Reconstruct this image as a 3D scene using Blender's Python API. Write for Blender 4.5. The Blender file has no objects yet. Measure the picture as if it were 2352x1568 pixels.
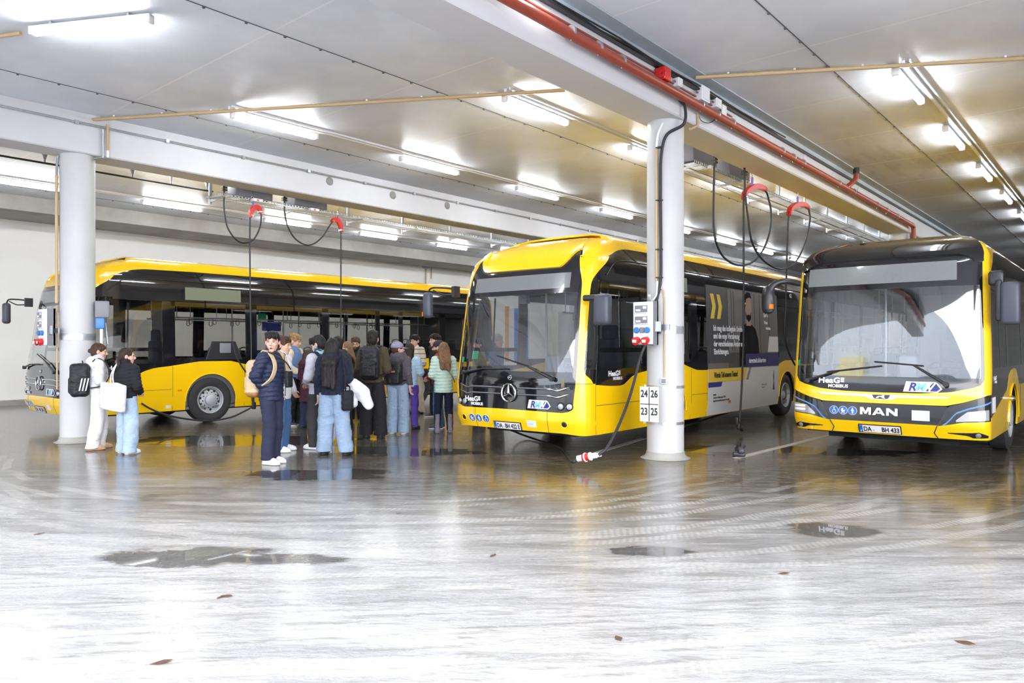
import bpy, bmesh, math, random
import numpy as np
from mathutils import Vector, Matrix
random.seed(7); rng = np.random.default_rng(7)
sc = bpy.context.scene
C = sc.collection
PI = math.pi
# ---------------------------------------------------------------- camera, sky, exposure
TH = math.radians(40.4); CT, ST = math.cos(TH), math.sin(TH)
EYE, FOC, HZ = 1.61, 1690.0, 797.0
cd = bpy.data.cameras.new('camera'); cam = bpy.data.objects.new('camera', cd); C.objects.link(cam)
cam.location = (0, 0, EYE); cam.rotation_euler = (PI/2, 0, TH)
cd.sensor_width = 36.0; cd.lens = 36.0*FOC/2352; cd.shift_y = (HZ-784)/2352
cd.clip_start = .05; cd.clip_end = 400
sc.camera = cam
sc.view_settings.view_transform = 'Standard'; sc.view_settings.look = 'None'
sc.view_settings.exposure = 0.70; sc.view_settings.gamma = 1.0; sc.view_settings.use_curve_mapping = False
sc.cycles.max_bounces = 7; sc.cycles.diffuse_bounces = 3; sc.cycles.glossy_bounces = 3
sc.cycles.transparent_max_bounces = 14; sc.cycles.transmission_bounces = 2; sc.cycles.adaptive_threshold = .04
sc.cycles.caustics_reflective = False; sc.cycles.caustics_refractive = False
sc.cycles.sample_clamp_indirect = 6.0
w = bpy.data.worlds.new('overcast_sky'); sc.world = w; w.use_nodes = True
nt = w.node_tree; bg = nt.nodes['Background']
tc = nt.nodes.new('ShaderNodeTexCoord'); ns = nt.nodes.new('ShaderNodeTexNoise'); ns.inputs['Scale'].default_value = 2.2
ns.inputs['Detail'].default_value = 5
rp = nt.nodes.new('ShaderNodeValToRGB')
rp.color_ramp.elements[0].position = .35; rp.color_ramp.elements[0].color = (.80, .82, .87, 1)
rp.color_ramp.elements[1].position = .65; rp.color_ramp.elements[1].color = (.98, .98, 1, 1)
nt.links.new(tc.outputs['Generated'], ns.inputs['Vector']); nt.links.new(ns.outputs['Fac'], rp.inputs['Fac'])
nt.links.new(rp.outputs['Color'], bg.inputs['Color']); bg.inputs['Strength'].default_value = 7.4
TUBE = 47.0     # emission of the ceiling tubes

# ---------------------------------------------------------------- survey helpers: a reference pixel on a known plane gives a point
def ray(px, py):
    a = (px-1176)/FOC
    return Vector((a*CT-ST, a*ST+CT, -(py-HZ)/FOC))
def on_x(px, py, x): r = ray(px, py); t = x/r.x; return Vector((x, r.y*t, EYE+r.z*t))
def on_y(px, py, y): r = ray(px, py); t = y/r.y; return Vector((r.x*t, y, EYE+r.z*t))
def on_z(px, py, z=0.): r = ray(px, py); t = (z-EYE)/r.z; return Vector((r.x*t, r.y*t, z))
def depth_at(px, Y, z=0.): a = (px-1176)/FOC; return Vector(((a*CT-ST)*Y, (a*ST+CT)*Y, z))

# ---------------------------------------------------------------- materials
def _mat(name):
    m = bpy.data.materials.new(name); m.use_nodes = True
    return m, m.node_tree, m.node_tree.nodes['Principled BSDF']
def mat(name, col, rough=.5, metal=0., noise=0., nscale=8., bump=0., bscale=40., coat=0., spec=.5, emit=0.):
    m, t, b = _mat(name)
    b.inputs['Base Color'].default_value = (*col, 1); b.inputs['Roughness'].default_value = rough
    b.inputs['Metallic'].default_value = metal; b.inputs['Coat Weight'].default_value = coat
    b.inputs['Coat Roughness'].default_value = .04; b.inputs['Specular IOR Level'].default_value = spec
    if emit: b.inputs['Emission Color'].default_value = (*col, 1); b.inputs['Emission Strength'].default_value = emit
    tcn = t.nodes.new('ShaderNodeTexCoord')
    if noise:
        n = t.nodes.new('ShaderNodeTexNoise'); n.inputs['Scale'].default_value = nscale; n.inputs['Detail'].default_value = 6
        mx = t.nodes.new('ShaderNodeMix'); mx.data_type = 'RGBA'
        mx.inputs['A'].default_value = (*[c*(1-noise) for c in col], 1); mx.inputs['B'].default_value = (*[min(1, c*(1+noise)) for c in col], 1)
        t.links.new(tcn.outputs['Object'], n.inputs['Vector']); t.links.new(n.outputs['Fac'], mx.inputs['Factor'])
        t.links.new(mx.outputs['Result'], b.inputs['Base Color'])
    if bump:
        n2 = t.nodes.new('ShaderNodeTexNoise'); n2.inputs['Scale'].default_value = bscale; n2.inputs['Detail'].default_value = 4
        bp = t.nodes.new('ShaderNodeBump'); bp.inputs['Strength'].default_value = bump; bp.inputs['Distance'].default_value = .02
        t.links.new(tcn.outputs['Object'], n2.inputs['Vector']); t.links.new(n2.outputs['Fac'], bp.inputs['Height'])
        t.links.new(bp.outputs['Normal'], b.inputs['Normal'])
    return m
def glass(name, tint, ior=1.5, boost=1.0):
    m = bpy.data.materials.new(name); m.use_nodes = True; t = m.node_tree; t.nodes.clear()
    o = t.nodes.new('ShaderNodeOutputMaterial'); mx = t.nodes.new('ShaderNodeMixShader')
    tr = t.nodes.new('ShaderNodeBsdfTransparent'); tr.inputs['Color'].default_value = (*tint, 1)
    g = t.nodes.new('ShaderNodeBsdfGlossy'); g.inputs['Roughness'].default_value = .015
    f = t.nodes.new('ShaderNodeFresnel'); f.inputs['IOR'].default_value = ior
    ml = t.nodes.new('ShaderNodeMath'); ml.operation = 'MULTIPLY'; ml.inputs[1].default_value = boost; ml.use_clamp = True
    gm = t.nodes.new('ShaderNodeNewGeometry'); iv = t.nodes.new('ShaderNodeMath'); iv.operation = 'SUBTRACT'; iv.inputs[0].default_value = 1.; t.links.new(gm.outputs['Backfacing'], iv.inputs[1])
    m2 = t.nodes.new('ShaderNodeMath'); m2.operation = 'MULTIPLY'; t.links.new(f.outputs['Fac'], m2.inputs[0]); t.links.new(iv.outputs[0], m2.inputs[1])
    t.links.new(m2.outputs[0], ml.inputs[0]); t.links.new(ml.outputs[0], mx.inputs['Fac'])
    t.links.new(tr.outputs[0], mx.inputs[1]); t.links.new(g.outputs[0], mx.inputs[2]); t.links.new(mx.outputs[0], o.inputs['Surface'])
    return m
class G:      # tiny node helper
    def __init__(s, m): s.t = m.node_tree; s.n = s.t.nodes; s.l = s.t.links
    def put(s, i, v):
        if isinstance(v, bpy.types.NodeSocket): s.l.new(v, i)
        elif v is not None: i.default_value = v
    def math(s, op, a, b=None, c=None, clamp=False):
        k = s.n.new('ShaderNodeMath'); k.operation = op; k.use_clamp = clamp
        s.put(k.inputs[0], a); s.put(k.inputs[1], b)
        if c is not None: s.put(k.inputs[2], c)
        return k.outputs[0]
    def noise(s, vec, scale, detail=4, rough=.5, dist=0.):
        k = s.n.new('ShaderNodeTexNoise'); s.put(k.inputs['Vector'], vec); k.inputs['Scale'].default_value = scale
        k.inputs['Detail'].default_value = detail; k.inputs['Roughness'].default_value = rough; k.inputs['Distortion'].default_value = dist
        return k.outputs['Fac']
    def mapping(s, vec, rot=(0, 0, 0), scale=(1, 1, 1), loc=(0, 0, 0)):
        k = s.n.new('ShaderNodeMapping'); s.put(k.inputs['Vector'], vec); k.inputs['Rotation'].default_value = rot
        k.inputs['Scale'].default_value = scale; k.inputs['Location'].default_value = loc
        return k.outputs['Vector']
    def step(s, v, a, b):       # smooth 0..1 between a and b
        k = s.n.new('ShaderNodeMapRange'); k.interpolation_type = 'SMOOTHSTEP'; s.put(k.inputs['Value'], v)
        k.inputs['From Min'].default_value = a; k.inputs['From Max'].default_value = b
        return k.outputs['Result']
    def mix(s, f, a, b):
        k = s.n.new('ShaderNodeMix'); k.data_type = 'RGBA'; s.put(k.inputs['Factor'], f)
        s.put(k.inputs['A'], (*a, 1) if isinstance(a, tuple) else a); s.put(k.inputs['B'], (*b, 1) if isinstance(b, tuple) else b)
        return k.outputs['Result']
    def bump(s, h, strength, dist=.02):
        k = s.n.new('ShaderNodeBump'); s.put(k.inputs['Height'], h); k.inputs['Strength'].default_value = strength
        k.inputs['Distance'].default_value = dist; return k.outputs['Normal']
    def obj(s): return s.n.new('ShaderNodeTexCoord').outputs['Object']
    def xyz(s, v):
        k = s.n.new('ShaderNodeSeparateXYZ'); s.put(k.inputs[0], v); return k.outputs

# ---------------------------------------------------------------- mesh helpers
class B:
    """collects geometry, built as one mesh object"""
    def __init__(s): s.v = []; s.f = []; s.s = []
    def add(s, vs, fs, smooth=False):
        o = len(s.v); s.v += [tuple(p) for p in vs]; s.f += [tuple(i+o for i in f) for f in fs]; s.s += [smooth]*len(fs); return s
    def box(s, a, b, rz=0., pivot=None):
        x0, y0, z0 = a; x1, y1, z1 = b
        vs = [Vector(p) for p in ((x0,y0,z0),(x1,y0,z0),(x1,y1,z0),(x0,y1,z0),(x0,y0,z1),(x1,y0,z1),(x1,y1,z1),(x0,y1,z1))]
        if rz:
            pv = Vector(pivot) if pivot else sum(vs, Vector())/8
            R = Matrix.Rotation(rz, 3, 'Z'); vs = [R@(p-pv)+pv for p in vs]
        return s.add(vs, [(0,3,2,1),(4,5,6,7),(0,1,5,4),(1,2,6,5),(2,3,7,6),(3,0,4,7)])
    def rbox(s, a, b, r=.02, n=3):      # box with rounded edges in plan (vertical edges) and soft top/bottom
        a, b = Vector(a), Vector(b); r = min(r, *((b-a)*.499))
        rings = []
        prof = [(r*(1-math.sin(k*PI/2/n)), a.z+r*(1-math.cos(k*PI/2/n))) for k in range(n+1)]
        prof += [(i, a.z+b.z-z) for i, z in reversed(prof)]
        for ins, z in prof:
            ring = []
            for q, (cx, cy) in enumerate(((b.x-r, b.y-r), (a.x+r, b.y-r), (a.x+r, a.y+r), (b.x-r, a.y+r))):
                for k in range(n+1):
                    an = q*PI/2+k*PI/2/n; rr = r-ins
                    ring.append((cx+rr*math.cos(an), cy+rr*math.sin(an), z))
            rings.append(ring)
        return s.loft(rings)
    def loft(s, rings, cap=True, closed=True, smooth=True):
        n = len(rings[0]); vs = [p for r in rings for p in r]; fs = []
        for i in range(len(rings)-1):
            for j in range(n if closed else n-1):
                k = (j+1) % n; fs.append((i*n+j, i*n+k, (i+1)*n+k, (i+1)*n+j))
        if cap and closed: fs += [tuple(range(n-1, -1, -1)), tuple((len(rings)-1)*n+j for j in range(n))]
        return s.add(vs, fs, smooth)
    def tube(s, pts, r, n=8, cap=True, closed=False):
        pts = [Vector(p) for p in pts]; rs = r if isinstance(r, (list, tuple)) else [r]*len(pts)
        rings = []; up = None
        for i, p in enumerate(pts):
            if closed: t = pts[(i+1) % len(pts)]-pts[i-1]
            else: t = pts[min(i+1, len(pts)-1)]-pts[max(i-1, 0)]
            if t.length < 1e-9: t = Vector((0, 0, 1))
            t.normalize()
            if up is None: up = t.orthogonal().normalized()
            up = (up-t*up.dot(t)); up = up.normalized() if up.length > 1e-6 else t.orthogonal().normalized()
            bi = t.cross(up)
            rings.append([p+(up*math.cos(2*PI*k/n)+bi*math.sin(2*PI*k/n))*rs[i] for k in range(n)])
        if closed: rings.append(rings[0])
        return s.loft(rings, cap=cap and not closed)
    def cyl(s, p, q, r, n=24, r2=None): return s.tube([p, q], [r, r if r2 is None else r2], n)
    def lathe(s, c, axis, prof, n=32, cap=True):      # prof: (radius, along)
        c, ax = Vector(c), Vector(axis).normalized(); u = ax.orthogonal().normalized(); w_ = ax.cross(u)
        return s.loft([[c+ax*h+(u*math.cos(2*PI*k/n)+w_*math.sin(2*PI*k/n))*max(r, 1e-4) for k in range(n)] for r, h in prof], cap=cap)
    def prism(s, poly, o, ux, uy, d):       # polygon in plane (o,ux,uy) extruded by vector d
        o, ux, uy, d = map(Vector, (o, ux, uy, d)); n = len(poly)
        a = [o+ux*x+uy*y for x, y in poly]; b = [p+d for p in a]
        return s.add(a+b, [tuple(range(n-1, -1, -1)), tuple(range(n, 2*n))]+[(i, (i+1) % n, n+(i+1) % n, n+i) for i in range(n)])
    def build(s, name, m, parent=None, bevel=0., fix=True):
        me = bpy.data.meshes.new(name); me.from_pydata(s.v, [], s.f); me.validate()
        if fix:
            bm = bmesh.new(); bm.from_mesh(me); bmesh.ops.recalc_face_normals(bm, faces=bm.faces); bm.to_mesh(me); bm.free()
        if len(s.s) == len(me.polygons): me.polygons.foreach_set('use_smooth', s.s)
        if any(s.s): me.set_sharp_from_angle(angle=math.radians(40))
        if m: me.materials.append(m)
        o = bpy.data.objects.new(name, me); C.objects.link(o)
        if parent: o.parent = parent
        if bevel:
            md = o.modifiers.new('bevel', 'BEVEL'); md.width = bevel; md.segments = 2; md.limit_method = 'ANGLE'; md.angle_limit = .6
        return o
def tag(o, label, cat, group=None, kind=None):
    o['label'] = label; o['category'] = cat
    if group: o['group'] = group
    if kind: o['kind'] = kind
    return o
def struct(o): o['kind'] = 'structure'; return o
def thing(name, label, cat, loc=(0, 0, 0), rz=0., group=None):
    o = bpy.data.objects.new(name, None); C.objects.link(o); o.location = loc; o.rotation_euler = (0, 0, rz)
    o.empty_display_size = .1
    return tag(o, label, cat, group)
def kids(o): return [c for c in bpy.data.objects if c.parent == o]
def copy_tree(o, parent=None):
    ch = kids(o); c = o.copy(); C.objects.link(c)
    if parent: c.parent = parent
    for k in ch: copy_tree(k, c)
    return c
def text_mesh(name, body, size, m, parent, mtx, depth=.002, bold=0., align='LEFT', sx=1., font_shear=0.):
    cu = bpy.data.curves.new(name, 'FONT'); cu.body = body; cu.size = size; cu.extrude = depth; cu.offset = bold
    cu.align_x = align; cu.resolution_u = 3; cu.shear = font_shear
    ob = bpy.data.objects.new('t', cu); C.objects.link(ob)
    me = bpy.data.meshes.new_from_object(ob.evaluated_get(bpy.context.evaluated_depsgraph_get()))
    bpy.data.objects.remove(ob); bpy.data.curves.remove(cu)
    me.transform(Matrix.Diagonal((sx, 1, 1, 1))); me.transform(mtx)
    me.materials.clear(); me.materials.append(m)
    o = bpy.data.objects.new(name, me); C.objects.link(o); o.parent = parent
    return o
def frame_m(o, ux, uy):      # matrix whose x=ux, y=uy, z=ux×uy at o
    ux, uy = Vector(ux).normalized(), Vector(uy).normalized(); uz = ux.cross(uy).normalized()
    return Matrix(((ux.x, uy.x, uz.x, o[0]), (ux.y, uy.y, uz.y, o[1]), (ux.z, uy.z, uz.z, o[2]), (0, 0, 0, 1)))
def spline(pts, n=8):        # Catmull-Rom
    P = [Vector(p) for p in pts]; P = [P[0]*2-P[1]]+P+[P[-1]*2-P[-2]]; out = []
    for i in range(1, len(P)-2):
        a, b, c, d = P[i-1:i+3]
        for k in range(n):
            t = k/n; out.append(.5*((2*b)+(c-a)*t+(2*a-5*b+4*c-d)*t*t+(3*b-a-3*c+d)*t**3))
    return out+[P[-2]]

MT = {}
MT['white_paint'] = mat('white_paint', (.74, .74, .76), .55, noise=.06, nscale=3)
MT['column_paint'] = mat('column_paint', (.53, .53, .54), .5, noise=.09, nscale=2.5, bump=.05)
MT['concrete_trim'] = mat('concrete_trim', (.34, .33, .31), .8, noise=.45, nscale=1.2, bump=.2)
MT['steel'] = mat('galvanised_steel', (.48, .50, .53), .38, .85, noise=.2, nscale=20)
MT['zinc'] = mat('pale_zinc', (.50, .56, .62), .5, .3, noise=.12, nscale=6)
MT['white_plastic'] = mat('white_plastic', (.8, .8, .82), .35)
MT['beige_conduit'] = mat('beige_conduit', (.50, .36, .20), .5, noise=.1)
MT['black_rubber'] = mat('black_rubber', (.018, .018, .022), .5)
MT['black_plastic'] = mat('black_plastic', (.02, .02, .025), .35)
MT['grey_plastic'] = mat('grey_plastic', (.2, .2, .23), .45)
MT['brown_pipe'] = mat('brown_red_pipe', (.30, .055, .03), .4, noise=.12, nscale=5)
MT['red'] = mat('red_plastic', (.62, .02, .02), .35)
MT['blue'] = mat('blue_plastic', (.03, .18, .5), .35)
MT['purple'] = mat('purple_strap', (.32, .2, .62), .7)
MT['lamp'] = mat('lamp_diffuser', (.95, .98, 1.0), .4, emit=TUBE)
MT['chrome'] = mat('chrome', (.75, .75, .78), .12, 1.)
MT['tyre'] = mat('tyre_rubber', (.028, .028, .03), .75, bump=.3, bscale=30)
MT['ink'] = mat('black_ink', (.012, .012, .015), .5)
MT['sign_white'] = mat('sign_white', (.82, .82, .85), .45)
# ================================================================ setting
S_COL = .568                      # the column line and the roof edge run askew to the bays
def y_col(x): return 9.62+S_COL*(x+5.25)
def y_edge(x): return y_col(x)-13.2
XL, XR, YB, ZC, ZS = -23.9, 12.0, 47.0, 5.54, 4.87

def floor_mat():
    m, t, b = _mat('wet_concrete_floor'); g = G(m); P = g.obj(); X = g.xyz(P)
    # streaks follow the way the vehicles swing in front of the bays
    R1 = g.mapping(P, (0, 0, math.radians(-37))); R2 = g.mapping(P, (0, 0, math.radians(-47)))
    st = g.noise(g.mapping(R1, scale=(.35, 3.4, 1)), 1.5, 7, .66, .5)
    st2 = g.noise(g.mapping(R2, scale=(.6, 8, 1)), 2.0, 6, .62, .3); st3 = g.noise(g.mapping(R1, scale=(3, 9, 1)), 2.4, 7, .7, .6)
    fine = g.noise(P, 26, 6, .7); mid = g.noise(P, 1.1, 6, .6, .8); big = g.noise(P, .35, 4, .5, .5)
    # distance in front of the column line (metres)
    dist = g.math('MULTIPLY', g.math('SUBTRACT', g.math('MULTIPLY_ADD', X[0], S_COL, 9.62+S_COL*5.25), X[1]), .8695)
    damp_dim = g.step(g.math('ADD', dist, g.math('MULTIPLY', g.math('SUBTRACT', g.math('ADD', big, st), 1.0), 4.6)), 6.0, 1.1)  # damp deeper in; the paler dry front also paints in the daylight there
    stain = g.math('MULTIPLY', g.step(g.math('ADD', mid, g.math('MULTIPLY', g.math('SUBTRACT', st, .5), 1.2)), .50, .68), g.math('MULTIPLY_ADD', damp_dim, .75, .25))
    dry_daylit = g.mix(g.step(st, .3, .7), (.31, .31, .315), (.52, .52, .525))
    dry_daylit = g.mix(g.math('MULTIPLY', g.step(g.math('MULTIPLY_ADD', st3, .5, g.math('MULTIPLY', st2, .7)), .58, .74), .75), dry_daylit, (.22, .215, .21))
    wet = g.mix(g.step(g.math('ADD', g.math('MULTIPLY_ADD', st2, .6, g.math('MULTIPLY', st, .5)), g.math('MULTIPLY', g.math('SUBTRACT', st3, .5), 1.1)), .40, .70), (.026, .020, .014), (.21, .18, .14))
    col = g.mix(damp_dim, dry_daylit, wet); col = g.mix(g.math('MULTIPLY', stain, .68), col, (.035, .029, .024))
    # tyre prints: arcs around two centres
    tr = None; mk = [g.noise(P, .5, 2), g.noise(P, .83, 2), g.noise(P, 1.2, 2)]
    for (cx, cy, rs, w_) in TRACKS:
        dx, dy = g.math('SUBTRACT', X[0], cx), g.math('SUBTRACT', X[1], cy)
        r = g.math('SQRT', g.math('ADD', g.math('MULTIPLY', dx, dx), g.math('MULTIPLY', dy, dy)))
        an = g.math('ARCTAN2', dy, dx)
        r = g.math('ADD', r, g.math('MULTIPLY', g.math('SUBTRACT', big, .5), .5))
        for q, r0 in enumerate(rs):
            d = g.math('ABSOLUTE', g.math('SUBTRACT', r, r0)); band = g.step(d, w_*.34, w_*.22)
            lug = g.math('MULTIPLY_ADD', g.step(g.math('SINE', g.math('MULTIPLY_ADD', an, r0*105, g.math('MULTIPLY', r, 50))), -.5, .5), .45, .5)
            k = g.math('MULTIPLY', g.math('MULTIPLY', band, lug), g.step(mk[q % 3], .40, .56))
            tr = k if tr is None else g.math('MAXIMUM', tr, k)
    tr = g.math('MULTIPLY', tr, g.step(dist, .9, 2.6))
    col = g.mix(g.math('MULTIPLY', tr, .6), col, (.56, .55, .53))
    g.put(b.inputs['Base Color'], col)
    edge = g.math('MULTIPLY', g.math('SUBTRACT', g.noise(g.mapping(R1, scale=(1, 2.2, 1)), 1.7, 5, .6, .4), .5), 1.9)
    pud = None
    for (cx, cy, rx, ry) in PUDDLES:
        Q = g.xyz(g.mapping(g.mapping(P, loc=(-cx, -cy, 0)), (0, 0, math.radians(-40.4)), (1, 1, 1))); u = g.math('DIVIDE', Q[0], rx); v = g.math('DIVIDE', Q[1], ry)
        d = g.math('ADD', g.math('SQRT', g.math('ADD', g.math('MULTIPLY', u, u), g.math('MULTIPLY', v, v))), edge); k = g.step(d, 1.12, .86)
        pud = k if pud is None else g.math('MAXIMUM', pud, k)
    col = g.mix(g.math('MULTIPLY', pud, .7), col, (.05, .045, .04)); g.put(b.inputs['Base Color'], col)
    rg = g.math('MULTIPLY_ADD', fine, .10, g.math('MULTIPLY_ADD', damp_dim, -.14, .22)); rg = g.math('ADD', rg, g.math('MULTIPLY', g.math('SUBTRACT', st3, .5), .36)); rg = g.math('MULTIPLY_ADD', stain, -.06, rg)
    rg = g.math('MULTIPLY', rg, g.math('SUBTRACT', 1.0, pud)); rg = g.math('MAXIMUM', rg, .02)
    g.put(b.inputs['Roughness'], rg)
    def soft_bump(hgt, st_, dist_):
        k = g.n.new('ShaderNodeBump'); g.put(k.inputs['Height'], hgt); g.put(k.inputs['Strength'], g.math('MULTIPLY', g.math('SUBTRACT', 1.0, pud), st_)); k.inputs['Distance'].default_value = dist_; return k.outputs['Normal']
    g.put(b.inputs['Normal'], soft_bump(g.math('ADD', g.math('MULTIPLY', st2, .6), g.math('MULTIPLY', st3, 1.4)), .55, .014))
    g.put(b.inputs['Specular IOR Level'], g.math('MULTIPLY_ADD', pud, .4, .25))
    # thin film of water over the concrete
    g.put(b.inputs['Coat Weight'], g.math('MULTIPLY_ADD', g.step(fine, .3, .6), .35, g.math('MULTIPLY_ADD', damp_dim, .35, .08), clamp=True)); g.put(b.inputs['Coat Roughness'], g.math('MULTIPLY_ADD', damp_dim, -.06, .17)); b.inputs['Coat IOR'].default_value = 1.4
    g.put(b.inputs['Coat Normal'], soft_bump(st2, .16, .005))
    return m
TRACKS = [(-10.2, 8.75, (6.35, 6.62, 5.75, 6.02), .20), (-10.5, 9.8, (8.3, 8.62, 7.55, 7.85), .22), (-14.5, 13.0, (14.2, 14.5, 13.3, 13.6, 15.7, 16.0), .22), (-9.0, 12.5, (9.9, 10.2), .22)]
PUDDLES = [(-11.9, 6.6, 2.3, .75), (-7.9, 5.5, 1.0, .42), (-4.7, 11.3, 1.1, .55), (-5.6, 2.65, .62, .28), (-4.95, 3.1, .5, .16), (-2.05, 6.75, .42, .26), (-8.4, 7.7, 1.1, .45), (-3.3, 12.0, 1.0, .45), (-2.95, 5.1, .35, .14), (-9.3, 7.3, .9, .35), (-15.5, 3.0, 1.2, .3)]
b = B()
b.add([(-90, -90, -.3), (70, -90, -.3), (70, YB, -.3), (-90, YB, -.3), (-90, -90, 0), (70, -90, 0), (70, YB, 0), (-90, YB, 0)],
      [(3, 2, 1, 0), (4, 5, 6, 7), (0, 1, 5, 4), (1, 2, 6, 5), (2, 3, 7, 6), (3, 0, 4, 7)])
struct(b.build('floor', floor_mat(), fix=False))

def ceil_mat():
    m, t, b = _mat('insulated_ceiling_panels'); g = G(m); P = g.obj(); X = g.xyz(P)
    n = g.noise(P, .8, 5, .6); n2 = g.noise(g.mapping(P, (0, 0, .2), (3, .6, 1)), 1.1, 5, .6)
    sx = g.step(X[0], -5.2, -4.4)
    col = g.mix(g.step(n, .35, .7), (.70, .74, .82), (.80, .84, .92))
    soot = g.math('MULTIPLY', g.math('MULTIPLY', g.step(n2, .42, .75), sx), g.step(X[1], 12, 20))
    soot = g.math('ADD', soot, g.math('MULTIPLY', sx, g.step(X[1], 10, 22)), clamp=True)
    col = g.mix(g.math('MULTIPLY', soot, .62), col, (.17, .165, .17))
    fr = g.math('ABSOLUTE', g.math('SUBTRACT', g.math('FRACT', g.math('DIVIDE', g.math('SUBTRACT', X[1], 5.04-1.2+48), 2.4)), .5))
    col = g.mix(g.math('MULTIPLY', g.step(fr, .0058, .0038), .8), col, (.9, .9, .93))
    g.put(b.inputs['Base Color'], col); b.inputs['Roughness'].default_value = .42
    g.put(b.inputs['Normal'], g.bump(g.noise(P, 90, 2), .12, .004))
    return m
b = B(); pts = [(XL-.3, y_edge(XL)), (XR, y_edge(XR)), (XR, YB), (XL-.3, YB)]
b.prism(pts, (0, 0, ZC), (1, 0, 0), (0, 1, 0), (0, 0, .5))
struct(b.build('ceiling', ceil_mat()))
MT['wall'] = mat('white_wall', (.86, .85, .83), .7, noise=.03, nscale=1.5)
_m = MT['wall']; g = G(_m); X = g.xyz(g.obj())
b = B().box((XL-.3, y_edge(XL), 0), (XL, YB, ZC)); struct(b.build('wall_left', _m))
b = B().box((XL, YB-.3, 0), (XR, YB, ZC)); struct(b.build('wall_back', MT['wall']))
b = B().box((XR, y_edge(XR)+2, 0), (XR+.3, YB, ZC)); struct(b.build('wall_right', MT['wall']))
b = B().box((XL, y_edge(XL), 0), (XL+.22, YB-.3, .14)); struct(b.build('baseboard_left', MT['concrete_trim']))
# slab edge beam along the left wall: beige underside, grey concrete face
b = B().box((XL, y_edge(XL), 5.15), (-22.05, YB-.3, ZC)); struct(b.build('trim_1', MT['concrete_trim']))
MT['beam_paint'] = mat('beam_paint', (.60, .60, .63), .6, noise=.05, nscale=2, bump=.06)
for q, x in enumerate((-13.8, -5.25, 3.3)):
    b = B()
    y0 = y_edge(x)+.05
    b.add([(x-.3, y0, ZS), (x-.27, y0, ZS), (x+.27, y0, ZS), (x+.3, y0, ZS)], [])
    b.v = []; b.prism([(-.3, .02), (-.28, 0), (.28, 0), (.3, .02), (.3, ZC-ZS), (-.3, ZC-ZS)], (x, y0, ZS), (1, 0, 0), (0, 0, 1), (0, YB-.3-y0, 0))
    struct(b.build('trim_%d' % (q+2), MT['beam_paint']))
# bay-edge steel angle on the near side of the middle beam and ceiling joint strips with their clips
b = B(); y0 = y_edge(-4.9)+.1
b.box((-4.95, y0, 5.40), (-4.94, YB-.4, ZC)); b.box((-4.95, y0, 5.515), (-4.74, YB-.4, 5.535))
struct(b.build('trim_5', MT['zinc']))
MT['joint'] = mat('dark_joint', (.10, .10, .11), .6)
for q, x in enumerate((-12.25, -8.2, -3.3, -16.3, -20.9)):
    b = B(); y0 = y_edge(x)+.1; b.box((x-.006, y0, ZC-.008), (x+.006, YB-.4, ZC-.001))
    y = y0+.3
    while y < 40:
        b.box((x-.016, y-.012, ZC-.026), (x+.016, y+.012, ZC-.008)); y += .53
    struct(b.build('trim_%d' % (q+6), MT['joint']))

# ---- columns
def column(x, y, label, bands=()):
    t = thing('concrete_column', label, 'column', (x, y, 0))
    b = B(); b.lathe((0, 0, 0), (0, 0, 1), [(.275, .002), (.27, .06), (.265, .12), (.265, ZS-.002)], 56); b.build('shaft', MT['column_paint'], t)
    b = B(); b.lathe((0, 0, 0), (0, 0, 1), [(.36, .002), (.31, .02), (.28, .06), (.276, .10)], 40); b.build('mortar_collar', MT['concrete_trim'], t)
    for z, h in bands:
        b = B(); b.lathe((0, 0, 0), (0, 0, 1), [(.266, z), (.271, z), (.271, z+h), (.266, z+h)], 48)
        b.box((-.30, -.09, z), (-.26, -.06, z+h)); b.build('steel_band', MT['steel'], t)
    return t
col_left = column(-13.8, y_col(-13.8), 'white round concrete column at the left, in front of the left bus', ((1.73, .11),))
col_mid = column(-5.25, y_col(-5.25), 'white round concrete column carrying the number board, beside the middle bus', ((1.80, .11), (1.02, .04), (.5, .04)))
column(-5.25, 23.4, 'far white column partly hidden behind the roof of the right bus')
column(-13.8, 18.6, 'white column standing behind the middle bus, hidden by its front')

# ---- tube lights
def tube_light(p, q, label, group):
    p, q = Vector(p), Vector(q); d = (q-p); L = d.length; an = math.atan2(d.y, d.x)
    t = thing('tube_light', label, 'ceiling light', (*((p+q)/2).xy, p.z), an, group)
    if not hasattr(tube_light, 'k'):
        h = B().rbox((-L/2, -.05, .045), (L/2, .05, .085), .012); tube_light.k = {}
        tube_light.k['h'] = h.build('housing', MT['white_plastic'], t)
        lm = B(); lm.loft([[(x, .052*math.cos(a)*s, .045-.075*abs(math.sin(a))*s) for a in [PI*k/12 for k in range(13)]] for x, s in ((-L/2+.06, .6), (-L/2+.08, 1), (L/2-.08, 1), (L/2-.06, .6))], smooth=True)
        tube_light.k['l'] = lm.build('diffuser', MT['lamp'], t)
        for s_ in (-1, 1):
            c = B().rbox((s_*(L/2-.03)-.03, -.05, -.02), (s_*(L/2-.03)+.03, .05, .086), .015)
            tube_light.k[s_] = c.build('end_cap', MT['white_plastic'], t)
        br = B()
        for s_ in (-.32, .32): br.box((s_*L-.015, -.03, .08), (s_*L+.015, .03, .125))
        tube_light.k['b'] = br.build('bracket', MT['steel'], t)
    else:
        for o in tube_light.k.values(): c = o.copy(); C.objects.link(c); c.parent = t
    return t
TL, ZL = 1.68, ZC-.125
ORD = ['first', 'second', 'third', 'fourth', 'fifth', 'sixth', 'seventh', 'eighth', 'ninth', 'tenth', 'eleventh', 'twelfth']
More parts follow.
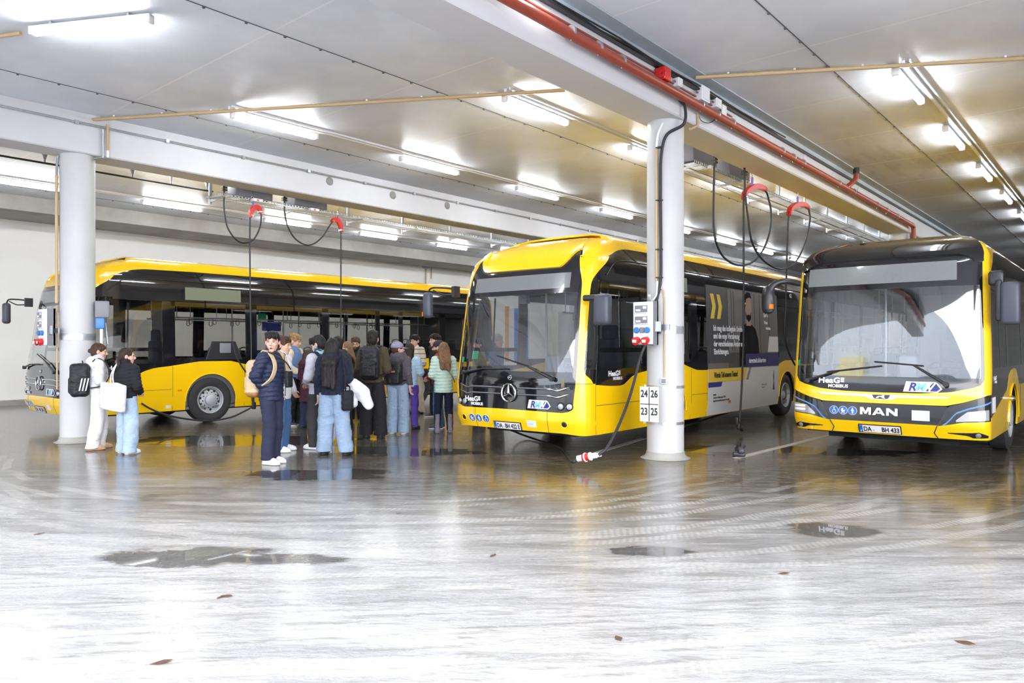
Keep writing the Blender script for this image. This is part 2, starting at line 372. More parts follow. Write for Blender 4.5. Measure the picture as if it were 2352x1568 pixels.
rows = [(-11.42, 6.25, 3.66, 8, 'row left of the middle bus', 'lights over the lane left of the middle bus'),
        (-7.45, 8.55, 3.68, 8, 'row over the middle bus', 'lights over the middle bus'),
        (-2.58, 11.25, 3.5, 8, 'row over the right bus', 'lights over the right bus'),
        (-19.98, 4.85, 3.56, 8, 'row nearest the left wall', 'lights beside the left wall'),
        (-16.3, 6.7, 3.6, 7, 'unseen row added behind the left beam', 'added lights over the left bus')]  # last row is out of sight, added to light the left bus
for x, y0, sp, n, desc, grp in rows:
    for k in range(n):
        tube_light((x, y0+sp*k, ZL), (x, y0+sp*k+TL, ZL), '%s tube light from the front, %s' % (ORD[k], desc), grp)
    r = B().box((x+.10, y0-.1, ZC-.05), (x+.15, YB-.5, ZC-.002)).box((x+.2, y0-.1, ZC-.035), (x+.225, YB-.5, ZC-.002))
    tag(r.build('cable_duct', MT['white_plastic']), 'long white cable duct on the ceiling, %s' % desc, 'duct')
a0, a1 = on_z(75, 78, ZL), on_z(345, 50, ZL); m_ = (a0+a1)/2; d_ = (a1-a0).normalized()*TL/2
tube_light(m_-d_, m_+d_, 'bright tube light at the top left set askew to the other rows', 'front tube lights')
for k in (1, 2):
    tube_light(m_-d_+Vector((1, S_COL, 0))*4.2*k, m_+d_+Vector((1, S_COL, 0))*4.2*k, 'tube light above the view, %s right of the top left one' % ORD[k-1], 'front tube lights')

# ---- conduits on the ceiling, askew
def clamps(b, p, q, step, r, drop=.05):
    p, q = Vector(p), Vector(q); d = q-p; n = int(d.length/step); u = d.normalized()
    for k in range(n):
        c = p+u*(step*(k+.5)); b.box(c+Vector((-.012, -.012, -.01)), c+Vector((.012, .012, drop)))
    return b
c0, c1 = on_z(207, 275, ZC-.07), on_z(1297, 207, ZC-.07)
t = thing('cable_conduit', 'long beige conduit on the ceiling above the left column running to the middle beam', 'conduit', (0, 0, 0))
B().cyl(c0, c1, .028, 10).build('pipe', MT['beige_conduit'], t); clamps(B(), c0, c1, .9, .03).build('clip', MT['white_plastic'], t)
e0, e1 = on_z(1598, 178, ZC-.07), on_z(2352, 134, ZC-.07); e1 = e0+(e1-e0)*1.5
t = thing('cable_conduit', 'beige conduit on the ceiling at the top right above the right bus', 'conduit', (0, 0, 0))
B().cyl(e0, e1, .028, 10).build('pipe', MT['beige_conduit'], t); clamps(B(), e0, e1, .9, .03).build('clip', MT['white_plastic'], t)
f0 = on_z(48, 76, ZC-.07); f1 = f0+Vector(((f0-m_).x, (f0-m_).y, 0)).normalized()*3
t = thing('cable_conduit', 'short beige conduit leading to the top left tube light', 'conduit')
B().cyl(f0, f1, .025, 10).build('pipe', MT['beige_conduit'], t); clamps(B(), f0, f1, .9, .03).build('clip', MT['white_plastic'], t)
g0 = on_z(193, 272, ZC-.06); g1 = on_z(0, 234, ZC-.06); g1 = g0+(g1-g0)*1.5
t = thing('cable_conduit', 'beige conduit along the top of the left beam at the left edge', 'conduit')
B().cyl(g0, g1, .028, 10).build('pipe', MT['beige_conduit'], t); clamps(B(), g0, g1, .9, .03, .03).build('clip', MT['steel'], t)
# steel pipe along the left beam with drop at the column
t = thing('steel_pipe', 'thin grey steel pipe running along the side of the left beam', 'pipe')
p0, p1 = Vector((-13.46, y_edge(-13.5)+.2, 5.36)), Vector((-13.46, 40, 5.36))
B().cyl(p0, p1, .018, 8).build('pipe', MT['steel'], t)
b = B(); y = p0.y+.7
while y < 38: b.box((-13.505, y-.03, 5.33), (-13.44, y+.03, 5.39)); y += 1.5
b.build('clip', MT['steel'], t)
q0 = on_x(236, 296, -13.46); q1 = on_x(236, 362, -13.46)
t = thing('steel_pipe', 'short grey steel drop pipe on the left beam beside the column head', 'pipe')
B().tube([q0, q1, q1+Vector((-.05, -.12, -.04))], .018, 8).build('pipe', MT['steel'], t)
r0 = on_x(243, 285, -13.45)+Vector((0, .03, 0)); r1 = on_x(243, 345, -13.45)+Vector((0, .03, 0))
t = thing('cable_conduit', 'short beige vertical conduit on the left beam beside the column head', 'conduit')
B().cyl(r0, r1, .024, 8).build('pipe', MT['beige_conduit'], t); B().cyl(r1, r1-Vector((0, 0, .12)), .022, 8).build('sleeve', MT['white_plastic'], t)
# beige conduit on the left side of the left column
cx, cy = -13.8, y_col(-13.8)
def col_pt(c, px, z, r=.29):   # point on a column's left or right flank seen at px
    c = Vector((c[0], c[1])); v = Vector(ray(px, HZ).xy).normalized(); t_ = c.dot(v); off = v*t_-c
    s_ = off.length
    if s_ > r: p = c+off.normalized()*r
    else: p = v*t_-v*math.sqrt(r*r-s_*s_)
    return Vector((p.x, p.y, z))
t = thing('cable_conduit', 'beige vertical conduit on the left flank of the left column', 'conduit')
cl = (cx, cy)
B().cyl(col_pt(cl, 130, 4.5, .31), col_pt(cl, 130, 2.35, .31), .026, 8).build('pipe', MT['beige_conduit'], t)
B().tube([col_pt(cl, 130, 4.5, .31), col_pt(cl, 130, 4.7, .3), col_pt(cl, 133, 4.84, .28)], .02, 8).build('bend', MT['steel'], t)
B().cyl(col_pt(cl, 131, 2.3, .30), col_pt(cl, 131, .9, .30), .014, 8).build('thin_pipe', MT['beige_conduit'], t)

MT['plug_grey'] = mat('plug_grey', (.24, .235, .23), .7, noise=.2)
# ---- round plugs cast in the beams
for q, (px, py, X0) in enumerate(((757, 416, -13.5), (902, 448, -13.5), (1027, 472, -13.5), (1848, 364, -4.95), (1914, 405, -4.95), (1972, 438, -4.95))):
    p = on_x(px, py, X0)
    nm = ['nearest', 'middle', 'farthest'][q % 3]+' of the three round plugs cast in the '+('left' if q < 3 else 'middle')+' beam'
    b = B(); b.lathe(p, (1, 0, 0), [(.092, -.002), (.092, .008), (.075, .022), (.04, .038), (.0, .042)], 24)
    tag(b.build('beam_plug', MT['plug_grey'] if q < 3 else MT['beam_paint']), nm, 'plug', 'round plugs in the beams')

# ---- brown drain pipe on the middle beam
t = thing('drain_pipe', 'long brown red drain pipe clamped along the middle beam', 'pipe')
PX = -4.84
pz = lambda y: 5.15-.006*(y-5)
ye = 23.0; B().cyl((PX, y_edge(PX)+.2, pz(4)), (PX, ye, pz(ye)), .062, 20).build('pipe', MT['brown_pipe'], t)
B().tube(spline([(PX, ye, pz(ye)), (PX, ye+.15, pz(ye)-.03), (PX, ye+.22, pz(ye)-.15), (PX, ye+.22, pz(ye)-.9)], 5), .062, 16).build('elbow', MT['brown_pipe'], t)
ys = sorted([on_x(px, py, PX).y for px, py in ((1311, 72), (1373, 108), (1427, 140), (1608, 250), (1645, 268), (1680, 288), (1795, 350), (1820, 367), (1843, 380), (1925, 428), (1960, 447), (2013, 480), (2035, 492), (2060, 505))])
for y in ys:
    b = B(); b.lathe((PX, y, pz(y)), (0, 1, 0), [(.064, -.02), (.070, -.02), (.070, .02), (.064, .02)], 24)
    b.cyl((PX, y, pz(y)-.07), (PX, y, pz(y)-.10), .008, 6); b.cyl((PX-.06, y, pz(y)), (-4.955, y, pz(y)), .008, 6)
    b.build('clamp', MT['steel'], t)
by = on_x(1948, 438, PX).y
b = B(); b.tube(spline([(PX, by-.15, pz(by)), (PX+.05, by+.02, pz(by)+.10), (PX+.12, by+.12, pz(by)+.22), (PX+.13, by+.14, ZC-.12)], 5), .055, 16); b.build('branch', MT['brown_pipe'], t)
b = B(); b.cyl((PX+.13, by+.14, ZC-.13), (PX+.13, by+.14, ZC-.002), .066, 16); b.build('sleeve', MT['black_rubber'], t)
# cable bundles above it
t = thing('cable_tray', 'dark perforated cable tray and black cables above the brown pipe', 'cable tray')
y0 = y_edge(-4.8)+.3
B().box((-4.93, y0, 5.36), (-4.925, 30, 5.42)).box((-4.93, y0, 5.36), (-4.87, 30, 5.365)).build('tray', MT['black_plastic'], t)
for k in range(4):
    P_ = [(-4.9+.012*k+.01*math.sin(3*y+k), y, 5.385+.018*(k % 2)+.01*math.sin(2*y+2*k)) for y in np.arange(y0, 12.0+k*.5, .4)]
    B().tube(P_, .011, 6).build('cable', MT['black_rubber'], t)
tag(B().cyl((-4.93, y0, 5.28), (-4.93, 11.2, 5.28), .012, 8).build('thin_pipe', MT['brown_pipe']), 'thin reddish pipe between the brown drain pipe and the black cables', 'pipe')
# siren, boxes
p = on_x(1524, 172, -4.85)
t = thing('alarm_siren', 'red square alarm siren beside the brown pipe on the middle beam', 'siren', p)
B().rbox((-.09, -.09, -.085), (.07, .09, .085), .015).build('housing', MT['red'], t)
b = B(); b.lathe((.02, -.09, 0), (0, -1, 0), [(.07, 0), (.07, .02), (.055, .022), (.05, .008), (.02, .008), (.018, .03), (0, .03)], 24); b.build('horn', MT['red'], t)
for nm, px, py, s_, lb in (('junction_box', 1556, 190, (.05, .06, .06), 'small grey junction box just right of the red siren'),
                          ('junction_box', 1612, 218, (.07, .13, .11), 'pale grey junction box on the middle beam right of the column'),
                          ('junction_box', 1645, 238, (.05, .09, .07), 'small pale junction box above the brown pipe with switches'),
                          ('label_plate', 1663, 252, (.015, .08, .09), 'white printed label plate hanging above the brown pipe')):
    p = on_x(px, py, -4.9); t = thing(nm, lb, 'sign' if 'plate' in nm else 'box', p)
    b = B().rbox((-s_[0], -s_[1], -s_[2]), (s_[0], s_[1], s_[2]), .012); b.build('housing', MT['white_plastic'], t)
    if 'plate' not in nm:
        b = B(); b.box((s_[0], -s_[1]*.8, -s_[2]*.8), (s_[0]+.008, s_[1]*.8, s_[2]*.8)); b.build('lid', MT['white_paint'], t)
        b = B().cyl((0, -s_[1], 0), (0, -s_[1]-.04, 0), .015, 8); b.build('cable_gland', MT['grey_plastic'], t)
# pipe on the ceiling behind the left beam, with nozzles
t = thing('sprinkler_pipe', 'thin black pipe with cone nozzles behind the left column', 'pipe')
zp = 5.2; A = on_z(0, 357, zp); Bq = on_z(489, 440, zp); A2 = A+(A-Bq).normalized()*4
B().cyl(A2, Bq, .02, 8).build('pipe', MT['black_plastic'], t)
for px in (103, 305, 393, 475):
    a = ray(px, 0); f_ = 357+(px)*.1697; c = on_z(px, f_, zp)
    b = B(); b.lathe(c, (0, 0, 1), [(.012, 0), (.014, .06), (.05, .19), (.05, .2), (0, .2)], 12); b.build('nozzle', MT['grey_plastic'], t)

# ---- cable trays with charging units
def tray(x0, x1, z, y0, y1, label):
    t = thing('cable_tray', label, 'cable tray', (0, 0, 0)); b = B()
    for x in (x0, x1):
        b.box((x-.004, y0, z), (x+.004, y1, z+.012)).box((x-.004, y0, z+.05), (x+.004, y1, z+.062))
        y = y0
        while y < y1: b.box((x-.004, y, z), (x+.004, y+.035, z+.062)); y += .075
    b.build('side_rail', MT['steel'], t)
    b = B(); y = y0
    while y < y1: b.box((x0, y, z), (x1, y+.022, z+.006)); y += .05
    b.box(((x0+x1)/2-.02, y0, z), ((x0+x1)/2+.02, y1, z+.006)); b.build('mesh_bottom', MT['steel'], t)
    y = y0+.12
    while y < y1:
        b = B(); b.prism([(0, 0), (x1-x0+.12, .045), (x1-x0+.12, .06), (0, .06)], (x0-.06, y, z-.065), (1, 0, 0), (0, 0, 1), (0, .035, 0))
        b.box((x0-.07, y-.01, z-.1), (x0-.03, y+.05, ZC-.002)); b.build('hanger', MT['steel'], t); y += 1.75
    return t
tray(-14.65, -14.15, 4.68, 7.45, 32, 'galvanised cable tray hung behind the left beam above the left bus')
tray(-6.35, -5.85, 4.80, 11.75, 34, 'galvanised cable tray hung left of the middle beam above the middle bus')
def unit(x, y, z, L, label, W_=.36, H_=.34):
    t = thing('charging_unit', label, 'charger', (x, y, z))
    B().rbox((-W_/2, 0, 0), (W_/2, L, H_), .02).build('housing', MT['grey_plastic'], t)
    b = B()
    for k in range(9): b.box((-W_/2+.03, L*(.1+.09*k), -.006), (W_/2-.03, L*(.13+.09*k), .002))
    b.build('cooling_fins', MT['zinc'], t)
    b = B().rbox((W_/2+.02, L*.35, -.10), (W_/2+.16, L*.62, -.03), .02); b.build('socket_box', MT['white_plastic'], t)
    B().box((W_/2+.16, L*.44, -.085), (W_/2+.165, L*.5, -.055)).build('indicator_light', MT['red'], t)
    for y_ in (.04, L-.08):
        B().box((W_/2-.03, y_, H_), (W_/2, y_+.04, ZC-z-.002)).box((-W_/2, y_, H_), (-W_/2+.03, y_+.04, ZC-z-.002)).build('hanger', MT['steel'], t)
    return t
unit(-14.4, 7.9, 4.76, .85, 'grey charging unit on the left tray, nearest the left column')
unit(-14.4, 9.3, 4.76, .85, 'grey charging unit on the left tray, second from the left column')
unit(-6.12, 11.9, 4.88, .95, 'grey charging unit on the tray just right of the middle column head')
unit(-6.12, 13.4, 4.88, .95, 'grey charging unit above the middle bus, second from the middle column')

# ---- hanging charging hoses
def hose(name, label, pts, X0, hook, saddle, r=.017, plug=None, xs=None):
    """pts: reference pixels along the hose; X0: the plane it hangs in"""
    t = thing(name, label, 'charging hose')
    P_ = [on_x(px, py, X0 if xs is None else X0+xs[i]) for i, (px, py) in enumerate(pts)]
    B().tube(spline(P_, 8), r, 8).build('hose', MT['black_rubber'], t)
    b = B().box(P_[0]+Vector((-.04, -.05, .0)), P_[0]+Vector((.04, .05, .03))).box(P_[0]+Vector((-.04, -.05, .05)), P_[0]+Vector((.04, .05, .08)))
    b.cyl(P_[0], P_[0]+Vector((0, 0, .14)), .02, 8); b.build('strain_clamp', MT['black_plastic'], t)
    S = [on_x(px, py, X0) for px, py in saddle]; S = spline(S, 6)
    b = B(); n = len(S)
    for i in range(n):
        a = S[max(i-1, 0)]; c = S[min(i+1, n-1)]; tg = (c-a).normalized(); nr = Vector((0, -tg.z, tg.y)); 
        if nr.z < 0: nr = -nr
        w_ = .035+.035*math.sin(PI*i/(n-1))
        ring = [S[i]+nr*(u*w_)+Vector((v, 0, 0)) for u, v in ((-.55, -.035), (.9, -.05), (.9, .05), (-.55, .035))]
        b.v += [tuple(p) for p in ring]
        if i: o = 4*(i-1); b.f += [(o+j, o+(j+1) % 4, o+4+(j+1) % 4, o+4+j) for j in range(4)]; b.s += [False]*4
    b.f += [(0, 1, 2, 3), (4*n-4, 4*n-3, 4*n-2, 4*n-1)]; b.s += [False]*2
    b.build('saddle', MT['red'], t, bevel=.006)
    for e in (2, n-3):
        B().box(S[e]+Vector((-.045, -.03, -.012)), S[e]+Vector((.053, .03, .012))).build('clip_ring', MT['chrome'], t)
    H = on_x(*hook, X0); M_ = S[n//2]+Vector((0, 0, .05)); hy = Vector((0, (H-M_).y, 0)); M_ = M_+hy*.8; M_.z = max(q.z for q in S)
    b = B().box(M_+Vector((-.02, -.015, -.02)), Vector((M_.x+.02, M_.y+.015, H.z-.22))); b.build('strap', MT['purple'], t)
    rg = []
    for k in range(12): an = 2*PI*k/12; rg.append((H.x, H.y+.025*math.cos(an), H.z-.17+.055*math.sin(an)))
    b = B().tube(rg, .006, 6, closed=True); b.cyl((H.x, H.y, H.z-.12), (H.x, H.y, ZS+.0), .007, 6); b.build('carabiner', MT['chrome'], t)
    return t, P_
hose('charging_hose', 'charging hose looped over the leftmost red saddle above the left bus',
     [(515, 438), (515, 480), (522, 520), (540, 548), (560, 558), (582, 550), (596, 525), (600, 500), (598, 488), (592, 478), (581, 478), (575, 492), (574, 560), (575, 700), (577, 800), (578, 900), (582, 935)], -14.2,
     (580, 437), [(576, 500), (579, 485), (586, 477), (594, 480), (598, 490)])
hose('charging_hose', 'charging hose looped over the second red saddle above the crowd, hanging straight down',
     [(653, 462), (654, 490), (661, 520), (678, 548), (702, 562), (722, 559), (742, 542), (756, 520), (765, 508), (775, 506), (782, 520), (783, 540), (783, 620), (783, 760), (783, 850)], -14.2,
     (777, 474), [(762, 510), (768, 505), (776, 509), (781, 520), (784, 533)])
hh, hp = hose('charging_hose', 'charging hose over the larger red saddle, its plug hanging near the floor',
     [(1641, 375), (1639, 450), (1639, 520), (1646, 560), (1664, 592), (1695, 609), (1728, 602), (1752, 575), (1767, 535), (1771, 490), (1766, 460), (1757, 437), (1733, 427), (1712, 442), (1708, 470), (1708, 600), (1707, 800), (1700, 950), (1697, 972)], -5.55,
     (1726, 380), [(1709, 458), (1714, 442), (1733, 430), (1750, 432), (1758, 437)], r=.019)
hose('charging_hose', 'charging hose over the right red saddle, leading to the rear of the middle bus',
     [(1710, 403), (1712, 450), (1718, 500), (1727, 555), (1748, 592), (1778, 614), (1804, 616), (1830, 598), (1850, 555), (1860, 510), (1859, 488), (1854, 475), (1836, 468), (1818, 478), (1811, 500), (1807, 600), (1805, 690), (1803, 770), (1812, 810), (1826, 838)], -5.45,
     (1832, 428), [(1812, 495), (1817, 480), (1832, 471), (1848, 472), (1856, 478)], r=.019)
# plug at the end of the third hose
p = hp[-1]; b = B()
b.rbox(p+Vector((-.035, -.05, -.11)), p+Vector((.035, .05, .02)), .02); b.rbox(p+Vector((-.03, -.12, -.02)), p+Vector((.03, -.06, .12)), .015)
b.cyl(p+Vector((0, .03, -.08)), p+Vector((0, .13, -.13)), .035, 12); b.build('plug_handle', MT['black_plastic'], hh)
# black rubber block on the floor behind the middle column
p = on_z(1697, 1048, 0)
b = B(); b.rbox((-.09, -.05, 0), (.09, .05, .07), .02); b.rbox((-.02, -.11, .05), (.07, .04, .13), .02); b.cyl((.02, 0, .1), (.08, .08, .15), .03, 10)
o = b.build('connector', MT['black_plastic']); o.location = p; o.rotation_euler = (0, 0, .5)
tag(o, 'black rubber connector lying in the puddle behind the middle column', 'connector')

# ---- socket boards on the columns
def ubox(b, x0, x1, z0, z1, y0, y1, r=.01): b.rbox((x0, y0, z0), (x1, y1, z1), r); return b
def sockets(loc, rz, label):
    t = thing('socket_board', label, 'electrical box', loc, rz)
    B().rbox((-.15, -.06, -.30), (.15, .07, .30), .012).build('housing', MT['white_plastic'], t)
    B().box((.150, -.02, -.31), (.165, .10, .31)).box((-.14, .07, -.31), (.165, .10, .31)).build('back_plate', MT['grey_plastic'], t)
    for z in (.20, .045):
        w_ = B().rbox((-.125, -.085, z-.065), (.125, -.055, z+.065), .012).build('breaker_window', MT['sign_white'], t)
        B().rbox((-.10, -.092, z-.048), (.10, -.082, z+.048), .006).build('pane', MT['grey_plastic'], w_)
        b = B()
        for k in range(4): b.box((-.085+.02*k, -.096, z-.035), (-.07+.02*k, -.09, z-.005))
        b.box((.03, -.095, z+.0), (.085, -.09, z+.035)); b.build('breaker', MT['white_plastic'], w_)
    for x in (-.085, .085):
        s_ = B(); s_.lathe((x, -.055, -.10), (0, -1, 0), [(.043, 0), (.043, .03), (.034, .04), (0, .04)], 24); s_.build('blue_socket', MT['blue'], t)
    B().rbox((-.035, -.075, -.14), (.035, -.05, -.06), .006).build('meter', MT['grey_plastic'], t)
    for x in (-.075, .075):
        s_ = B(); s_.lathe((x, -.055, -.235), (-.1, -1, -.35), [(.048, 0), (.052, .05), (.058, .052), (.058, .075), (.03, .085), (0, .085)], 24); s_.build('red_socket', MT['red'], t)
        B().box((x-.03, -.15, -.275), (x+.03, -.145, -.235)).build('label', MT['sign_white'], t)
    return t
cm = (-5.25, y_col(-5.25))
p = depth_at(1480, 10.42, EYE+(797-742)*10.42/FOC)
sockets(p, 0, 'white socket board with two red and two blue sockets on the middle column')
p2 = depth_at(104, 12.35, EYE+(797-751)*12.35/FOC)
sockets(p2, 0, 'white socket board with red and blue sockets left of the left column')
t = thing('steel_bracket', 'steel bracket arm holding the socket board to the middle column', 'bracket', p)
B().box((.165, -.0, -.12), (.26, .012, .02)).box((.15, .08, -.1), (.35, .10, -.02)).build('arm', MT['steel'], t)
t = thing('steel_bracket', 'steel bracket arm holding the socket board to the left column', 'bracket', p2)
B().box((.165, -.0, -.12), (.30, .012, .02)).box((.15, .08, -.1), (.35, .10, -.02)).build('arm', MT['steel'], t)
# board right of the left column, seen edge-on
p3 = depth_at(233, 12.6, 0)
t = thing('socket_board', 'dark grey socket board with a blue socket on the right flank of the left column', 'electrical box', (p3.x, p3.y, 2.08), 1.2)
B().rbox((-.10, -.06, .03), (.12, .09, .32), .02).build('housing', MT['grey_plastic'], t)
B().rbox((-.09, -.08, -.16), (.05, .07, .03), .015).build('blue_socket', MT['blue'], t)
B().box((-.02, -.05, -.45), (.02, .05, -.14)).cyl((.06, 0, -.05), (.1, 0, -.42), .012, 8).build('bracket', MT['steel'], t)
# number board
p = depth_at(1491.5, 10.36, EYE-(928-797)*10.36/FOC)
t = thing('number_board', 'white board with the numbers 24 26 23 25 on the middle column', 'sign', p, .12)
B().box((-.14, -.006, -.245), (.14, .006, .245)).build('plate', MT['sign_white'], t)
B().box((-.006, -.009, -.24), (.006, -.0065, .24)).box((-.135, -.009, -.006), (.135, -.0065, .006)).build('cross_lines', MT['ink'], t)
for s_, x, z in (('24', -.075, .1), ('26', .075, .1), ('23', -.075, -.15), ('25', .075, -.15)):
    text_mesh('number', s_, .14, MT['ink'], t, frame_m((x, -.0075, z), (1, 0, 0), (0, 0, 1)), .001, .004, 'CENTER', .75)
# black cable, conduits and bends on the middle column
t = thing('power_cable', 'thick black cable curving down the middle column from the beam', 'cable')
P_ = [Vector((-4.93, 9.45, 5.1)), Vector((-4.86, 9.47, 4.98)), Vector((-4.87, 9.45, 4.75)), col_pt(cm, 1532, 4.62, .30), col_pt(cm, 1519, 4.35, .30), col_pt(cm, 1517, 3.9, .29), col_pt(cm, 1518, 3.0, .29), col_pt(cm, 1517, 2.55, .29), col_pt(cm, 1508, 2.28, .29), col_pt(cm, 1502, 2.0, .29)]
B().tube(spline(P_, 8), .022, 10).build('cable', MT['black_rubber'], t)
b = B()
for z in (4.45, 3.7, 3.0, 2.6): c = col_pt(cm, 1515, z, .29); b.box(c+Vector((-.05, -.03, -.008)), c+Vector((.04, .03, .008)))
b.build('cable_tie', MT['black_plastic'], t)
t = thing('cable_conduit', 'beige conduit with a grey bend on the front of the middle column', 'conduit')
B().cyl(col_pt(cm, 1508, 4.45, .285), col_pt(cm, 1508, 2.55, .285), .022, 8).build('pipe', MT['beige_conduit'], t)
B().tube(spline([col_pt(cm, 1508, 4.45, .285), col_pt(cm, 1512, 4.65, .28), col_pt(cm, 1522, 4.8, .27)], 5), .018, 8).build('bend', MT['white_plastic'], t)
B().tube(spline([col_pt(cm, 1510, 2.55, .285), col_pt(cm, 1508, 2.35, .30), col_pt(cm, 1495, 2.27, .31), p+Vector((0, 0, 1.53))], 5), .018, 8).build('flexible_pipe', MT['white_plastic'], t)
t = thing('cable_conduit', 'thin beige conduit leading to the small grey switch on the middle column', 'conduit')
B().tube([col_pt(cm, 1518, 2.45, .285), col_pt(cm, 1523, 2.42, .28), col_pt(cm, 1526, 2.3, .28), col_pt(cm, 1526, 1.17, .28)], .012, 8).build('pipe', MT['beige_conduit'], t)
c = col_pt(cm, 1525, 1.13, .28)
t = thing('push_button', 'small grey square switch at the end of the thin conduit on the middle column', 'switch', c, .3)
B().rbox((-.045, -.03, -.045), (.045, .02, .045), .01).build('housing', MT['sign_white'], t)
B().rbox((-.032, -.036, -.032), (.032, -.028, .032), .006).build('button', MT['grey_plastic'], t)
# corner conduit by the beam right of the middle column
t = thing('cable_conduit', 'short beige conduit with a loose black wire on the middle beam right of the column', 'conduit')
B().tube([on_x(1602, 256, -4.93), on_x(1603, 288, -4.93), on_x(1585, 296, -4.93)], .02, 8).build('pipe', MT['beige_conduit'], t)
B().tube(spline([on_x(1603, 262, -4.92), on_x(1612, 278, -4.9), on_x(1630, 282, -4.9), on_x(1645, 272, -4.92)], 6), .006, 6).build('wire', MT['black_rubber'], t)
# supply cable to the middle bus with red and white coupling
t = thing('power_cable', 'black supply cable with a red and white coupling by the middle bus', 'cable')
b0 = depth_at(1482, 10.35, EYE-(792-797)*10.35/FOC)
S_ = [b0, depth_at(1470, 10.3, 1.45), depth_at(1450, 10.1, 1.0), depth_at(1425, 9.8, .62), depth_at(1397, 9.6, .32), depth_at(1375, 9.55, .21)]
B().tube(spline(S_, 8), .02, 10).build('cable', MT['black_rubber'], t)
a, e = depth_at(1370, 9.6, .2), depth_at(1325, 9.75, .13); u = (e-a).normalized()
def seg(r, k0, k1, m_, nm, n=20): B().cyl(a+u*k0, a+u*k1, r, n).build(nm, m_, t)
seg(.038, 0, .08, MT['white_plastic'], 'plug_body'); seg(.030, -.06, 0, MT['white_plastic'], 'cable_gland'); seg(.055, .08, .10, MT['white_plastic'], 'ring'); seg(.05, .10, .155, MT['red'], 'plug'); seg(.062, .155, .17, MT['white_plastic'], 'ring')
seg(.05, .17, .20, MT['red'], 'plug'); seg(.042, .20, .28, MT['white_plastic'], 'socket_body')
S_ = [a+u*.27, depth_at(1312, 9.9, .07), on_z(1290, 1030, .02), on_z(1240, 1012, .02), on_z(1205, 1000, .05), on_z(1180, 990, .15), on_z(1168, 985, .3)]
B().tube(spline(S_, 8), .018, 8).build('trailing_cable', MT['black_rubber'], t)

# painted bay lines on the floor
MT['line_paint'] = mat('worn_floor_paint', (.36, .34, .30), .6, noise=.4, nscale=9)
for q, (a, e, lb) in enumerate((((1345, 1047), (1482, 1005), 'left of the middle column'), ((1690, 1052), (1960, 985), 'left of the right bus'))):
    a, e = on_z(*a), on_z(*e); e = a+(e-a).normalized()*9; u = (e-a).normalized(); n_ = Vector((-u.y, u.x, 0))*.055
    b = B().add([a-n_, a+n_, e+n_, e-n_, a-n_+Vector((0, 0, .003)), a+n_+Vector((0, 0, .003)), e+n_+Vector((0, 0, .003)), e-n_+Vector((0, 0, .003))], [(3, 2, 1, 0), (4, 5, 6, 7), (0, 1, 5, 4), (1, 2, 6, 5), (2, 3, 7, 6), (3, 0, 4, 7)])
    struct(b.build('trim_%d' % (q+11), MT['line_paint']))
# pipes and box on the left wall, above the left bus
p = on_x(978, 608, XL+.075)
t = thing('junction_box', 'grey junction box high on the left wall above the rear of the left bus', 'box', p)
B().rbox((-.06, -.16, -.16), (.06, .16, .16), .02).build('housing', MT['zinc'], t)
B().cyl((0, 0, -.16), (0, 0, -1.9), .03, 8).build('conduit', MT['beige_conduit'], t)
tag(B().cyl(on_x(991, 600, XL+.04), on_x(991, 640, XL+.04), .02, 8).build('cable_conduit', MT['beige_conduit']), 'thin beige conduit on the left wall right of the junction box', 'conduit')
# the yard and buildings opposite, seen mirrored in the windscreens
MT['facade'] = mat('white_facade', (.62, .68, .76), .5); MT['facade_glass'] = mat('facade_glass', (.08, .12, .18), .1, spec=.8)
MT['cream_wall'] = mat('cream_wall', (.75, .70, .42), .6)
t = thing('depot_building', 'white curved depot building across the yard behind the camera', 'building', (-20, -33, 0), .12)
b = B(); rings = []
for k in range(61):
    x = -52+1.7*k; zt = 10.5+3.2*math.sin(x*.09+1.6); yc = 2.0*math.sin(x*.09)
    rings.append([(x, yc, 5.6+2.2*math.sin(x*.09+.4)), (x, yc-10, 5.4), (x, yc-10, zt), (x, yc+.4, zt)])
b.loft(rings); b.build('curved_fascia', MT['facade'], t)
B().box((-50, -10, 0), (48, -2.6, 5.0)).build('wall', MT['facade_glass'], t)
for k in range(25): B().box((-50+4*k, -2.6, 0), (-49.5+4*k, -2.3, 4.9)).build('mullion', MT['facade'], t)
for x in (2.5, -26): B().box((x, -2.6, 0), (x+3.2, 1.5, 9.2)).box((x+1, 1.5, 6.2), (x+1.4, 1.52, 8.4)).build('stair_tower', MT['cream_wall'], t)
for k in range(6):
    t = thing('parked_car', 'white car parked in the yard behind the camera, %s in its row' % ORD[k], 'car', (-34+5.2*k, -19, 0), .15, 'cars parked in the yard')
    b = B(); b.loft([[(x, y, z) for y, z in ((-.85*w_, .3), (-.85*w_, .75), (-.7*w_, h), (.7*w_, h), (.85*w_, .75), (.85*w_, .3))] for x, w_, h in ((-2.1, .85, .8), (-1.9, .98, .95), (-1.0, 1, 1.0), (-.5, 1, 1.42), (.9, 1, 1.45), (1.6, 1, 1.0), (2.1, .9, .85))], smooth=False); b.build('car_body', MT['white_paint'], t, bevel=.05)
    for x in (-1.3, 1.3):
        for y in (-.8, .8): B().cyl((x, y-.1, .32), (x, y+.1, .32), .32, 20).build('wheel', MT['tyre'], t)
    B().box((-.95, -.86, 1.0), (1.2, .86, 1.36)).build('window_band', MT['facade_glass'], t)

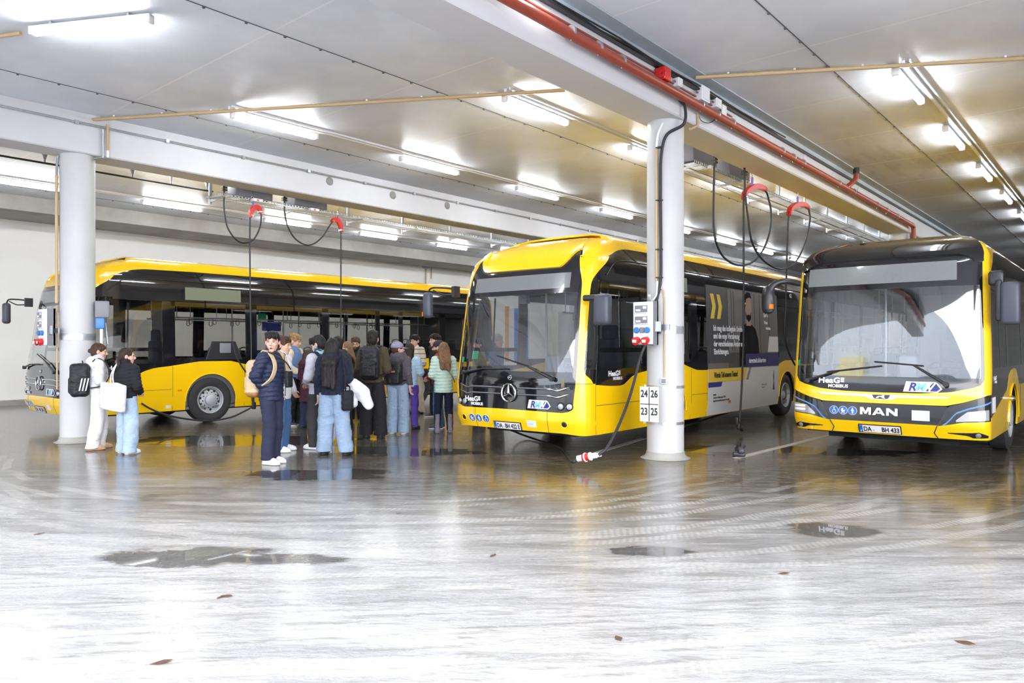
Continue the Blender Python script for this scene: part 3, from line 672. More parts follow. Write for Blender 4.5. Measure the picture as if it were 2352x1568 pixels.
for lb, X0, pts in (('charging cable curving from the charge port of the left bus', -15.0, [(534, 788), (541, 815), (556, 842), (570, 862), (580, 890), (583, 925)]),
                    ('black cable trailing along the floor beside the front wheel of the left bus', -14.9, [(325, 926), (345, 938), (380, 952), (430, 962), (480, 966), (530, 958), (562, 944), (580, 934)]),
                    ('black cable looping on the floor behind the crowd', -14.2, [(600, 946), (650, 928), (685, 925), (700, 936), (702, 955), (690, 972), (665, 982)])):
    P_ = [on_x(px, py, X0) for px, py in pts]
    for q_ in P_: q_.z = max(q_.z, .02)
    t = thing('charging_cable', lb, 'cable'); B().tube(spline(P_, 8), .019, 8).build('cable', MT['black_rubber'], t)
    if 'port' in lb: e = P_[-1]; B().rbox(e+Vector((-.04, -.04, -.14)), e+Vector((.04, .04, .02)), .02).build('plug', MT['black_plastic'], t)

leaf_m = mat('fallen_leaf', (.10, .05, .025), .7, noise=.3, nscale=40)
for k, (px, py) in enumerate(((915, 1178), (1132, 1275), (520, 1368), (505, 1371), (1800, 1316), (1690, 1020), (2035, 1114), (1420, 1465), (370, 1520), (1640, 1045), (90, 1225), (2215, 1475))):
    c = on_z(px, py, .004); a = k*1.7; r_ = .030+.012*(k % 3); b = B()
    P_ = [(r_*x, r_*y) for x, y in ((1, 0), (.5, .35), (.1, .5), (-.4, .3), (-1, 0), (-.4, -.35), (.1, -.45), (.5, -.3))]
    b.prism([(x*math.cos(a)-y*math.sin(a), x*math.sin(a)+y*math.cos(a)) for x, y in P_], c, (1, 0, .12), (0, 1, .05), (0, 0, .002))
    tag(b.build('fallen_leaf', leaf_m), 'small brown leaf lying flat on the wet floor', 'leaf', 'fallen leaves on the floor')
# ================================================================ buses
MT['yellow'] = mat('bus_yellow', (1.0, .60, .003), .22, coat=.6, noise=.02, nscale=3)
MT['gloss_black'] = mat('gloss_black_panel', (.010, .010, .012), .06, coat=.6)
MT['mask'] = mat('black_mask', (.013, .013, .017), .10, coat=.3)
MT['side_glass'] = glass('tinted_side_glass', (.80, .80, .79), 1.5, 1.3)
MT['clear_glass'] = glass('windscreen_glass', (.90, .92, .93), 1.62, 2.3)
MT['display'] = mat('display_panel', (.19, .20, .20), .18, coat=.5, noise=.08, nscale=30)
MT['display_green'] = mat('display_panel_green', (.18, .20, .13), .3, coat=.4)
MT['rim'] = mat('silver_rim', (.50, .51, .54), .45, .25)
MT['underbody'] = mat('underbody_black', (.012, .012, .012), .8)
MT['interior'] = mat('interior_grey', (.16, .16, .165), .6)
MT['interior_light'] = mat('interior_light_grey', (.42, .42, .40), .6)
MT['seat'] = mat('seat_fabric', (.045, .05, .07), .8, noise=.3, nscale=25)
MT['pole'] = mat('grey_pole', (.30, .31, .33), .35, .3)
MT['plate'] = mat('plate_white', (.80, .80, .82), .4)
MT['decal_white'] = mat('decal_white', (.80, .80, .84), .4)
MT['decal_blue'] = mat('decal_blue', (.02, .13, .50), .35)
MT['navy'] = mat('decal_navy', (.02, .03, .22), .4)
MT['cyan'] = mat('decal_cyan', (.25, .62, .70), .4)
MT['stripe_blue'] = mat('stripe_blue', (.10, .28, .62), .3)
MT['lamp_glass'] = mat('headlamp_lens', (.42, .43, .46), .10, .3, coat=1.)
MT['led'] = mat('headlamp_led', (.9, .9, .95), .2)
MT['orange'] = mat('orange_lens', (.8, .2, .01), .25)
MT['ad_dark'] = mat('advert_film_dark', (.065, .065, .072), .3, noise=.25, nscale=4)
MT['ad_mid'] = mat('advert_film_mid', (.15, .14, .14), .35, noise=.2, nscale=3)
MT['ad_white'] = mat('advert_film_white', (.62, .62, .64), .4)
MT['ad_yellow'] = mat('advert_film_yellow', (.72, .50, .05), .4)
MT['ad_navy'] = mat('advert_film_navy', (.035, .03, .13), .4)
MT['ad_skin'] = mat('advert_skin', (.36, .22, .16), .5)
MT['mirror_grey'] = mat('mirror_housing', (.055, .06, .085), .4)
MT['screen_blue'] = mat('interior_blue_panel', (.03, .13, .5), .5)
MT['green'] = mat('green_sticker', (.02, .32, .17), .4)

def sm(x, a, b): t = min(max((x-a)/(b-a), 0), 1); return t*t*(3-2*t)
class Shell:
    def __init__(s, W, D, L, n, side, front, yb=1.25):
        s.W, s.L, s.D, s.yb = W, L, D, yb
        P = []
        for k in range(49):
            t = (k/48)*PI/2; P.append((W*math.sin(t)**(2/n), D-D*max(math.cos(t), 0)**(2/n)))
        for k in range(1, 120): P.append((W, D+(L-.18-D)*k/119))
        for k in range(1, 13): a = k/12*PI/2; P.append((W-.18+.18*math.cos(a), L-.18+.18*math.sin(a)))
        for k in range(1, 9): P.append(((W-.18)*(1-k/8), L))
        P = np.array(P); s.P = P; d = np.r_[0, np.cumsum(np.hypot(*np.diff(P, axis=0).T))]; s.S = d
        s.side = np.array(side); s.front = np.array(front)
        s.smax = d[-1]
    def sx(s, x): i = 49; return math.copysign(np.interp(abs(x), s.P[:i, 0], s.S[:i]), x)
    def sy(s, y): i = 49+119; return float(np.interp(y, s.P[:i, 1]+np.arange(i)*1e-9, s.S[:i]))
    def pt0(s, S, v):
        a = abs(S); x = np.interp(a, s.S, s.P[:, 0]); y = np.interp(a, s.S, s.P[:, 1])
        zs, ix = np.interp(v, s.side[:, 0], s.side[:, 1]), np.interp(v, s.side[:, 0], s.side[:, 2])
        zf, iy = np.interp(v, s.front[:, 0], s.front[:, 1]), np.interp(v, s.front[:, 0], s.front[:, 2])
        w_ = 1-sm(y, 0, s.yb); wr = sm(y, s.L-.9, s.L)
        X = x*(1-ix/s.W); Y = y+iy*w_-wr*(.02+.06*max(v-1, 0)+max(v-3.1, 0)*.8)
        return Vector((math.copysign(X, S) if S else 0., Y, zs*(1-w_)+zf*w_))
    def pt(s, S, v, off=0.):
        p = s.pt0(S, v)
        if off:
            e = .004; a = s.pt0(S+e, v)-s.pt0(S-e, v); b = s.pt0(S, v+e)-s.pt0(S, v-e)
            n = a.cross(b)
            if n.length > 1e-12: p = p+n.normalized()*off
        return p
    def frame(s, S, v, off=.006):
        e = .02; a = s.pt0(S+e, v)-s.pt0(S-e, v); b = s.pt0(S, v+e)-s.pt0(S, v-e)
        n = a.cross(b).normalized(); a.normalize(); return frame_m(s.pt(S, v, off), a, n.cross(a))
def patch(sh, name, m, parent, f, nu, nv, off=0., th=.02, us=None, build=True, b=None):
    """a panel of the shell: f(u,w)->(s,v)"""
    us = us if us is not None else [k/nu for k in range(nu+1)]; nu = len(us)-1
    b = b or B(); o = len(b.v); q = nv+1
    for dz in (off, off-th):
        for u in us:
            for k in range(q): S, v = f(u, k/nv); b.v.append(tuple(sh.pt(S, v, dz)))
    N = (nu+1)*q
    F = []
    for i in range(nu):
        for k in range(nv):
            a = i*q+k; F.append((a, a+q, a+q+1, a+1)); c = a+N; F.append((c, c+1, c+q+1, c+q))
    edge = [(i*q, (i+1)*q) for i in range(nu)]+[(nu*q+k, nu*q+k+1) for k in range(nv)]+[((i+1)*q+nv, i*q+nv) for i in range(nu)]+[(k+1, k) for k in range(nv)]
    F += [(a2, a1, a1+N, a2+N) for a1, a2 in edge]
    b.f += [tuple(o+i for i in fc) for fc in F]; b.s += [True]*len(F)
    return b.build(name, m, parent, fix=False) if build else b
def rectf(s0, s1, v0, v1):
    v0f = v0 if callable(v0) else (lambda s: v0); v1f = v1 if callable(v1) else (lambda s: v1)
    def f(u, w_): s = s0+(s1-s0)*u; a, c = v0f(s), v1f(s); return s, a+(c-a)*w_
    return f
def vbound(v0, v1, sl, sr):
    def f(u, w_): v = v0+(v1-v0)*w_; a, c = sl(v), sr(v); return a+(c-a)*u, v
    return f
def circle_decal(sh, name, m, parent, S, v, r, off=.004, n=28, th=.003):
    fm = sh.frame(S, v, off); b = B()
    ring = [fm@Vector((r*math.cos(2*PI*k/n), r*math.sin(2*PI*k/n), 0)) for k in range(n)]; d = (fm.to_3x3()@Vector((0, 0, -th)))
    b.loft([[p+d for p in ring], ring], smooth=False); return b.build(name, m, parent)
def poly_decal(sh, name, m, parent, S, v, poly, off=.006, th=.003):
    fm = sh.frame(S, v, off); R = fm.to_3x3(); b = B()
    b.prism(poly, fm.translation, R@Vector((1, 0, 0)), R@Vector((0, 1, 0)), R@Vector((0, 0, -th))); return b.build(name, m, parent)
def wheel(parent, x, y, out, r=.48, front=True):
    o = B(); wd = .29; x1 = x; x0 = x-out*wd; ax = (out, 0, 0)
    o.lathe((x0, y, r), ax, [(.29, .01), (.40, .0), (r-.03, .01), (r, .04), (r, wd-.04), (r-.03, wd-.01), (.40, wd), (.32, wd-.015), (.29, wd-.03)], 48, cap=False)
    t = o.build('wheel', MT['tyre'], parent)
    prof = [(.29, wd-.03), (.285, wd-.005), (.268, wd-.012), (.262, wd-.05), (.235, wd-.075 if front else wd-.14), (.12, wd-.045 if front else wd-.15), (.11, wd-.0 if front else wd-.08), (.07, wd+.02 if front else wd-.05), (.0, wd+.022 if front else wd-.05)]
    b = B(); b.lathe((x0, y, r), ax, prof, 40, cap=False); b.build('rim', MT['rim'], t)
    b = B(); h = B()
    for k in range(10):
        a = 2*PI*k/10+.1; c = Vector((x0+out*(wd-.062 if front else wd-.135), y+.165*math.cos(a), r+.165*math.sin(a)))
        b.cyl(c, c+Vector((out*.03, 0, 0)), .014, 6)
        c = Vector((x0+out*(wd-.0655 if front else wd-.132), y+.208*math.cos(a+.31), r+.208*math.sin(a+.31)))
        h.cyl(c, c+Vector((out*.004, 0, 0)), .026, 14)
    b.build('wheel_nuts', MT['chrome'], t); h.build('vent_holes', MT['underbody'], t)
    return t
def seat(parent, x, y, facing=1, proto={}):
    if 'm' not in proto:
        s_ = B().rbox((-.21, -.22, .42), (.21, .22, .50), .04).rbox((-.21, .16, .48), (.21, .25, 1.12), .04).rbox((-.05, -.1, 0), (.05, .1, .42), .02)
        hd = B().tube([(-.16, .23, 1.1), (-.15, .25, 1.22), (0, .26, 1.25), (.15, .25, 1.22), (.16, .23, 1.1)], .014, 8)
        proto['m'] = s_.build('passenger_seat', MT['seat'], parent); proto['h'] = hd.build('grab_handle', MT['grey_plastic'], proto['m'])
        o = proto['m']
    else:
        o = proto['m'].copy(); C.objects.link(o); o.parent = parent; h = proto['h'].copy(); C.objects.link(h); h.parent = o
    o.location = (x, y, .36); o.rotation_euler = (0, 0, 0 if facing == 1 else PI); return o
def interior(t, sh, floor=.36, partition=True, L=None):
    W, L = sh.W-.06, sh.L
    B().box((-W+.02, .75, .30), (W-.02, L-.25, floor)).build('cabin_floor', MT['interior'], t)
    B().rbox((-W+.12, 1.15, 2.72), (W-.12, L-.3, 2.80), .02).build('cabin_ceiling', MT['interior_light'], t)
    B().box((-W+.05, L-1.5, floor), (W-.05, L-1.42, 2.7)).build('rear_bulkhead', MT['interior'], t)
    for y in (2.85, 8.8):
        for s_ in (-1, 1): b = B(); b.rbox((s_*W-(.0 if s_ < 0 else .62)+.03*(s_ < 0)*1, y-.62, floor), (s_*W+(.62 if s_ < 0 else -.0)-.03*(s_ > 0), y+.62, 1.12), .05); b.build('wheel_housing', MT['interior'], t)
    B().rbox((-W+.12, .38, .62), (W-.12, .95, 1.12), .08).build('dashboard', MT['interior'], t)
    c = Vector((.62, .98, 1.30)); u = Vector((0, -.45, .9)).normalized(); e1 = Vector((1, 0, 0)); e2 = u.cross(e1)
    b = B().tube([c+(e1*math.cos(2*PI*k/24)+e2*math.sin(2*PI*k/24))*.23 for k in range(24)], .014, 8, closed=True)
    b.tube([c-e1*.22, c+e1*.22], .014, 6); b.tube([c, c-u*.35], .03, 8); b.build('steering_wheel', MT['black_plastic'], t)
    b = B().rbox((.36, 1.45, .85), (.88, 1.95, 1.0), .06).rbox((.38, 1.88, .95), (.86, 2.02, 1.75), .06).rbox((.47, 1.9, 1.72), (.77, 2.0, 1.98), .05).rbox((.45, 1.5, .36), (.8, 1.9, .86), .04)
    b.build('driver_seat', MT['seat'], t)
    b = B().box((.05, 1.2, .7), (.09, 2.15, 1.35)).box((.05, 2.12, .7), (W-.15, 2.16, 2.45)); b.build('driver_partition', MT['interior'], t)
    B().box((.06, 1.2, 1.35), (.075, 2.1, 2.2)).build('partition_glass', MT['side_glass'], t)
    if partition: B().rbox((.0, .95, 1.12), (.26, 1.12, 1.48), .04).build('ticket_machine', MT['grey_plastic'], t)
    for x, y in ((-.25, 1.3), (.3, 2.4), (-.35, 4.2), (.35, 4.2), (-.35, 5.6), (.35, 5.6), (-.35, 7.0), (.35, 7.0), (-.35, 8.3), (.35, 9.6)):
        B().cyl((x, y, floor), (x, y, 2.73), .018, 8).build('grab_pole', MT['pole'], t)
    for s_ in (-1, 1):
        b = B().cyl((s_*.62, 2.3, 2.25), (s_*.62, 9.8, 2.25), .016, 8)
        for y in np.arange(2.4, 9.8, .9): b.cyl((s_*.62, y, 2.25), (s_*.62, y, 2.72), .01, 6)
        b.build('grab_rail', MT['pole'], t)
        for y in np.arange(2.7, 9.7, .55):
            B().tube([(s_*.62, y-.03, 2.235), (s_*.62, y-.04, 2.14), (s_*.62, y, 2.11), (s_*.62, y+.04, 2.14), (s_*.62, y+.03, 2.235)], .008, 6).build('strap_handle', MT['black_plastic'], t)
    for y in (3.75, 4.65, 5.5, 6.35, 7.2, 8.0):
        for x in (.95, .5): seat(t, x, y)
    for y in (3.75, 4.6, 6.9, 7.8):
        for x in (-.95, -.5): seat(t, x, y)
    for y in (9.6, 10.2):
        for x in (.92, .47, -.92, -.47): seat(t, x, y).location.z = .6
def underbody(t, sh, arches):
    W, L = sh.W, sh.L; b = B().box((-W+.42, .5, .24), (W-.42, L-.4, .34))
    y = .32
    for a0, a1 in [(.55, arches[0]-.58), (arches[0]+.58, arches[1]-.58), (arches[1]+.58, L-.3)]: b.box((-W+.08, a0, .30), (W-.08, a1, .355))
    b.build('underbody', MT['underbody'], t)
    for a in arches:
        for s_ in (-1, 1):
            b = B(); R = .60; rings = []
            for x in (s_*(W-.03), s_*(W-.45)): rings.append([(x, a+R*math.cos(PI*k/16), .46+R*math.sin(PI*k/16)) for k in range(17)])
            b.loft(rings, cap=False, closed=False)
            b.add([rings[1][k] for k in range(17)]+[(rings[1][0][0], a, .46)], [(k, k+1, 17) for k in range(16)]); b.build('wheel_arch_liner', MT['underbody'], t)
    b = B()
    for a in arches: b.cyl((-W+.3, a, .48), (W-.3, a, .48), .07, 12)
    b.build('axle', MT['underbody'], t)
def arch_low(arches, skirt, R=.56, cz=.48):
    def f(y):
        for a in arches:
            if abs(y-a) < R: return max(skirt, cz+math.sqrt(max(R*R-(y-a)**2, 0)))
        return skirt
    return f
def side_us(sh, y0, y1, arches, R=.56, step=.12, extra=()):
    ys = list(np.arange(y0, y1, step))+[y1]+list(extra)
    for a in arches:
        for k in range(25): ys.append(a-R*math.cos(PI*k/24))
        ys += [a-R-.001, a+R+.001]
    ys = sorted(set(round(float(y), 4) for y in ys if y0 <= y <= y1)); return ys
def side_strip(sh, name, m, t, ys, lo, hi, sgn=1, nv=3, off=0., th=.02):
    S = [sh.sy(y) for y in ys]; us = [k/(len(ys)-1) for k in range(len(ys))]
    def f(u, w_):
        i = u*(len(ys)-1); j = int(round(i)); y = ys[j]; a, c = lo(y), hi(y)
        if c < a+.002: c = a+.002
        return sgn*S[j], (a+(c-a)*w_)
    if sgn < 0: S2 = f; f = lambda u, w_: S2(1-u, w_)
    return patch(sh, name, m, t, f, 1, nv, off, th, us=us)
def pram(b_, c=1.): pass
def pictogram(sh, t, S, v, kind, r=.068):
    d = circle_decal(sh, 'pictogram', MT['decal_white'], t, S, v, r, .004); circle_decal(sh, 'blue_disc', MT['decal_blue'], d, S, v, r*.92, .006)
    k = r/.068; P = []
    def arc(cx, cy, rr, a0, a1, n=12): return [(cx+rr*math.cos(math.radians(a0+(a1-a0)*i/n)), cy+rr*math.sin(math.radians(a0+(a1-a0)*i/n))) for i in range(n+1)]
    if kind == 'walker': P = [arc(0, .036, .010, 0, 350), [(-.012, .024), (.012, .024), (.026, -.004), (.020, -.008), (.010, .008), (.010, -.046), (.002, -.046), (0, -.01), (-.003, -.046), (-.012, -.046), (-.010, .008), (-.020, -.008), (-.026, -.004)], [(.024, -.006), (.027, -.006), (.027, -.046), (.024, -.046)]]
    if kind == 'pram': P = [arc(0, .002, .030, 180, 360)+[(.042, .022), (.036, .020), (.028, .006)], arc(-.003, .006, .030, 70, 180)+[(-.003, .006)], arc(-.016, -.038, .009, 0, 350), arc(.016, -.038, .009, 0, 350)]
    if kind == 'wheelchair': P = [arc(.004, .040, .010, 0, 350), [(-.002, .028), (.010, .028), (.010, .006), (.030, .004), (.038, -.03), (.030, -.032), (.024, -.004), (-.002, -.004)], arc(.002, -.02, .030, 120, 330)+arc(.002, -.02, .024, 330, 120)]
    for p in P: poly_decal(sh, 'symbol', MT['decal_white'], d, S, v, [(x*k, y*k) for x, y in p], .008)
def plate(sh, t, S, v, txt, w_=.52, h=.11):
    fm = sh.frame(S, v, .008); R = fm.to_3x3(); ux, uy, uz = R@Vector((1, 0, 0)), R@Vector((0, 1, 0)), R@Vector((0, 0, 1)); o = fm.translation
    def rect(x0, x1, y0, y1, z0, z1, nm, m, par): b = B(); b.prism([(x0, y0), (x1, y0), (x1, y1), (x0, y1)], o+uz*z0, ux, uy, uz*(z1-z0)); return b.build(nm, m, par)
    p = rect(-w_/2-.012, w_/2+.012, -h/2-.010, h/2+.010, -.01, .012, 'number_plate', MT['black_plastic'], t)
    rect(-w_/2, w_/2, -h/2, h/2, .012, .015, 'plate_face', MT['plate'], p); rect(-w_/2, -w_/2+.045, -h/2, h/2, .015, .017, 'blue_band', MT['decal_blue'], p)
    a, b_ = txt; M_ = fm@Matrix.Translation((-w_/2+.055, -.038, .016)); text_mesh('lettering', a, .105, MT['ink'], p, M_, .001, .003, 'LEFT', .72)
    M_ = fm@Matrix.Translation((w_/2-.012, -.038, .016)); text_mesh('lettering', b_, .105, MT['ink'], p, M_, .001, .003, 'RIGHT', .72)
    M_ = fm@Matrix.Translation((-w_/2+.022, -.045, .018)); text_mesh('lettering', 'D', .03, MT['decal_white'], p, M_, .001, .001, 'CENTER', .8)
    b = B(); b.lathe(o+ux*(-w_/2+.19)+uy*(-.02)+uz*.015, uz, [(.014, 0), (.014, .002), (0, .002)], 14); b.build('seal', MT['zinc'], p)
def heag(sh, t, S, v, k=1., m=None):
    fm = sh.frame(S, v, .008); m = MT['decal_white']
    g_ = text_mesh('operator_lettering', 'HeaG', .11*k, m, t, fm@Matrix.Translation((-.17*k, 0, 0)), .001, .004*k, 'LEFT', 1.15)
    b = B(); R = fm.to_3x3()
    for j in range(3): b.prism([(.135*k, (.012+.024*j)*k), (.185*k, (.012+.024*j)*k), (.185*k, (.03+.024*j)*k), (.135*k, (.03+.024*j)*k)], fm.translation, R@Vector((1, 0, 0)), R@Vector((0, 1, 0)), R@Vector((0, 0, .001)))
    b.build('emblem', m, g_)
    text_mesh('lettering', 'MOBIBUS', .062*k, m, g_, fm@Matrix.Translation((-.03*k, -.062*k, 0)), .001, .0025*k, 'LEFT', 1.05)
def rmv(sh, t, S, v, k=1., letters='RMV'):
    P = [(-.215, -.065), (.165, -.065), (.215, -.02), (.165, .05), (.14, .065), (-.185, .065)]
    d = poly_decal(sh, 'network_badge', MT['decal_white'], t, S, v, [(x*k, y*k) for x, y in P], .006)
    P = [(.035, -.052), (.155, -.052), (.192, -.02), (.145, .045), (.11, .05)]
    poly_decal(sh, 'blue_wedge', MT['navy'], d, S, v, [(x*k, y*k) for x, y in P], .009)
    fm = sh.frame(S, v, .011)
    for ch, x, m in (('R', -.115, MT['navy']), ('M', -.03, MT['cyan']), ('V', .075, MT['decal_white'])):
        text_mesh('lettering', ch, .145*k, m, d, fm@Matrix.Translation((x*k, -.052*k, .001)), .001, .004, 'CENTER', 1.0, .25)
def sticker(sh, t, S, v, w_=.17, h=.11):
    d = poly_decal(sh, 'white_sticker', MT['decal_white'], t, S, v, [(-w_/2, -h/2), (w_/2, -h/2), (w_/2, h/2), (-w_/2, h/2)], .006)
    for y, l in ((.035, .4), (.005, .85), (-.012, .75), (-.038, .45)): poly_decal(sh, 'print_line', MT['zinc'], d, S, v, [(-w_*.42, y), (-w_*.42+w_*.8*l, y), (-w_*.42+w_*.8*l, y+.006), (-w_*.42, y+.006)], .008)
def wiper(t, sh, s0, v0, s1, v1, s2, v2):
    a, m_, c = sh.pt(s0, v0, .05), sh.pt(s1, v1, .045), sh.pt(s2, v2, .03)
    b = B().tube([a, m_], [.024, .012], 8); b.cyl(a-Vector((0, -.03, 0)), a+Vector((0, -.03, 0)), .034, 14); w_ = b.build('wiper_arm', MT['black_plastic'], t)
    S_ = [sh.pt(s1+(s2-s1)*k/8, v1+(v2-v1)*k/8, .028) for k in range(-2, 9)]
    B().tube(S_, .011, 6).build('wiper_blade', MT['black_rubber'], w_)

# ---------------------------------------------------------------- rounded-nose bus (left and middle)
def citaro(label, number, platetxt, W, loc, rz, star=True, ad=False, badge='RMV'):
    L = 12.13; AR = (2.85, 8.78)
    side = [(.25, .25, .035), (.5, .5, .0), (1.3, 1.3, 0), (2.9, 2.9, .05), (3.0, 3.0, .065), (3.15, 3.15, .10), (3.25, 3.245, .15), (3.35, 3.33, .22), (3.45, 3.39, .32), (3.55, 3.43, .46), (3.8, 3.46, .7), (4.5, 3.47, W)]
    front = [(.25, .25, .09), (.5, .5, .0), (1.05, 1.05, .0), (1.25, 1.25, .03), (2.4, 2.4, .20), (2.75, 2.75, .28), (2.85, 2.85, .315), (3.0, 2.98, .38), (3.1, 3.07, .45), (3.25, 3.18, .60), (3.4, 3.28, .82), (3.6, 3.38, 1.15), (4.5, 3.50, 2.2)]
    sh = Shell(W, .46, L, 4.2, side, front, 1.5)
    t = thing('city_bus', label, 'bus', (*loc, 0), rz)
    sB = lambda v: sh.sx(W-.145)-.10*sm(v, 2.5, 3.0)-.16*(1-min(1, max(0, (v-.62)/.13)))**2
    sG = lambda v: sh.sy(.13+.20*(1-sm(v, 1.05, 1.25))+.02*v+.50*sm(v, 2.5, 3.05)**1.6)
    sC = sh.sy(.40)
    ybl = lambda y: float(np.interp(y, (0, .3, .41, .8, 1.1, 1.25, 1.45, 1.65, 1.95, 2.3, 2.6, 3.3, 3.55, 3.85, 4.1, 8.0, 8.3, 8.6, 9.3, 9.7, 10, L), (1.06, 1.055, 1.05, 1.02, 1.01, 1.03, 1.13, 1.19, 1.22, 1.27, 1.31, 1.31, 1.25, 1.19, 1.18, 1.18, 1.24, 1.3, 1.3, 1.22, 1.18, 1.18)))
    def top(s):
        a = abs(s); b1 = sB(2.9)
        if a < b1: return 2.82+.34*sm(a, b1-.34, b1+.02)
        y = float(np.interp(a, sh.S[:168], sh.P[:168, 1]))
        return float(np.interp(y, (0, .3, .5, .75, 1.07, 1.5, 2.5, L), (2.97, 2.98, 3.0, 3.05, 3.13, 3.18, 3.2, 3.2)))
    Y, K = MT['yellow'], MT['gloss_black']
    # roof with the front hood
    ss = sorted(set([round(v, 3) for v in list(np.linspace(0, sC+1.2, 70))+list(np.linspace(sC+1.2, sh.smax, 80))]))
    S_all = [-v for v in reversed(ss[1:])]+ss
    def rf(u, w_):
        s = S_all[int(round(u*(len(S_all)-1)))]; a = top(s); return s, a+(4.5-a)*(w_**1.35)
    patch(sh, 'roof', Y, t, rf, 1, 22, .004, .02, us=[k/(len(S_all)-1) for k in range(len(S_all))])
    # hood lip over the destination display
    hb = sB(2.9)-.01
    patch(sh, 'hood_lip', Y, t, lambda u, w_: (lambda s: (s, top(s)+.0+w_*.12))(-hb+2*hb*u), 50, 4, .035, .05)
    # front bumper with lower corners
    vb = lambda s: (.63+.02*math.cos(s)) if abs(s) < sB(.9)-.16 else (.65+(.16-math.sqrt(max(.16**2-(abs(s)-(sB(.9)-.16))**2, 0)))*1.0 if abs(s) < sB(.9) else 1.07)
    sb_ = sB(.9)
    skf = lambda s: .335-.03*sm(abs(s), .9, 1.3)
    ups = sorted(set(list(np.linspace(-sC, -sb_-.0005, 8))+list(np.linspace(-sb_, sb_, 60))+list(np.linspace(sb_+.0005, sC, 8))))
    def bf(u, w_):
        s = ups[int(round(u*(len(ups)-1)))]; a, c = skf(s), vb(s); return s, a+(c-a)*w_
    bp = patch(sh, 'front_bumper', Y, t, bf, 1, 8, .004, .03, us=[k/(len(ups)-1) for k in range(len(ups))])
    for s_ in (-.72, .72): patch(sh, 'seam', MT['underbody'], bp, rectf(s_-.003, s_+.003, .33, .66), 1, 4, .006, .003)
    for s_ in (-1, 1):
        b = B(); fm = sh.frame(s_*1.0, .47, .0); ax = fm.to_3x3()@Vector((0, 0, 1)); b.lathe(fm.translation, ax, [(.065, .004), (.058, .012), (.045, .006), (.044, -.0), (0, .004)], 24); b.build('fog_lamp_recess', Y, bp)
        b = B(); b.lathe(fm.translation+ax*.004, ax, [(.042, 0), (.03, .008), (0, .01)], 20); b.build('fog_lamp', MT['underbody'], bp)
    # corner pillars
    for g_ in (1, -1):
        f = vbound(1.07, 3.02, lambda v: g_*sB(v) if g_ > 0 else -sG(v), lambda v: sG(v) if g_ > 0 else -sB(v))
        patch(sh, 'corner_pillar', Y, t, f, 6, 30, .004, .025)
        patch(sh, 'seam', MT['underbody'], t, rectf(g_*(sh.sy(.06)) if g_ > 0 else -sh.sy(.42), g_*sh.sy(.42) if g_ > 0 else -sh.sy(.06), 1.068, 1.074), 8, 1, .0065, .003)
        patch(sh, 'seam', MT['underbody'], t, rectf(min(g_*sC, g_*(sC+.005)), max(g_*sC, g_*(sC+.005)), .31, 1.05), 1, 6, .0065, .003)
    # black mask, windscreen, display
    mk = patch(sh, 'front_mask', K, t, lambda u, w_: (lambda s: (s, vb(s)+(1.24-vb(s))*w_))(-sb_+.001+(2*sb_-.002)*u), 60, 8, .0, .02)
    sBm = lambda v: sB(v)-.055; sB2 = lambda v: sB(v)
    patch(sh, 'windscreen', MT['clear_glass'], t, vbound(1.24, 2.44, lambda v: -sB(v)+.04, lambda v: sB(v)-.04), 50, 24, -.002, .008)
    for g_ in (1, -1): patch(sh, 'windscreen_edge', K, t, vbound(1.2, 2.46, (lambda v: sB(v)-.05) if g_ > 0 else (lambda v: -sB(v)), (lambda v: sB(v)) if g_ > 0 else (lambda v: -sB(v)+.05)), 3, 16, .002, .02)
    b2 = sB(2.6)
    patch(sh, 'display_mask', K, t, lambda u, w_: (lambda s: (s, 2.43+(top(s)+.03-2.43)*w_))(-b2+2*b2*u), 60, 8, .001, .02)
    d = patch(sh, 'destination_display', MT['display'], t, rectf(-.98, .98, 2.50, 2.735), 40, 4, .004, .004)
    fr = B(); patch(sh, '', None, None, rectf(-1.03, 1.03, 2.735, 2.765), 40, 1, .003, .004, build=False, b=fr); patch(sh, '', None, None, rectf(-1.03, 1.03, 2.47, 2.50), 40, 1, .003, .004, build=False, b=fr)
    fr.build('display_border', MT['mask'], d)
    b = B().box((-.07, .33, 2.30), (.07, .42, 2.46)); b.build('camera_housing', MT['black_plastic'], t)
    # grille bars, star, lamps
    for v0 in (.985, .885):
        for g_ in (1, -1):
            b = B(); P_ = []
            for k in range(25):
                s = g_*(.17+(1.08-.17)*k/24); P_.append((s, v0-.02*sm(abs(s), .75, .9)+.05*sm(abs(s), .88, 1.1)))
            w0 = lambda k: .012 if k < 17 else .012-.006*(k-17)/8
            b.tube([sh.pt(s, v, .008) for s, v in P_], [w0(k)*1.2 for k in range(25)], 8); b.build('chrome_bar', MT['chrome'], mk)
    if star:
        fm = sh.frame(0, .905, .03); R = fm.to_3x3(); o = fm.translation
        b = B().tube([o+R@Vector((.135*math.cos(2*PI*k/40), .135*math.sin(2*PI*k/40), 0)) for k in range(40)], .013, 8, closed=True)
        for k in range(3):
            a = PI/2+k*2*PI/3; u = Vector((math.cos(a), math.sin(a), 0)); n_ = Vector((-u.y, u.x, 0)); q = .026
            vs = [u*.128, n_*q*.8-u*.012, -n_*q*.8-u*.012, Vector((0, 0, .02)), Vector((0, 0, -.005))]
            b.add([o+R@p_ for p_ in vs], [(0, 1, 3), (0, 3, 2), (1, 4, 3), (3, 4, 2), (0, 4, 1), (0, 2, 4)])
        b.build('round_star_emblem', MT['chrome'], mk)
        fm = sh.frame(0, 1.14, .008); R = fm.to_3x3(); o = fm.translation
        b = B().tube([o+R@Vector((.034*math.cos(2*PI*k/24), .034*math.sin(2*PI*k/24), 0)) for k in range(24)], .005, 6, closed=True)
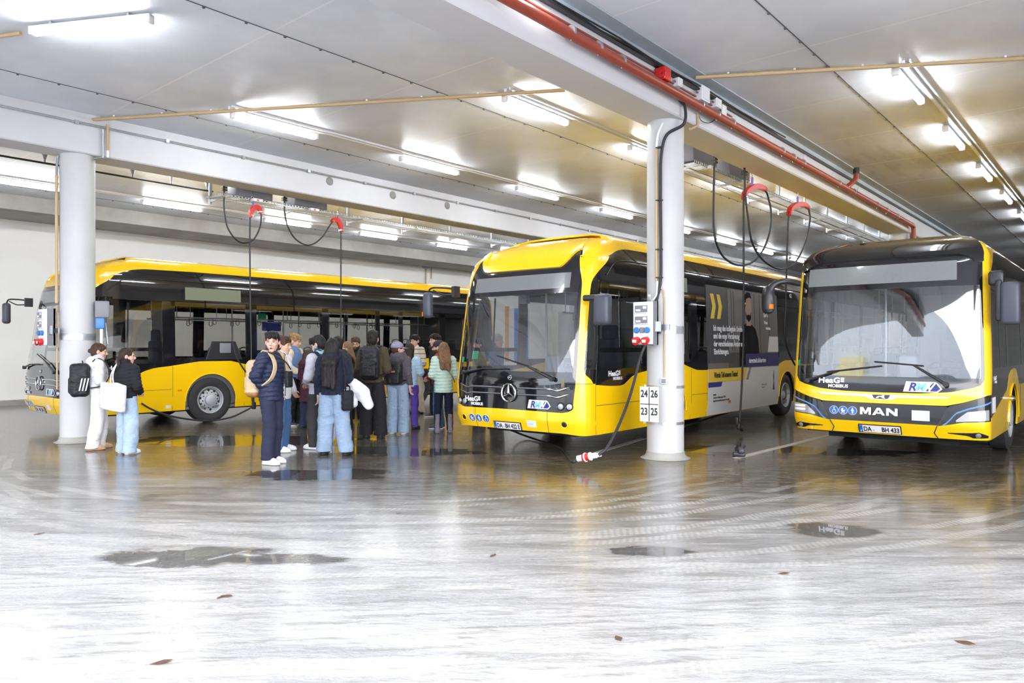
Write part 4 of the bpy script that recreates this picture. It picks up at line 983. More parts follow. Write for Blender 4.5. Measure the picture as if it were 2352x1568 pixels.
        for k in range(3):
            a = PI/2+k*2*PI/3; b.cyl(o, o+R@Vector((.03*math.cos(a), .03*math.sin(a), 0)), .006, 6, .001)
        b.build('small_round_emblem', MT['chrome'], mk)
    for x in (-1.14, -1.0, .98, 1.12):
        s = sh.sx(x*(W-.17)/1.18); fm = sh.frame(s, .735, .002); ax = fm.to_3x3()@Vector((0, 0, 1))
        b = B(); b.lathe(fm.translation, ax, [(.062, 0), (.060, .010), (.052, .004), (.05, .0), (0, 0)], 24); h = b.build('headlamp', MT['mask'], mk)
        b = B(); b.lathe(fm.translation+ax*.003, ax, [(.046, 0), (.04, .012), (.02, .018), (0, .02)], 24); b.build('lens', MT['lamp_glass'], h)
    heag(sh, mk, -.78, .745, 1.0); rmv(sh, mk, .57, .75, 1.0)
    for k, kd in enumerate(('pram', 'walker', 'wheelchair')): pictogram(sh, bp, -.80+.155*k, .475, kd)
    plate(sh, bp, -.06, .395, platetxt); sticker(sh, bp, .42, .45)
    patch(sh, 'green_badge', MT['green'], t, rectf(-1.12, -1.06, 1.36, 1.45), 2, 2, .004, .002); patch(sh, 'green_badge', MT['green'], t, rectf(-.87, -.73, 1.42, 1.55), 2, 2, -.012, .002)
    wiper(t, sh, -.98, 1.19, -.55, 1.26, -.05, 1.27); wiper(t, sh, .82, 1.13, .35, 1.31, -.28, 1.47)
    # sides
    lo = arch_low(AR, .30); drv = (.36, 1.80)
    wins = [(2.07, 3.66, 1.38), (3.93, 5.68, 1.52), (5.86, 7.33, 1.50), (7.47, 8.12, 1.50), (8.26, 9.62, 1.52), (9.85, 11.5, 1.55)]
    for g_ in (1, -1):
        ys = side_us(sh, .40, L-.02, AR)
        lp = side_strip(sh, 'side_panel', Y, t, ys, lo, ybl, g_, 4, .004, .025)
        for y_ in (2.02, 3.62, 4.3, 8.15, 9.7): patch(sh, 'seam', MT['underbody'], lp, rectf(g_*sh.sy(y_)-.003, g_*sh.sy(y_)+.003, .31, ybl(y_)-.01), 1, 3, .0065, .003)
        for ya, yb_ in ((.42, 2.0), (3.65, 8.1)): patch(sh, 'seam', MT['underbody'], lp, rectf(*sorted((g_*sh.sy(ya), g_*sh.sy(yb_))), .737, .744), 12, 1, .0065, .003)
        patch(sh, 'side_marker', MT['orange'], lp, rectf(*sorted((g_*sh.sy(2.12), g_*sh.sy(2.21))), .70, .73), 1, 1, .012, .01)
        for a in AR:      # arch lips
            b = B().tube([sh.pt(g_*sh.sy(a+.565*math.cos(PI*k/24)), .48+.565*math.sin(PI*k/24), .006) for k in range(25)], .012, 6); b.build('wheel_arch_lip', Y, lp)
        # black shoulder above the windows
        yy = [y for y in side_us(sh, .75, L-.02, (), step=.2)]
        side_strip(sh, 'shoulder_panel', K, t, yy, lambda y: 2.55+.0*y, lambda y: top(sh.sy(y)), g_, 4, .0, .02)
        b = B(); b.tube([sh.pt(g_*sh.sy(y), 2.93+.05*sm(y, .6, 1.6)-.25*(1-sm(y, .5, .95)), .008) for y in np.linspace(.6, L-.3, 60)], .009, 6); b.build('rain_gutter', MT['black_plastic'], t)
        # front corner: glass frame and panes of the driver's window
        b = B(); f = vbound(1.06, 3.0, (lambda v: sG(v)) if g_ > 0 else (lambda v: -max(sG(v), sh.sy(.42))-.0), (lambda v: max(sG(v), sh.sy(.42))) if g_ > 0 else (lambda v: -sG(v)))
        patch(sh, 'corner_glass', MT['gloss_black'] if False else MT['side_glass'], t, vbound(1.28, 2.62, (lambda v: sG(v)) if g_ > 0 else (lambda v: -max(sG(v)+.01, sh.sy(.42))), (lambda v: max(sG(v)+.01, sh.sy(.42))) if g_ > 0 else (lambda v: -sG(v))), 6, 20, .0, .01)
        patch(sh, 'corner_frame', K, t, vbound(1.055, 1.28, (lambda v: sG(v)) if g_ > 0 else (lambda v: -max(sG(v)+.01, sh.sy(.42))), (lambda v: max(sG(v)+.01, sh.sy(.42))) if g_ > 0 else (lambda v: -sG(v))), 6, 6, .0, .02)
        q = vbound(2.60, 3.05, (lambda v: sG(v)) if g_ > 0 else (lambda v: -sh.sy(.92)), (lambda v: sh.sy(.92)) if g_ > 0 else (lambda v: -sG(v)))
        patch(sh, 'corner_frame', K, t, q, 10, 10, .0005, .02)
        patch(sh, 'corner_frame', K, t, rectf(*sorted((g_*sh.sy(.41), g_*sh.sy(.45))), 1.05, 2.62), 1, 8, .004, .02)
        # frame strips around the driver's window
        side_strip(sh, 'window_frame', K, t, list(np.linspace(.42, 2.0, 18)), ybl, lambda y: 1.28 if y < 1.9 else 1.42, g_, 2, .0, .02)
        side_strip(sh, 'window_frame', K, t, [1.82, 1.9, 2.0, 2.08], lambda y: 1.27, lambda y: 2.57, g_, 3, .0, .02)
        side_strip(sh, 'window_frame', K, t, list(np.linspace(1.98, L-.02, 60)), ybl, lambda y: max(ybl(y)+.02, 1.39 if y < 3.7 else 1.53), g_, 2, .0, .02)
        # frames between
        prev = 2.0
        edges = [(3.66, 3.93), (5.68, 5.86), (7.33, 7.47), (8.12, 8.26), (9.62, 9.85), (11.5, L-.02)]
        for y0, y1 in edges: side_strip(sh, 'window_pillar', K, t, [y0, (y0+y1)/2, y1], lambda y: 1.36, lambda y: 2.57, g_, 3, .0, .02)
        side_strip(sh, 'window_frame', K, t, list(np.linspace(2.0, L-.02, 40)), lambda y: 2.46, lambda y: 2.57, g_, 1, .0, .02)
        # panes
        side_strip(sh, 'side_window', MT['side_glass'], t, [.45, .8, 1.2, 1.5, 1.82], lambda y: 1.27, lambda y: 2.57, g_, 2, -.003, .008)
        side_strip(sh, 'sliding_window_bar', K, t, list(np.linspace(.45, 1.82, 6)), lambda y: 1.53, lambda y: 1.60, g_, 1, .003, .012)
        side_strip(sh, 'sliding_window_bar', K, t, [1.10, 1.14], lambda y: 1.6, lambda y: 2.48, g_, 2, .003, .012)
        for y0, y1, vb_ in wins: side_strip(sh, 'side_window', MT['side_glass'], t, list(np.linspace(y0-.01, y1+.01, 5)), lambda y: vb_-.02, lambda y: 2.47, g_, 2, -.003, .008)
    patch(sh, 'side_display', MT['display_green'], t, rectf(sh.sy(2.3), sh.sy(3.55), 2.60, 2.86), 4, 2, .004, .005)
    patch(sh, 'hatch_label', MT['decal_white'], t, rectf(sh.sy(1.88), sh.sy(1.98), .36, .42), 1, 1, .008, .003)
    text_mesh('fleet_number', number, .13, MT['decal_white'], t, sh.frame(sh.sy(9.15), 2.80, .006), .001, .003, 'CENTER', .8)
    heag(sh, t, sh.sy(.92), 1.17, 1.0)
    # rear wall
    patch(sh, 'rear_wall', Y, t, rectf(sh.sy(L-.17), 2*sh.smax-sh.sy(L-.17), .35, 1.5), 1, 1, 0, .02) if False else None
    for g_ in (1, -1): patch(sh, 'rear_panel', Y, t, rectf(*sorted((g_*(sh.sy(L-.18)+.0), g_*sh.smax)), .32, 3.2), 20, 12, .002, .02)
    interior(t, sh); underbody(t, sh, AR)
    for a, fr_ in zip(AR, (True, False)):
        for g_ in (1, -1): wheel(t, g_*(W-.02), a, g_, .48, fr_)
    # charge port pod over the front wheel
    b = B(); x = sh.pt(sh.sy(3), 1.5).x
    b.prism([(2.72, 1.34), (2.86, 1.74), (3.40, 1.74), (3.56, 1.34)], (x-.01, 0, 0), (0, 1, 0), (0, 0, 1), (.03, 0, 0)); pod = b.build('charge_port', MT['black_plastic'], t, bevel=.01)
    B().rbox((x+.02, 3.02, 1.48), (x+.05, 3.28, 1.70), .02).build('port_lid', MT['grey_plastic'], pod)
    # mirrors
    b = B().tube(spline([(-W+.02, .16, 2.58), (-W-.10, .0, 2.60), (-W-.28, -.10, 2.60), (-W-.36, -.12, 2.54)], 6), .016, 8); b.tube(spline([(-W+.02, .16, 2.50), (-W-.12, .0, 2.49), (-W-.26, -.1, 2.56)], 5), .012, 8)
    b.box((-W-.03, .10, 2.45), (-W+.04, .24, 2.63)); a = b.build('mirror_arm', MT['black_plastic'], t)
    B().rbox((-W-.43, -.20, 2.10), (-W-.27, -.06, 2.53), .05).build('mirror_head', MT['mirror_grey'], a)
    B().box((-W-.435, -.19, 2.13), (-W-.42, -.12, 2.2)).build('indicator', MT['orange'], a)
    b = B().rbox((W-.05, .12, 2.28), (W+.22, .26, 2.37), .03); a = b.build('mirror_arm', MT['black_plastic'], t)
    B().rbox((W+.17, .05, 1.92), (W+.42, .22, 2.37), .06).build('mirror_head', MT['mirror_grey'], a)
    if ad: advert(sh, t)
    return t, sh

def advert(sh, t):
    y0, y1 = 4.33, 8.17; S = sh.sy
    a = patch(sh, 'advert', MT['ad_dark'], t, rectf(S(y0), S(y1), 1.19, 2.80), 12, 6, .006, .003)
    patch(sh, 'white_field', MT['ad_white'], a, rectf(S(y0), S(y1), .31, 1.19), 12, 4, .009, .003)
    patch(sh, 'grey_wall_picture', MT['ad_mid'], a, rectf(S(5.35), S(y1), 1.5, 2.78), 12, 4, .009, .002)
    for y in (5.5, 5.62, 6.75, 7.05, 7.6): patch(sh, 'picture_bar', MT['ad_dark'], a, rectf(S(y), S(y+.05), 1.55, 2.75), 1, 4, .011, .002)
    def pd(nm, m, pts, off=.013):
        yc = sum(p[0] for p in pts)/len(pts); vc = sum(p[1] for p in pts)/len(pts); return poly_decal(sh, nm, m, a, S(yc), vc, [(p[0]-yc, p[1]-vc) for p in pts], off)
    pd('shirt_picture', MT['gloss_black'], [(5.85, 1.22), (7.0, 1.22), (6.95, 1.75), (6.8, 2.0), (6.55, 2.1), (6.3, 2.12), (6.05, 2.04), (5.9, 1.8)])
    pd('neck_picture', MT['ad_skin'], [(6.28, 2.06), (6.55, 2.06), (6.52, 2.3), (6.30, 2.3)], .015)
    pd('face_picture', MT['ad_skin'], [(6.24, 2.36), (6.3, 2.22), (6.42, 2.16), (6.54, 2.22), (6.58, 2.4), (6.57, 2.62), (6.47, 2.7), (6.33, 2.7), (6.25, 2.6)], .017)
    pd('hair_picture', MT['gloss_black'], [(6.2, 2.5), (6.22, 2.7), (6.35, 2.77), (6.52, 2.76), (6.59, 2.65), (6.45, 2.66), (6.3, 2.62), (6.26, 2.45)], .019)
    pd('beard_picture', MT['mask'], [(6.25, 2.36), (6.31, 2.2), (6.42, 2.14), (6.54, 2.2), (6.57, 2.36), (6.5, 2.28), (6.42, 2.30), (6.32, 2.28)], .019)
    for dy in (0, .30): pd('yellow_chevron', MT['ad_yellow'], [(4.50+dy, 2.64), (4.66+dy, 2.64), (4.76+dy, 2.40), (4.66+dy, 2.16), (4.50+dy, 2.16), (4.60+dy, 2.40)])
    def tx(body, y, v, size, m, sx=.72, bold=.004): text_mesh('lettering', body, size, m, a, sh.frame(S(y), v, .018), .001, bold, 'LEFT', sx)
    for k, l in enumerate(('Ich mag das kollegiale Umfeld', 'und die enge Verzahnung', 'der verschiedenen \u00c4mter und', 'Einrichtungen.')): tx(l, 4.60, 1.93-.152*k, .15, MT['decal_white'], .84)
    tx('D.', 7.28, 2.28, .36, MT['decal_white'], .8, .01); tx('Wissen', 7.3, 2.12, .10, MT['decal_white']); tx('vernetzen', 7.4, 2.0, .10, MT['decal_white'])
    pd('grey_slant', MT['ad_white'], [(7.5, 1.5), (7.62, 1.85), (8.17, 1.85), (8.17, 1.5)], .013)
    pd('navy_band', MT['ad_navy'], [(6.2, 1.19), (6.2, 1.47), (8.16, 1.47), (8.16, 1.19)], .016); tx('darmstadt.de/karriere', 6.36, 1.28, .14, MT['decal_white'], .8)
    pd('grey_field', MT['ad_mid'], [(4.34, 1.19), (4.34, 1.3), (5.3, 1.3), (5.3, 1.19)], .014)
    pd('yellow_band', MT['ad_yellow'], [(4.34, .93), (4.34, 1.185), (6.28, 1.185), (6.12, .93)], .013); tx('Werde Teil unseres Teams!', 4.6, 1.02, .15, MT['ink'], .68)
    pd('grey_slash', MT['pole'], [(6.22, .93), (6.40, 1.185), (6.52, 1.185), (6.34, .93)], .013)
    pd('blue_field', MT['navy'], [(4.34, .84), (4.34, .935), (5.0, .935), (4.94, .84)], .014)
    tx('Andreas', 4.55, .68, .05, MT['ink'], .8, .001); tx('Technischer Objektmanager (TOM),', 4.55, .62, .05, MT['ink'], .8, 0); tx('Eigenbetrieb Immobilienmanagement Darmstadt', 4.55, .56, .05, MT['ink'], .8, 0)
    tx('Wissenschaftsstadt', 7.1, .78, .05, MT['pole'], .8, 0); tx('Darmstadt', 7.1, .72, .05, MT['pole'], .8, 0)
    b = B(); b.prism([(0, 0), (.1, 0), (.08, .12), (.06, .2), (.08, .3), (.05, .45), (.02, .3), (.04, .2), (.02, .12)], sh.pt(S(7.8), .65, .013), (0, 1, 0), (0, 0, 1), (.002, 0, 0)); b.build('tower_emblem', MT['ad_navy'], a)
    patch(sh, 'side_marker', MT['orange'], a, rectf(S(5.3), S(5.4), .50, .55), 1, 1, .014, .01)

busL, shL = citaro('yellow and black city bus on the left with fleet number 338, behind the crowd', '338', ('DA', 'BH 338 E'), 1.25, (-16.37, 4.98), 0.)
busM, shM = citaro('yellow city bus in the middle with a large advert on its side, plate ending 422', '422', ('DA', 'BH 422 E'), 1.31, (-7.42, 8.66), math.radians(1.4), ad=True)

# ---------------------------------------------------------------- angular bus (right)
def man_bus(label, W, loc, rz):
    L = 12.2; AR = (2.55, 8.5)
    side = [(.3, .3, .02), (.5, .5, .0), (1.3, 1.3, 0), (2.9, 2.85, .05), (3.0, 2.95, .08), (3.1, 3.04, .13), (3.2, 3.11, .20), (3.3, 3.16, .32), (3.5, 3.21, .55), (4.5, 3.23, W)]
    front = [(.3, .3, .13), (.55, .55, .0), (.95, .95, .0), (1.1, 1.1, .03), (2.45, 2.45, .16), (2.8, 2.8, .22), (2.9, 2.89, .26), (3.0, 2.97, .32), (3.1, 3.04, .41), (3.2, 3.10, .54), (3.4, 3.19, .85), (4.5, 3.31, 2.0)]
    sh = Shell(W, .34, L, 4.6, side, front, 1.2)
    t = thing('city_bus', label, 'bus', (*loc, 0), rz); Y, K = MT['yellow'], MT['gloss_black']
    sP = sh.sx(W-.05)-.0; sQ = sh.sy(.27); sM = sh.sx(W-.065)     # front edge of pillar, side edge
    vt = lambda s: float(np.interp(abs(s), (0, .5, .85, 1.1, 1.2, sM), (.965, .97, 1.0, 1.06, 1.10, 1.17)))
    # yellow band under the windscreen
    bd = patch(sh, 'front_panel', Y, t, rectf(-sQ, sQ, lambda s: float(np.interp(abs(s), (0, .80, 1.0, 1.3, 3), (.81, .815, .865, .97, 1.0))), lambda s: vt(s)), 60, 4, .004, .03)
    # grille panel between headlight clusters (trapezoid) and bumper
    vtop = .805; vbot = .54
    xe = lambda v: .70+.12*(v-vbot)/(vtop-vbot)
    gr = patch(sh, 'grille_panel', MT['mask'], t, vbound(vbot, vtop, lambda v: -xe(v), lambda v: xe(v)), 30, 5, -.004, .02)
    for g_ in (1, -1):
        f0 = lambda s: float(np.interp(abs(s), (.70, .88, 1.0, 1.3, 2), (.535, .57, .60, .62, .62)))
        f1 = lambda s: float(np.interp(abs(s), (.70, .82, 1.0, 1.3, 2), (.535, .805, .86, .965, 1.0)))
        cl = patch(sh, 'headlight_cluster', K, t, rectf(*sorted((g_*.70, g_*sQ)), f0, f1), 20, 4, .0, .02)
        # body-coloured facet line and blue stripe
        bb = lambda s, o: float(np.interp(abs(s), (.76, .82, .92, 1.05, 1.35, 2), (.555, .60, .73, .79, .885, .90)))+o
        patch(sh, 'blue_stripe', MT['stripe_blue'], cl, rectf(*sorted((g_*.76, g_*(sQ-.01))), lambda s: bb(s, -.022), lambda s: bb(s, .0)), 24, 1, .006, .004)
        l0 = lambda s: float(np.interp(abs(s), (.9, 1.0, 1.3), (.60, .612, .635))); l1 = lambda s: float(np.interp(abs(s), (.9, 1.0, 1.05, 1.3), (.61, .70, .745, .775)))
        hl = patch(sh, 'headlamp', MT['lamp_glass'], cl, rectf(*sorted((g_*.92, g_*1.32)), l0, l1), 12, 3, .008, .01)
        for v_ in (.655, .705): patch(sh, 'led_bar', MT['led'], hl, rectf(*sorted((g_*1.07, g_*1.26)), v_, v_+.035), 6, 1, .011, .004)
        # fog slot
        sl = patch(sh, 'fog_slot', MT['mask'], t, rectf(*sorted((g_*.82, g_*1.30)), lambda s: float(np.interp(abs(s), (.82, 1.05, 1.12, 1.3), (.445, .425, .395, .40))), lambda s: float(np.interp(abs(s), (.82, 1.1, 1.18, 1.3), (.452, .465, .475, .43)))), 16, 2, .012, .006)
        fm = sh.frame(g_*1.17, .435, .012); ax = fm.to_3x3()@Vector((0, 0, 1)); b = B(); b.lathe(fm.translation, ax, [(.036, 0), (.034, .014), (.02, .022), (0, .024)], 20); b.build('fog_lamp', MT['display'], sl)
        b = B().tube([sh.pt(g_*(.70+.0*k), .54-.0, .01) if k == 0 else (sh.pt(g_*.66, .44, .012) if k == 1 else sh.pt(g_*.71, .355, .01)) for k in range(3)], .006, 6); b.build('seam', MT['underbody'], t)
    bp = patch(sh, 'front_bumper', Y, t, rectf(-sQ, sQ, lambda s: .365-.0*s, lambda s: float(np.interp(abs(s), (0, .70, .71, .88, 1.0, 1.3, 2), (.54, .54, .535, .57, .60, .62, .62)))), 80, 5, .006, .03)
    for x, y_ in ((0, 0),): pass
    # chrome strip and badge
    b = patch(sh, 'chrome_strip', MT['chrome'], bd, rectf(-.86, .86, lambda s: float(np.interp(abs(s), (0, .13, .2, .82, .86), (.865, .865, .90, .915, .935))), lambda s: .94), 40, 2, .012, .01)
    bg_ = poly_decal(sh, 'lion_badge', K, b, 0, .905, [(-.12, .03), (-.095, -.018), (-.075, -.03), (.075, -.03), (.095, -.018), (.12, .03)], .022, .012)
    poly_decal(sh, 'lion_emblem', MT['chrome'], bg_, 0, .905, [(-.07, -.02), (-.03, -.015), (-.02, -.0), (.01, -.005), (.02, -.02), (.06, -.02), (.045, -.012), (.04, .005), (.05, .015), (.04, .026), (.02, .022), (.005, .012), (-.03, .012), (-.05, .0)], .026, .004)
    def letters(S, v, h):
        fm = sh.frame(S, v, .010); R = fm.to_3x3(); o = fm.translation; ux, uy, uz = (R@Vector(q) for q in ((1, 0, 0), (0, 1, 0), (0, 0, 1)))
        Mp = [(0, 0), (0, 1), (.42, 1), (.70, .45), (.98, 1), (1.4, 1), (1.4, 0), (1.08, 0), (1.08, .55), (.82, .1), (.58, .1), (.32, .55), (.32, 0)]
        Ap = [(1.55, 0), (2.15, 1), (2.55, 1), (3.15, 0), (2.78, 0), (2.66, .2), (2.04, .2), (1.92, 0)]
        Np = [(3.3, 0), (3.3, 1), (3.65, 1), (4.35, .45), (4.35, 1), (4.7, 1), (4.7, 0), (4.35, 0), (3.63, .55), (3.63, 0)]
        for nm, P_ in (('M', Mp), ('A', Ap), ('N', Np)):
            b = B(); b.prism([((x-2.35)*h, (y-.5)*h) for x, y in P_], o, ux, uy, uz*.012)
            b.build('chrome_letter', MT['chrome'], gr)
        b = B(); b.prism([((x-2.35)*h, (y-.5)*h) for x, y in ((2.16, .38), (2.35, .72), (2.54, .38))], o+uz*.012, ux, uy, uz*.001); b.build('letter_counter', MT['mask'], gr)
    letters(-.03, .695, .105)
    for k, kd in enumerate(('wheelchair', 'pram', 'walker')): pictogram(sh, gr, -.645+.13*k, .685, kd, .062)
    sticker(sh, gr, .50, .665, .22, .14); plate(sh, bp, -.03, .445, ('DA', 'BH 433'), .54, .115)
    # windscreen group
    vw = 1.19
    patch(sh, 'windscreen_base', MT['mask'], t, rectf(-sM, sM, vt, lambda s: max(vw, vt(s)+.01)), 60, 4, .0, .02)
    patch(sh, 'windscreen', MT['clear_glass'], t, rectf(-sM+.03, sM-.03, vw-.005, 2.46), 60, 24, -.002, .008)
    for g_ in (1, -1): patch(sh, 'windscreen_edge', K, t, rectf(*sorted((g_*(sM-.035), g_*sM)), 1.16, 2.9), 3, 20, .002, .02)
    patch(sh, 'display_mask', K, t, rectf(-sM, sM, 2.45, lambda s: 2.90-.12*sm(abs(s), .9, sM)), 60, 6, .001, .02)
    patch(sh, 'destination_display', MT['display'], t, rectf(-1.12, .93, 2.53, 2.80), 40, 4, .004, .004)
    ss = sorted(set(np.round(np.linspace(-sM, sM, 70), 4)))
    patch(sh, 'front_hood', K, t, rectf(-sM-.0, sM+.0, lambda s: 2.885-.12*sm(abs(s), .9, sM), 4.48), 70, 40, .04, .06)
    heag(sh, t, -.70, 1.08, 1.05); rmv(sh, t, .52, 1.06, 1.12)
    patch(sh, 'green_badge', MT['green'], t, rectf(-1.23, -1.19, 1.33, 1.41), 2, 2, .004, .002)
    wiper(t, sh, -1.02, 1.10, -.60, 1.26, .0, 1.34); wiper(t, sh, .80, 1.10, .40, 1.36, -.10, 1.40)
    # side surfaces
    top = lambda y: float(np.interp(y, (.3, .5, .8, 1.1, 1.6, 2.3, L), (2.55, 2.80, 2.96, 3.02, 3.06, 3.08, 3.08)))
    lo = arch_low(AR, .36, .56)
    dv = lambda y: float(np.interp(y, (.3, 1.9, 1.95, 2.0, 2.25, 2.55, 2.85, 3.1, 3.2, 8.0, 8.3, 8.8, 9.2, L), (.66, 1.0, 1.08, 1.18, 1.26, 1.28, 1.26, 1.12, 1.0, 1.0, 1.26, 1.26, 1.05, 1.05)))
    ss = [round(v, 3) for v in list(np.linspace(sQ, sh.sy(2.2), 26))+list(np.linspace(sh.sy(2.4), sh.smax, 70))]
    def topS(s):
        a = abs(s)
        if a <= sM: return 3.05
        return top(float(np.interp(a, sh.S[:168], sh.P[:168, 1])))
    fr_ = list(np.linspace(0, sM-.001, 40))+list(np.linspace(sM, sQ, 4)); Sall = [-v for v in reversed(fr_[1:]+ss[1:])]+fr_+ss[1:]
    def rf(u, w_):
        s = Sall[int(round(u*(len(Sall)-1)))]; a = topS(s) if abs(s) > sQ else (4.3 if abs(s) < sM else 2.6); return s, a+(4.5-a)*w_**1.35
    patch(sh, 'roof', Y, t, rf, 1, 20, .004, .02, us=[k/(len(Sall)-1) for k in range(len(Sall))])
    for g_ in (1, -1):
        sQ_ = lambda v: sQ+0.0
        f = vbound(1.0, 2.95, (lambda v: sM) if g_ > 0 else (lambda v: -sQ-.45*sm(v, 2.5, 3.0)), (lambda v: sQ+.45*sm(v, 2.5, 3.0)) if g_ > 0 else (lambda v: -sM))
        patch(sh, 'corner_pillar', Y, t, f, 6, 26, .006, .025)
        ys = side_us(sh, .27, L-.02, AR)
        lp = side_strip(sh, 'side_panel', Y, t, ys, lo, dv, g_, 4, .004, .025)
        for y_ in (3.4, 5.0, 6.6, 8.0): patch(sh, 'seam', MT['underbody'], lp, rectf(g_*sh.sy(y_)-.003, g_*sh.sy(y_)+.003, .37, dv(y_)-.01), 1, 3, .0065, .003)
        for a in AR: B().tube([sh.pt(g_*sh.sy(a+.565*math.cos(PI*k/24)), .48+.565*math.sin(PI*k/24), .008) for k in range(25)], .014, 6).build('wheel_arch_lip', Y, lp)
        side_strip(sh, 'window_frame', K, t, list(np.linspace(.27, L-.02, 80)), dv, lambda y: max(dv(y)+.03, 1.32), g_, 3, .0, .02)
        side_strip(sh, 'shoulder_panel', K, t, list(np.linspace(.27, L-.02, 70)), lambda y: 2.42, lambda y: top(y), g_, 4, .0, .02)
        for y0, y1 in ((.27, .34), (1.1, 1.2), (1.8, 2.0), (3.6, 3.72), (5.2, 5.32), (6.8, 6.92), (8.3, 8.45), (9.9, 10.1), (11.6, L-.02)):
            side_strip(sh, 'window_pillar', K, t, [y0, (y0+y1)/2, y1], lambda y: 1.3, lambda y: 2.45, g_, 3, .0, .02)
        ws = [.34, 1.1, 1.2, 1.8, 2.0, 3.6, 3.72, 5.2, 5.32, 6.8, 6.92, 8.3, 8.45, 9.9, 10.1, 11.6]
        for k in range(0, len(ws), 2): side_strip(sh, 'side_window', MT['side_glass'], t, list(np.linspace(ws[k]-.01, ws[k+1]+.01, 4)), lambda y: 1.29, lambda y: 2.44, g_, 2, -.003, .008)
        for gg in (1,): patch(sh, 'rear_panel', Y, t, rectf(*sorted((g_*(sh.sy(L-.18)), g_*sh.smax)), .36, 3.05), 20, 12, .002, .02)
    b = patch(sh, 'side_sticker', MT['decal_white'], t, rectf(sh.sy(.32), sh.sy(.62), .72, .93), 1, 1, .006, .003)
    heag(sh, t, sh.sy(.52), 1.16, .7)
    b = B(); b.lathe(sh.pt(sh.sy(1.93), .84), (1, 0, 0), [(.03, 0), (.04, .03), (.04, .07), (.02, .09), (0, .09)], 16); b.build('side_reflector', MT['chrome'], t)
    interior(t, sh); underbody(t, sh, AR)
    for a, fr2 in zip(AR, (True, False)):
        for g_ in (1, -1): wheel(t, g_*(W-.03), a, g_, .48, fr2)
    # mirrors: large curved arm on the kerb side, hanging double mirror on the driver's side
    P_ = spline([(-W+.05, .25, 2.60), (-W-.08, .05, 2.63), (-W-.22, -.06, 2.58), (-W-.29, -.10, 2.44), (-W-.30, -.10, 2.2)], 6); n = len(P_)
    b = B().tube(P_, [.045+.05*sm(k/(n-1), .4, 1) for k in range(n)], 12); a = b.build('mirror_arm', MT['black_plastic'], t)
    b = B(); b.loft([[(-W-.30+.10*k*math.cos(2*PI*j/16), -.10+.08*k*math.sin(2*PI*j/16), z) for j in range(16)] for z, k in ((2.13, .4), (2.15, .8), (2.22, 1), (2.40, 1), (2.52, .8), (2.56, .3))]); b.build('mirror_head', MT['black_plastic'], a)
    B().box((-W-.25, -.20, 2.20), (-W-.20, -.14, 2.27)).build('indicator', MT['orange'], a)
    b = B().rbox((W-.02, .10, 2.42), (W+.16, .24, 2.62), .04).rbox((W+.06, .08, 1.95), (W+.14, .22, 2.5), .03); a = b.build('mirror_arm', MT['black_plastic'], t)
    B().rbox((W+.12, .04, 1.90), (W+.34, .22, 2.46), .05).build('mirror_head', MT['mirror_grey'], a)
    return t, sh
busR, shR = man_bus('yellow city bus on the right with a black front hood and plate ending 433', 1.29, (-2.785, 11.38), 0.)

# panels inside the buses, seen through the glass
def inside(bus, rz, loc, nm, m, x0, y0, x1, y1, Y, th=.02):
    c_, s_ = math.cos(-rz), math.sin(-rz)
    def L_(p): x, y = p.x-loc[0], p.y-loc[1]; return Vector((x*c_-y*s_, x*s_+y*c_, p.z))
    a, b_, c, d = (L_(on_y(px, py, Y)) for px, py in ((x0, y1), (x1, y1), (x1, y0), (x0, y0)))
    b = B(); o = Vector((0, th, 0)); b.add([a, b_, c, d, a+o, b_+o, c+o, d+o], [(0, 1, 2, 3), (7, 6, 5, 4), (0, 4, 5, 1), (1, 5, 6, 2), (2, 6, 7, 3), (3, 7, 4, 0)]); return b.build(nm, m, bus)
arM = (busM, math.radians(1.4), (-7.42, 8.66))
inside(*arM, 'orange_panel', mat('orange_panel', (.6, .25, .06), .6), 1160, 703, 1169, 830, 12.0); inside(*arM, 'white_panel', MT['ad_white'], 1169, 708, 1181, 830, 12.0); inside(*arM, 'blue_panel', MT['screen_blue'], 1181, 708, 1212, 832, 12.0)
B().box((.40, 4.55, 2.0), (.42, 5.05, 2.22)).build('information_screen', MT['navy'], busL); B().box((.40, 4.45, 2.28), (.42, 4.65, 2.42)).build('green_sign', MT['green'], busL)
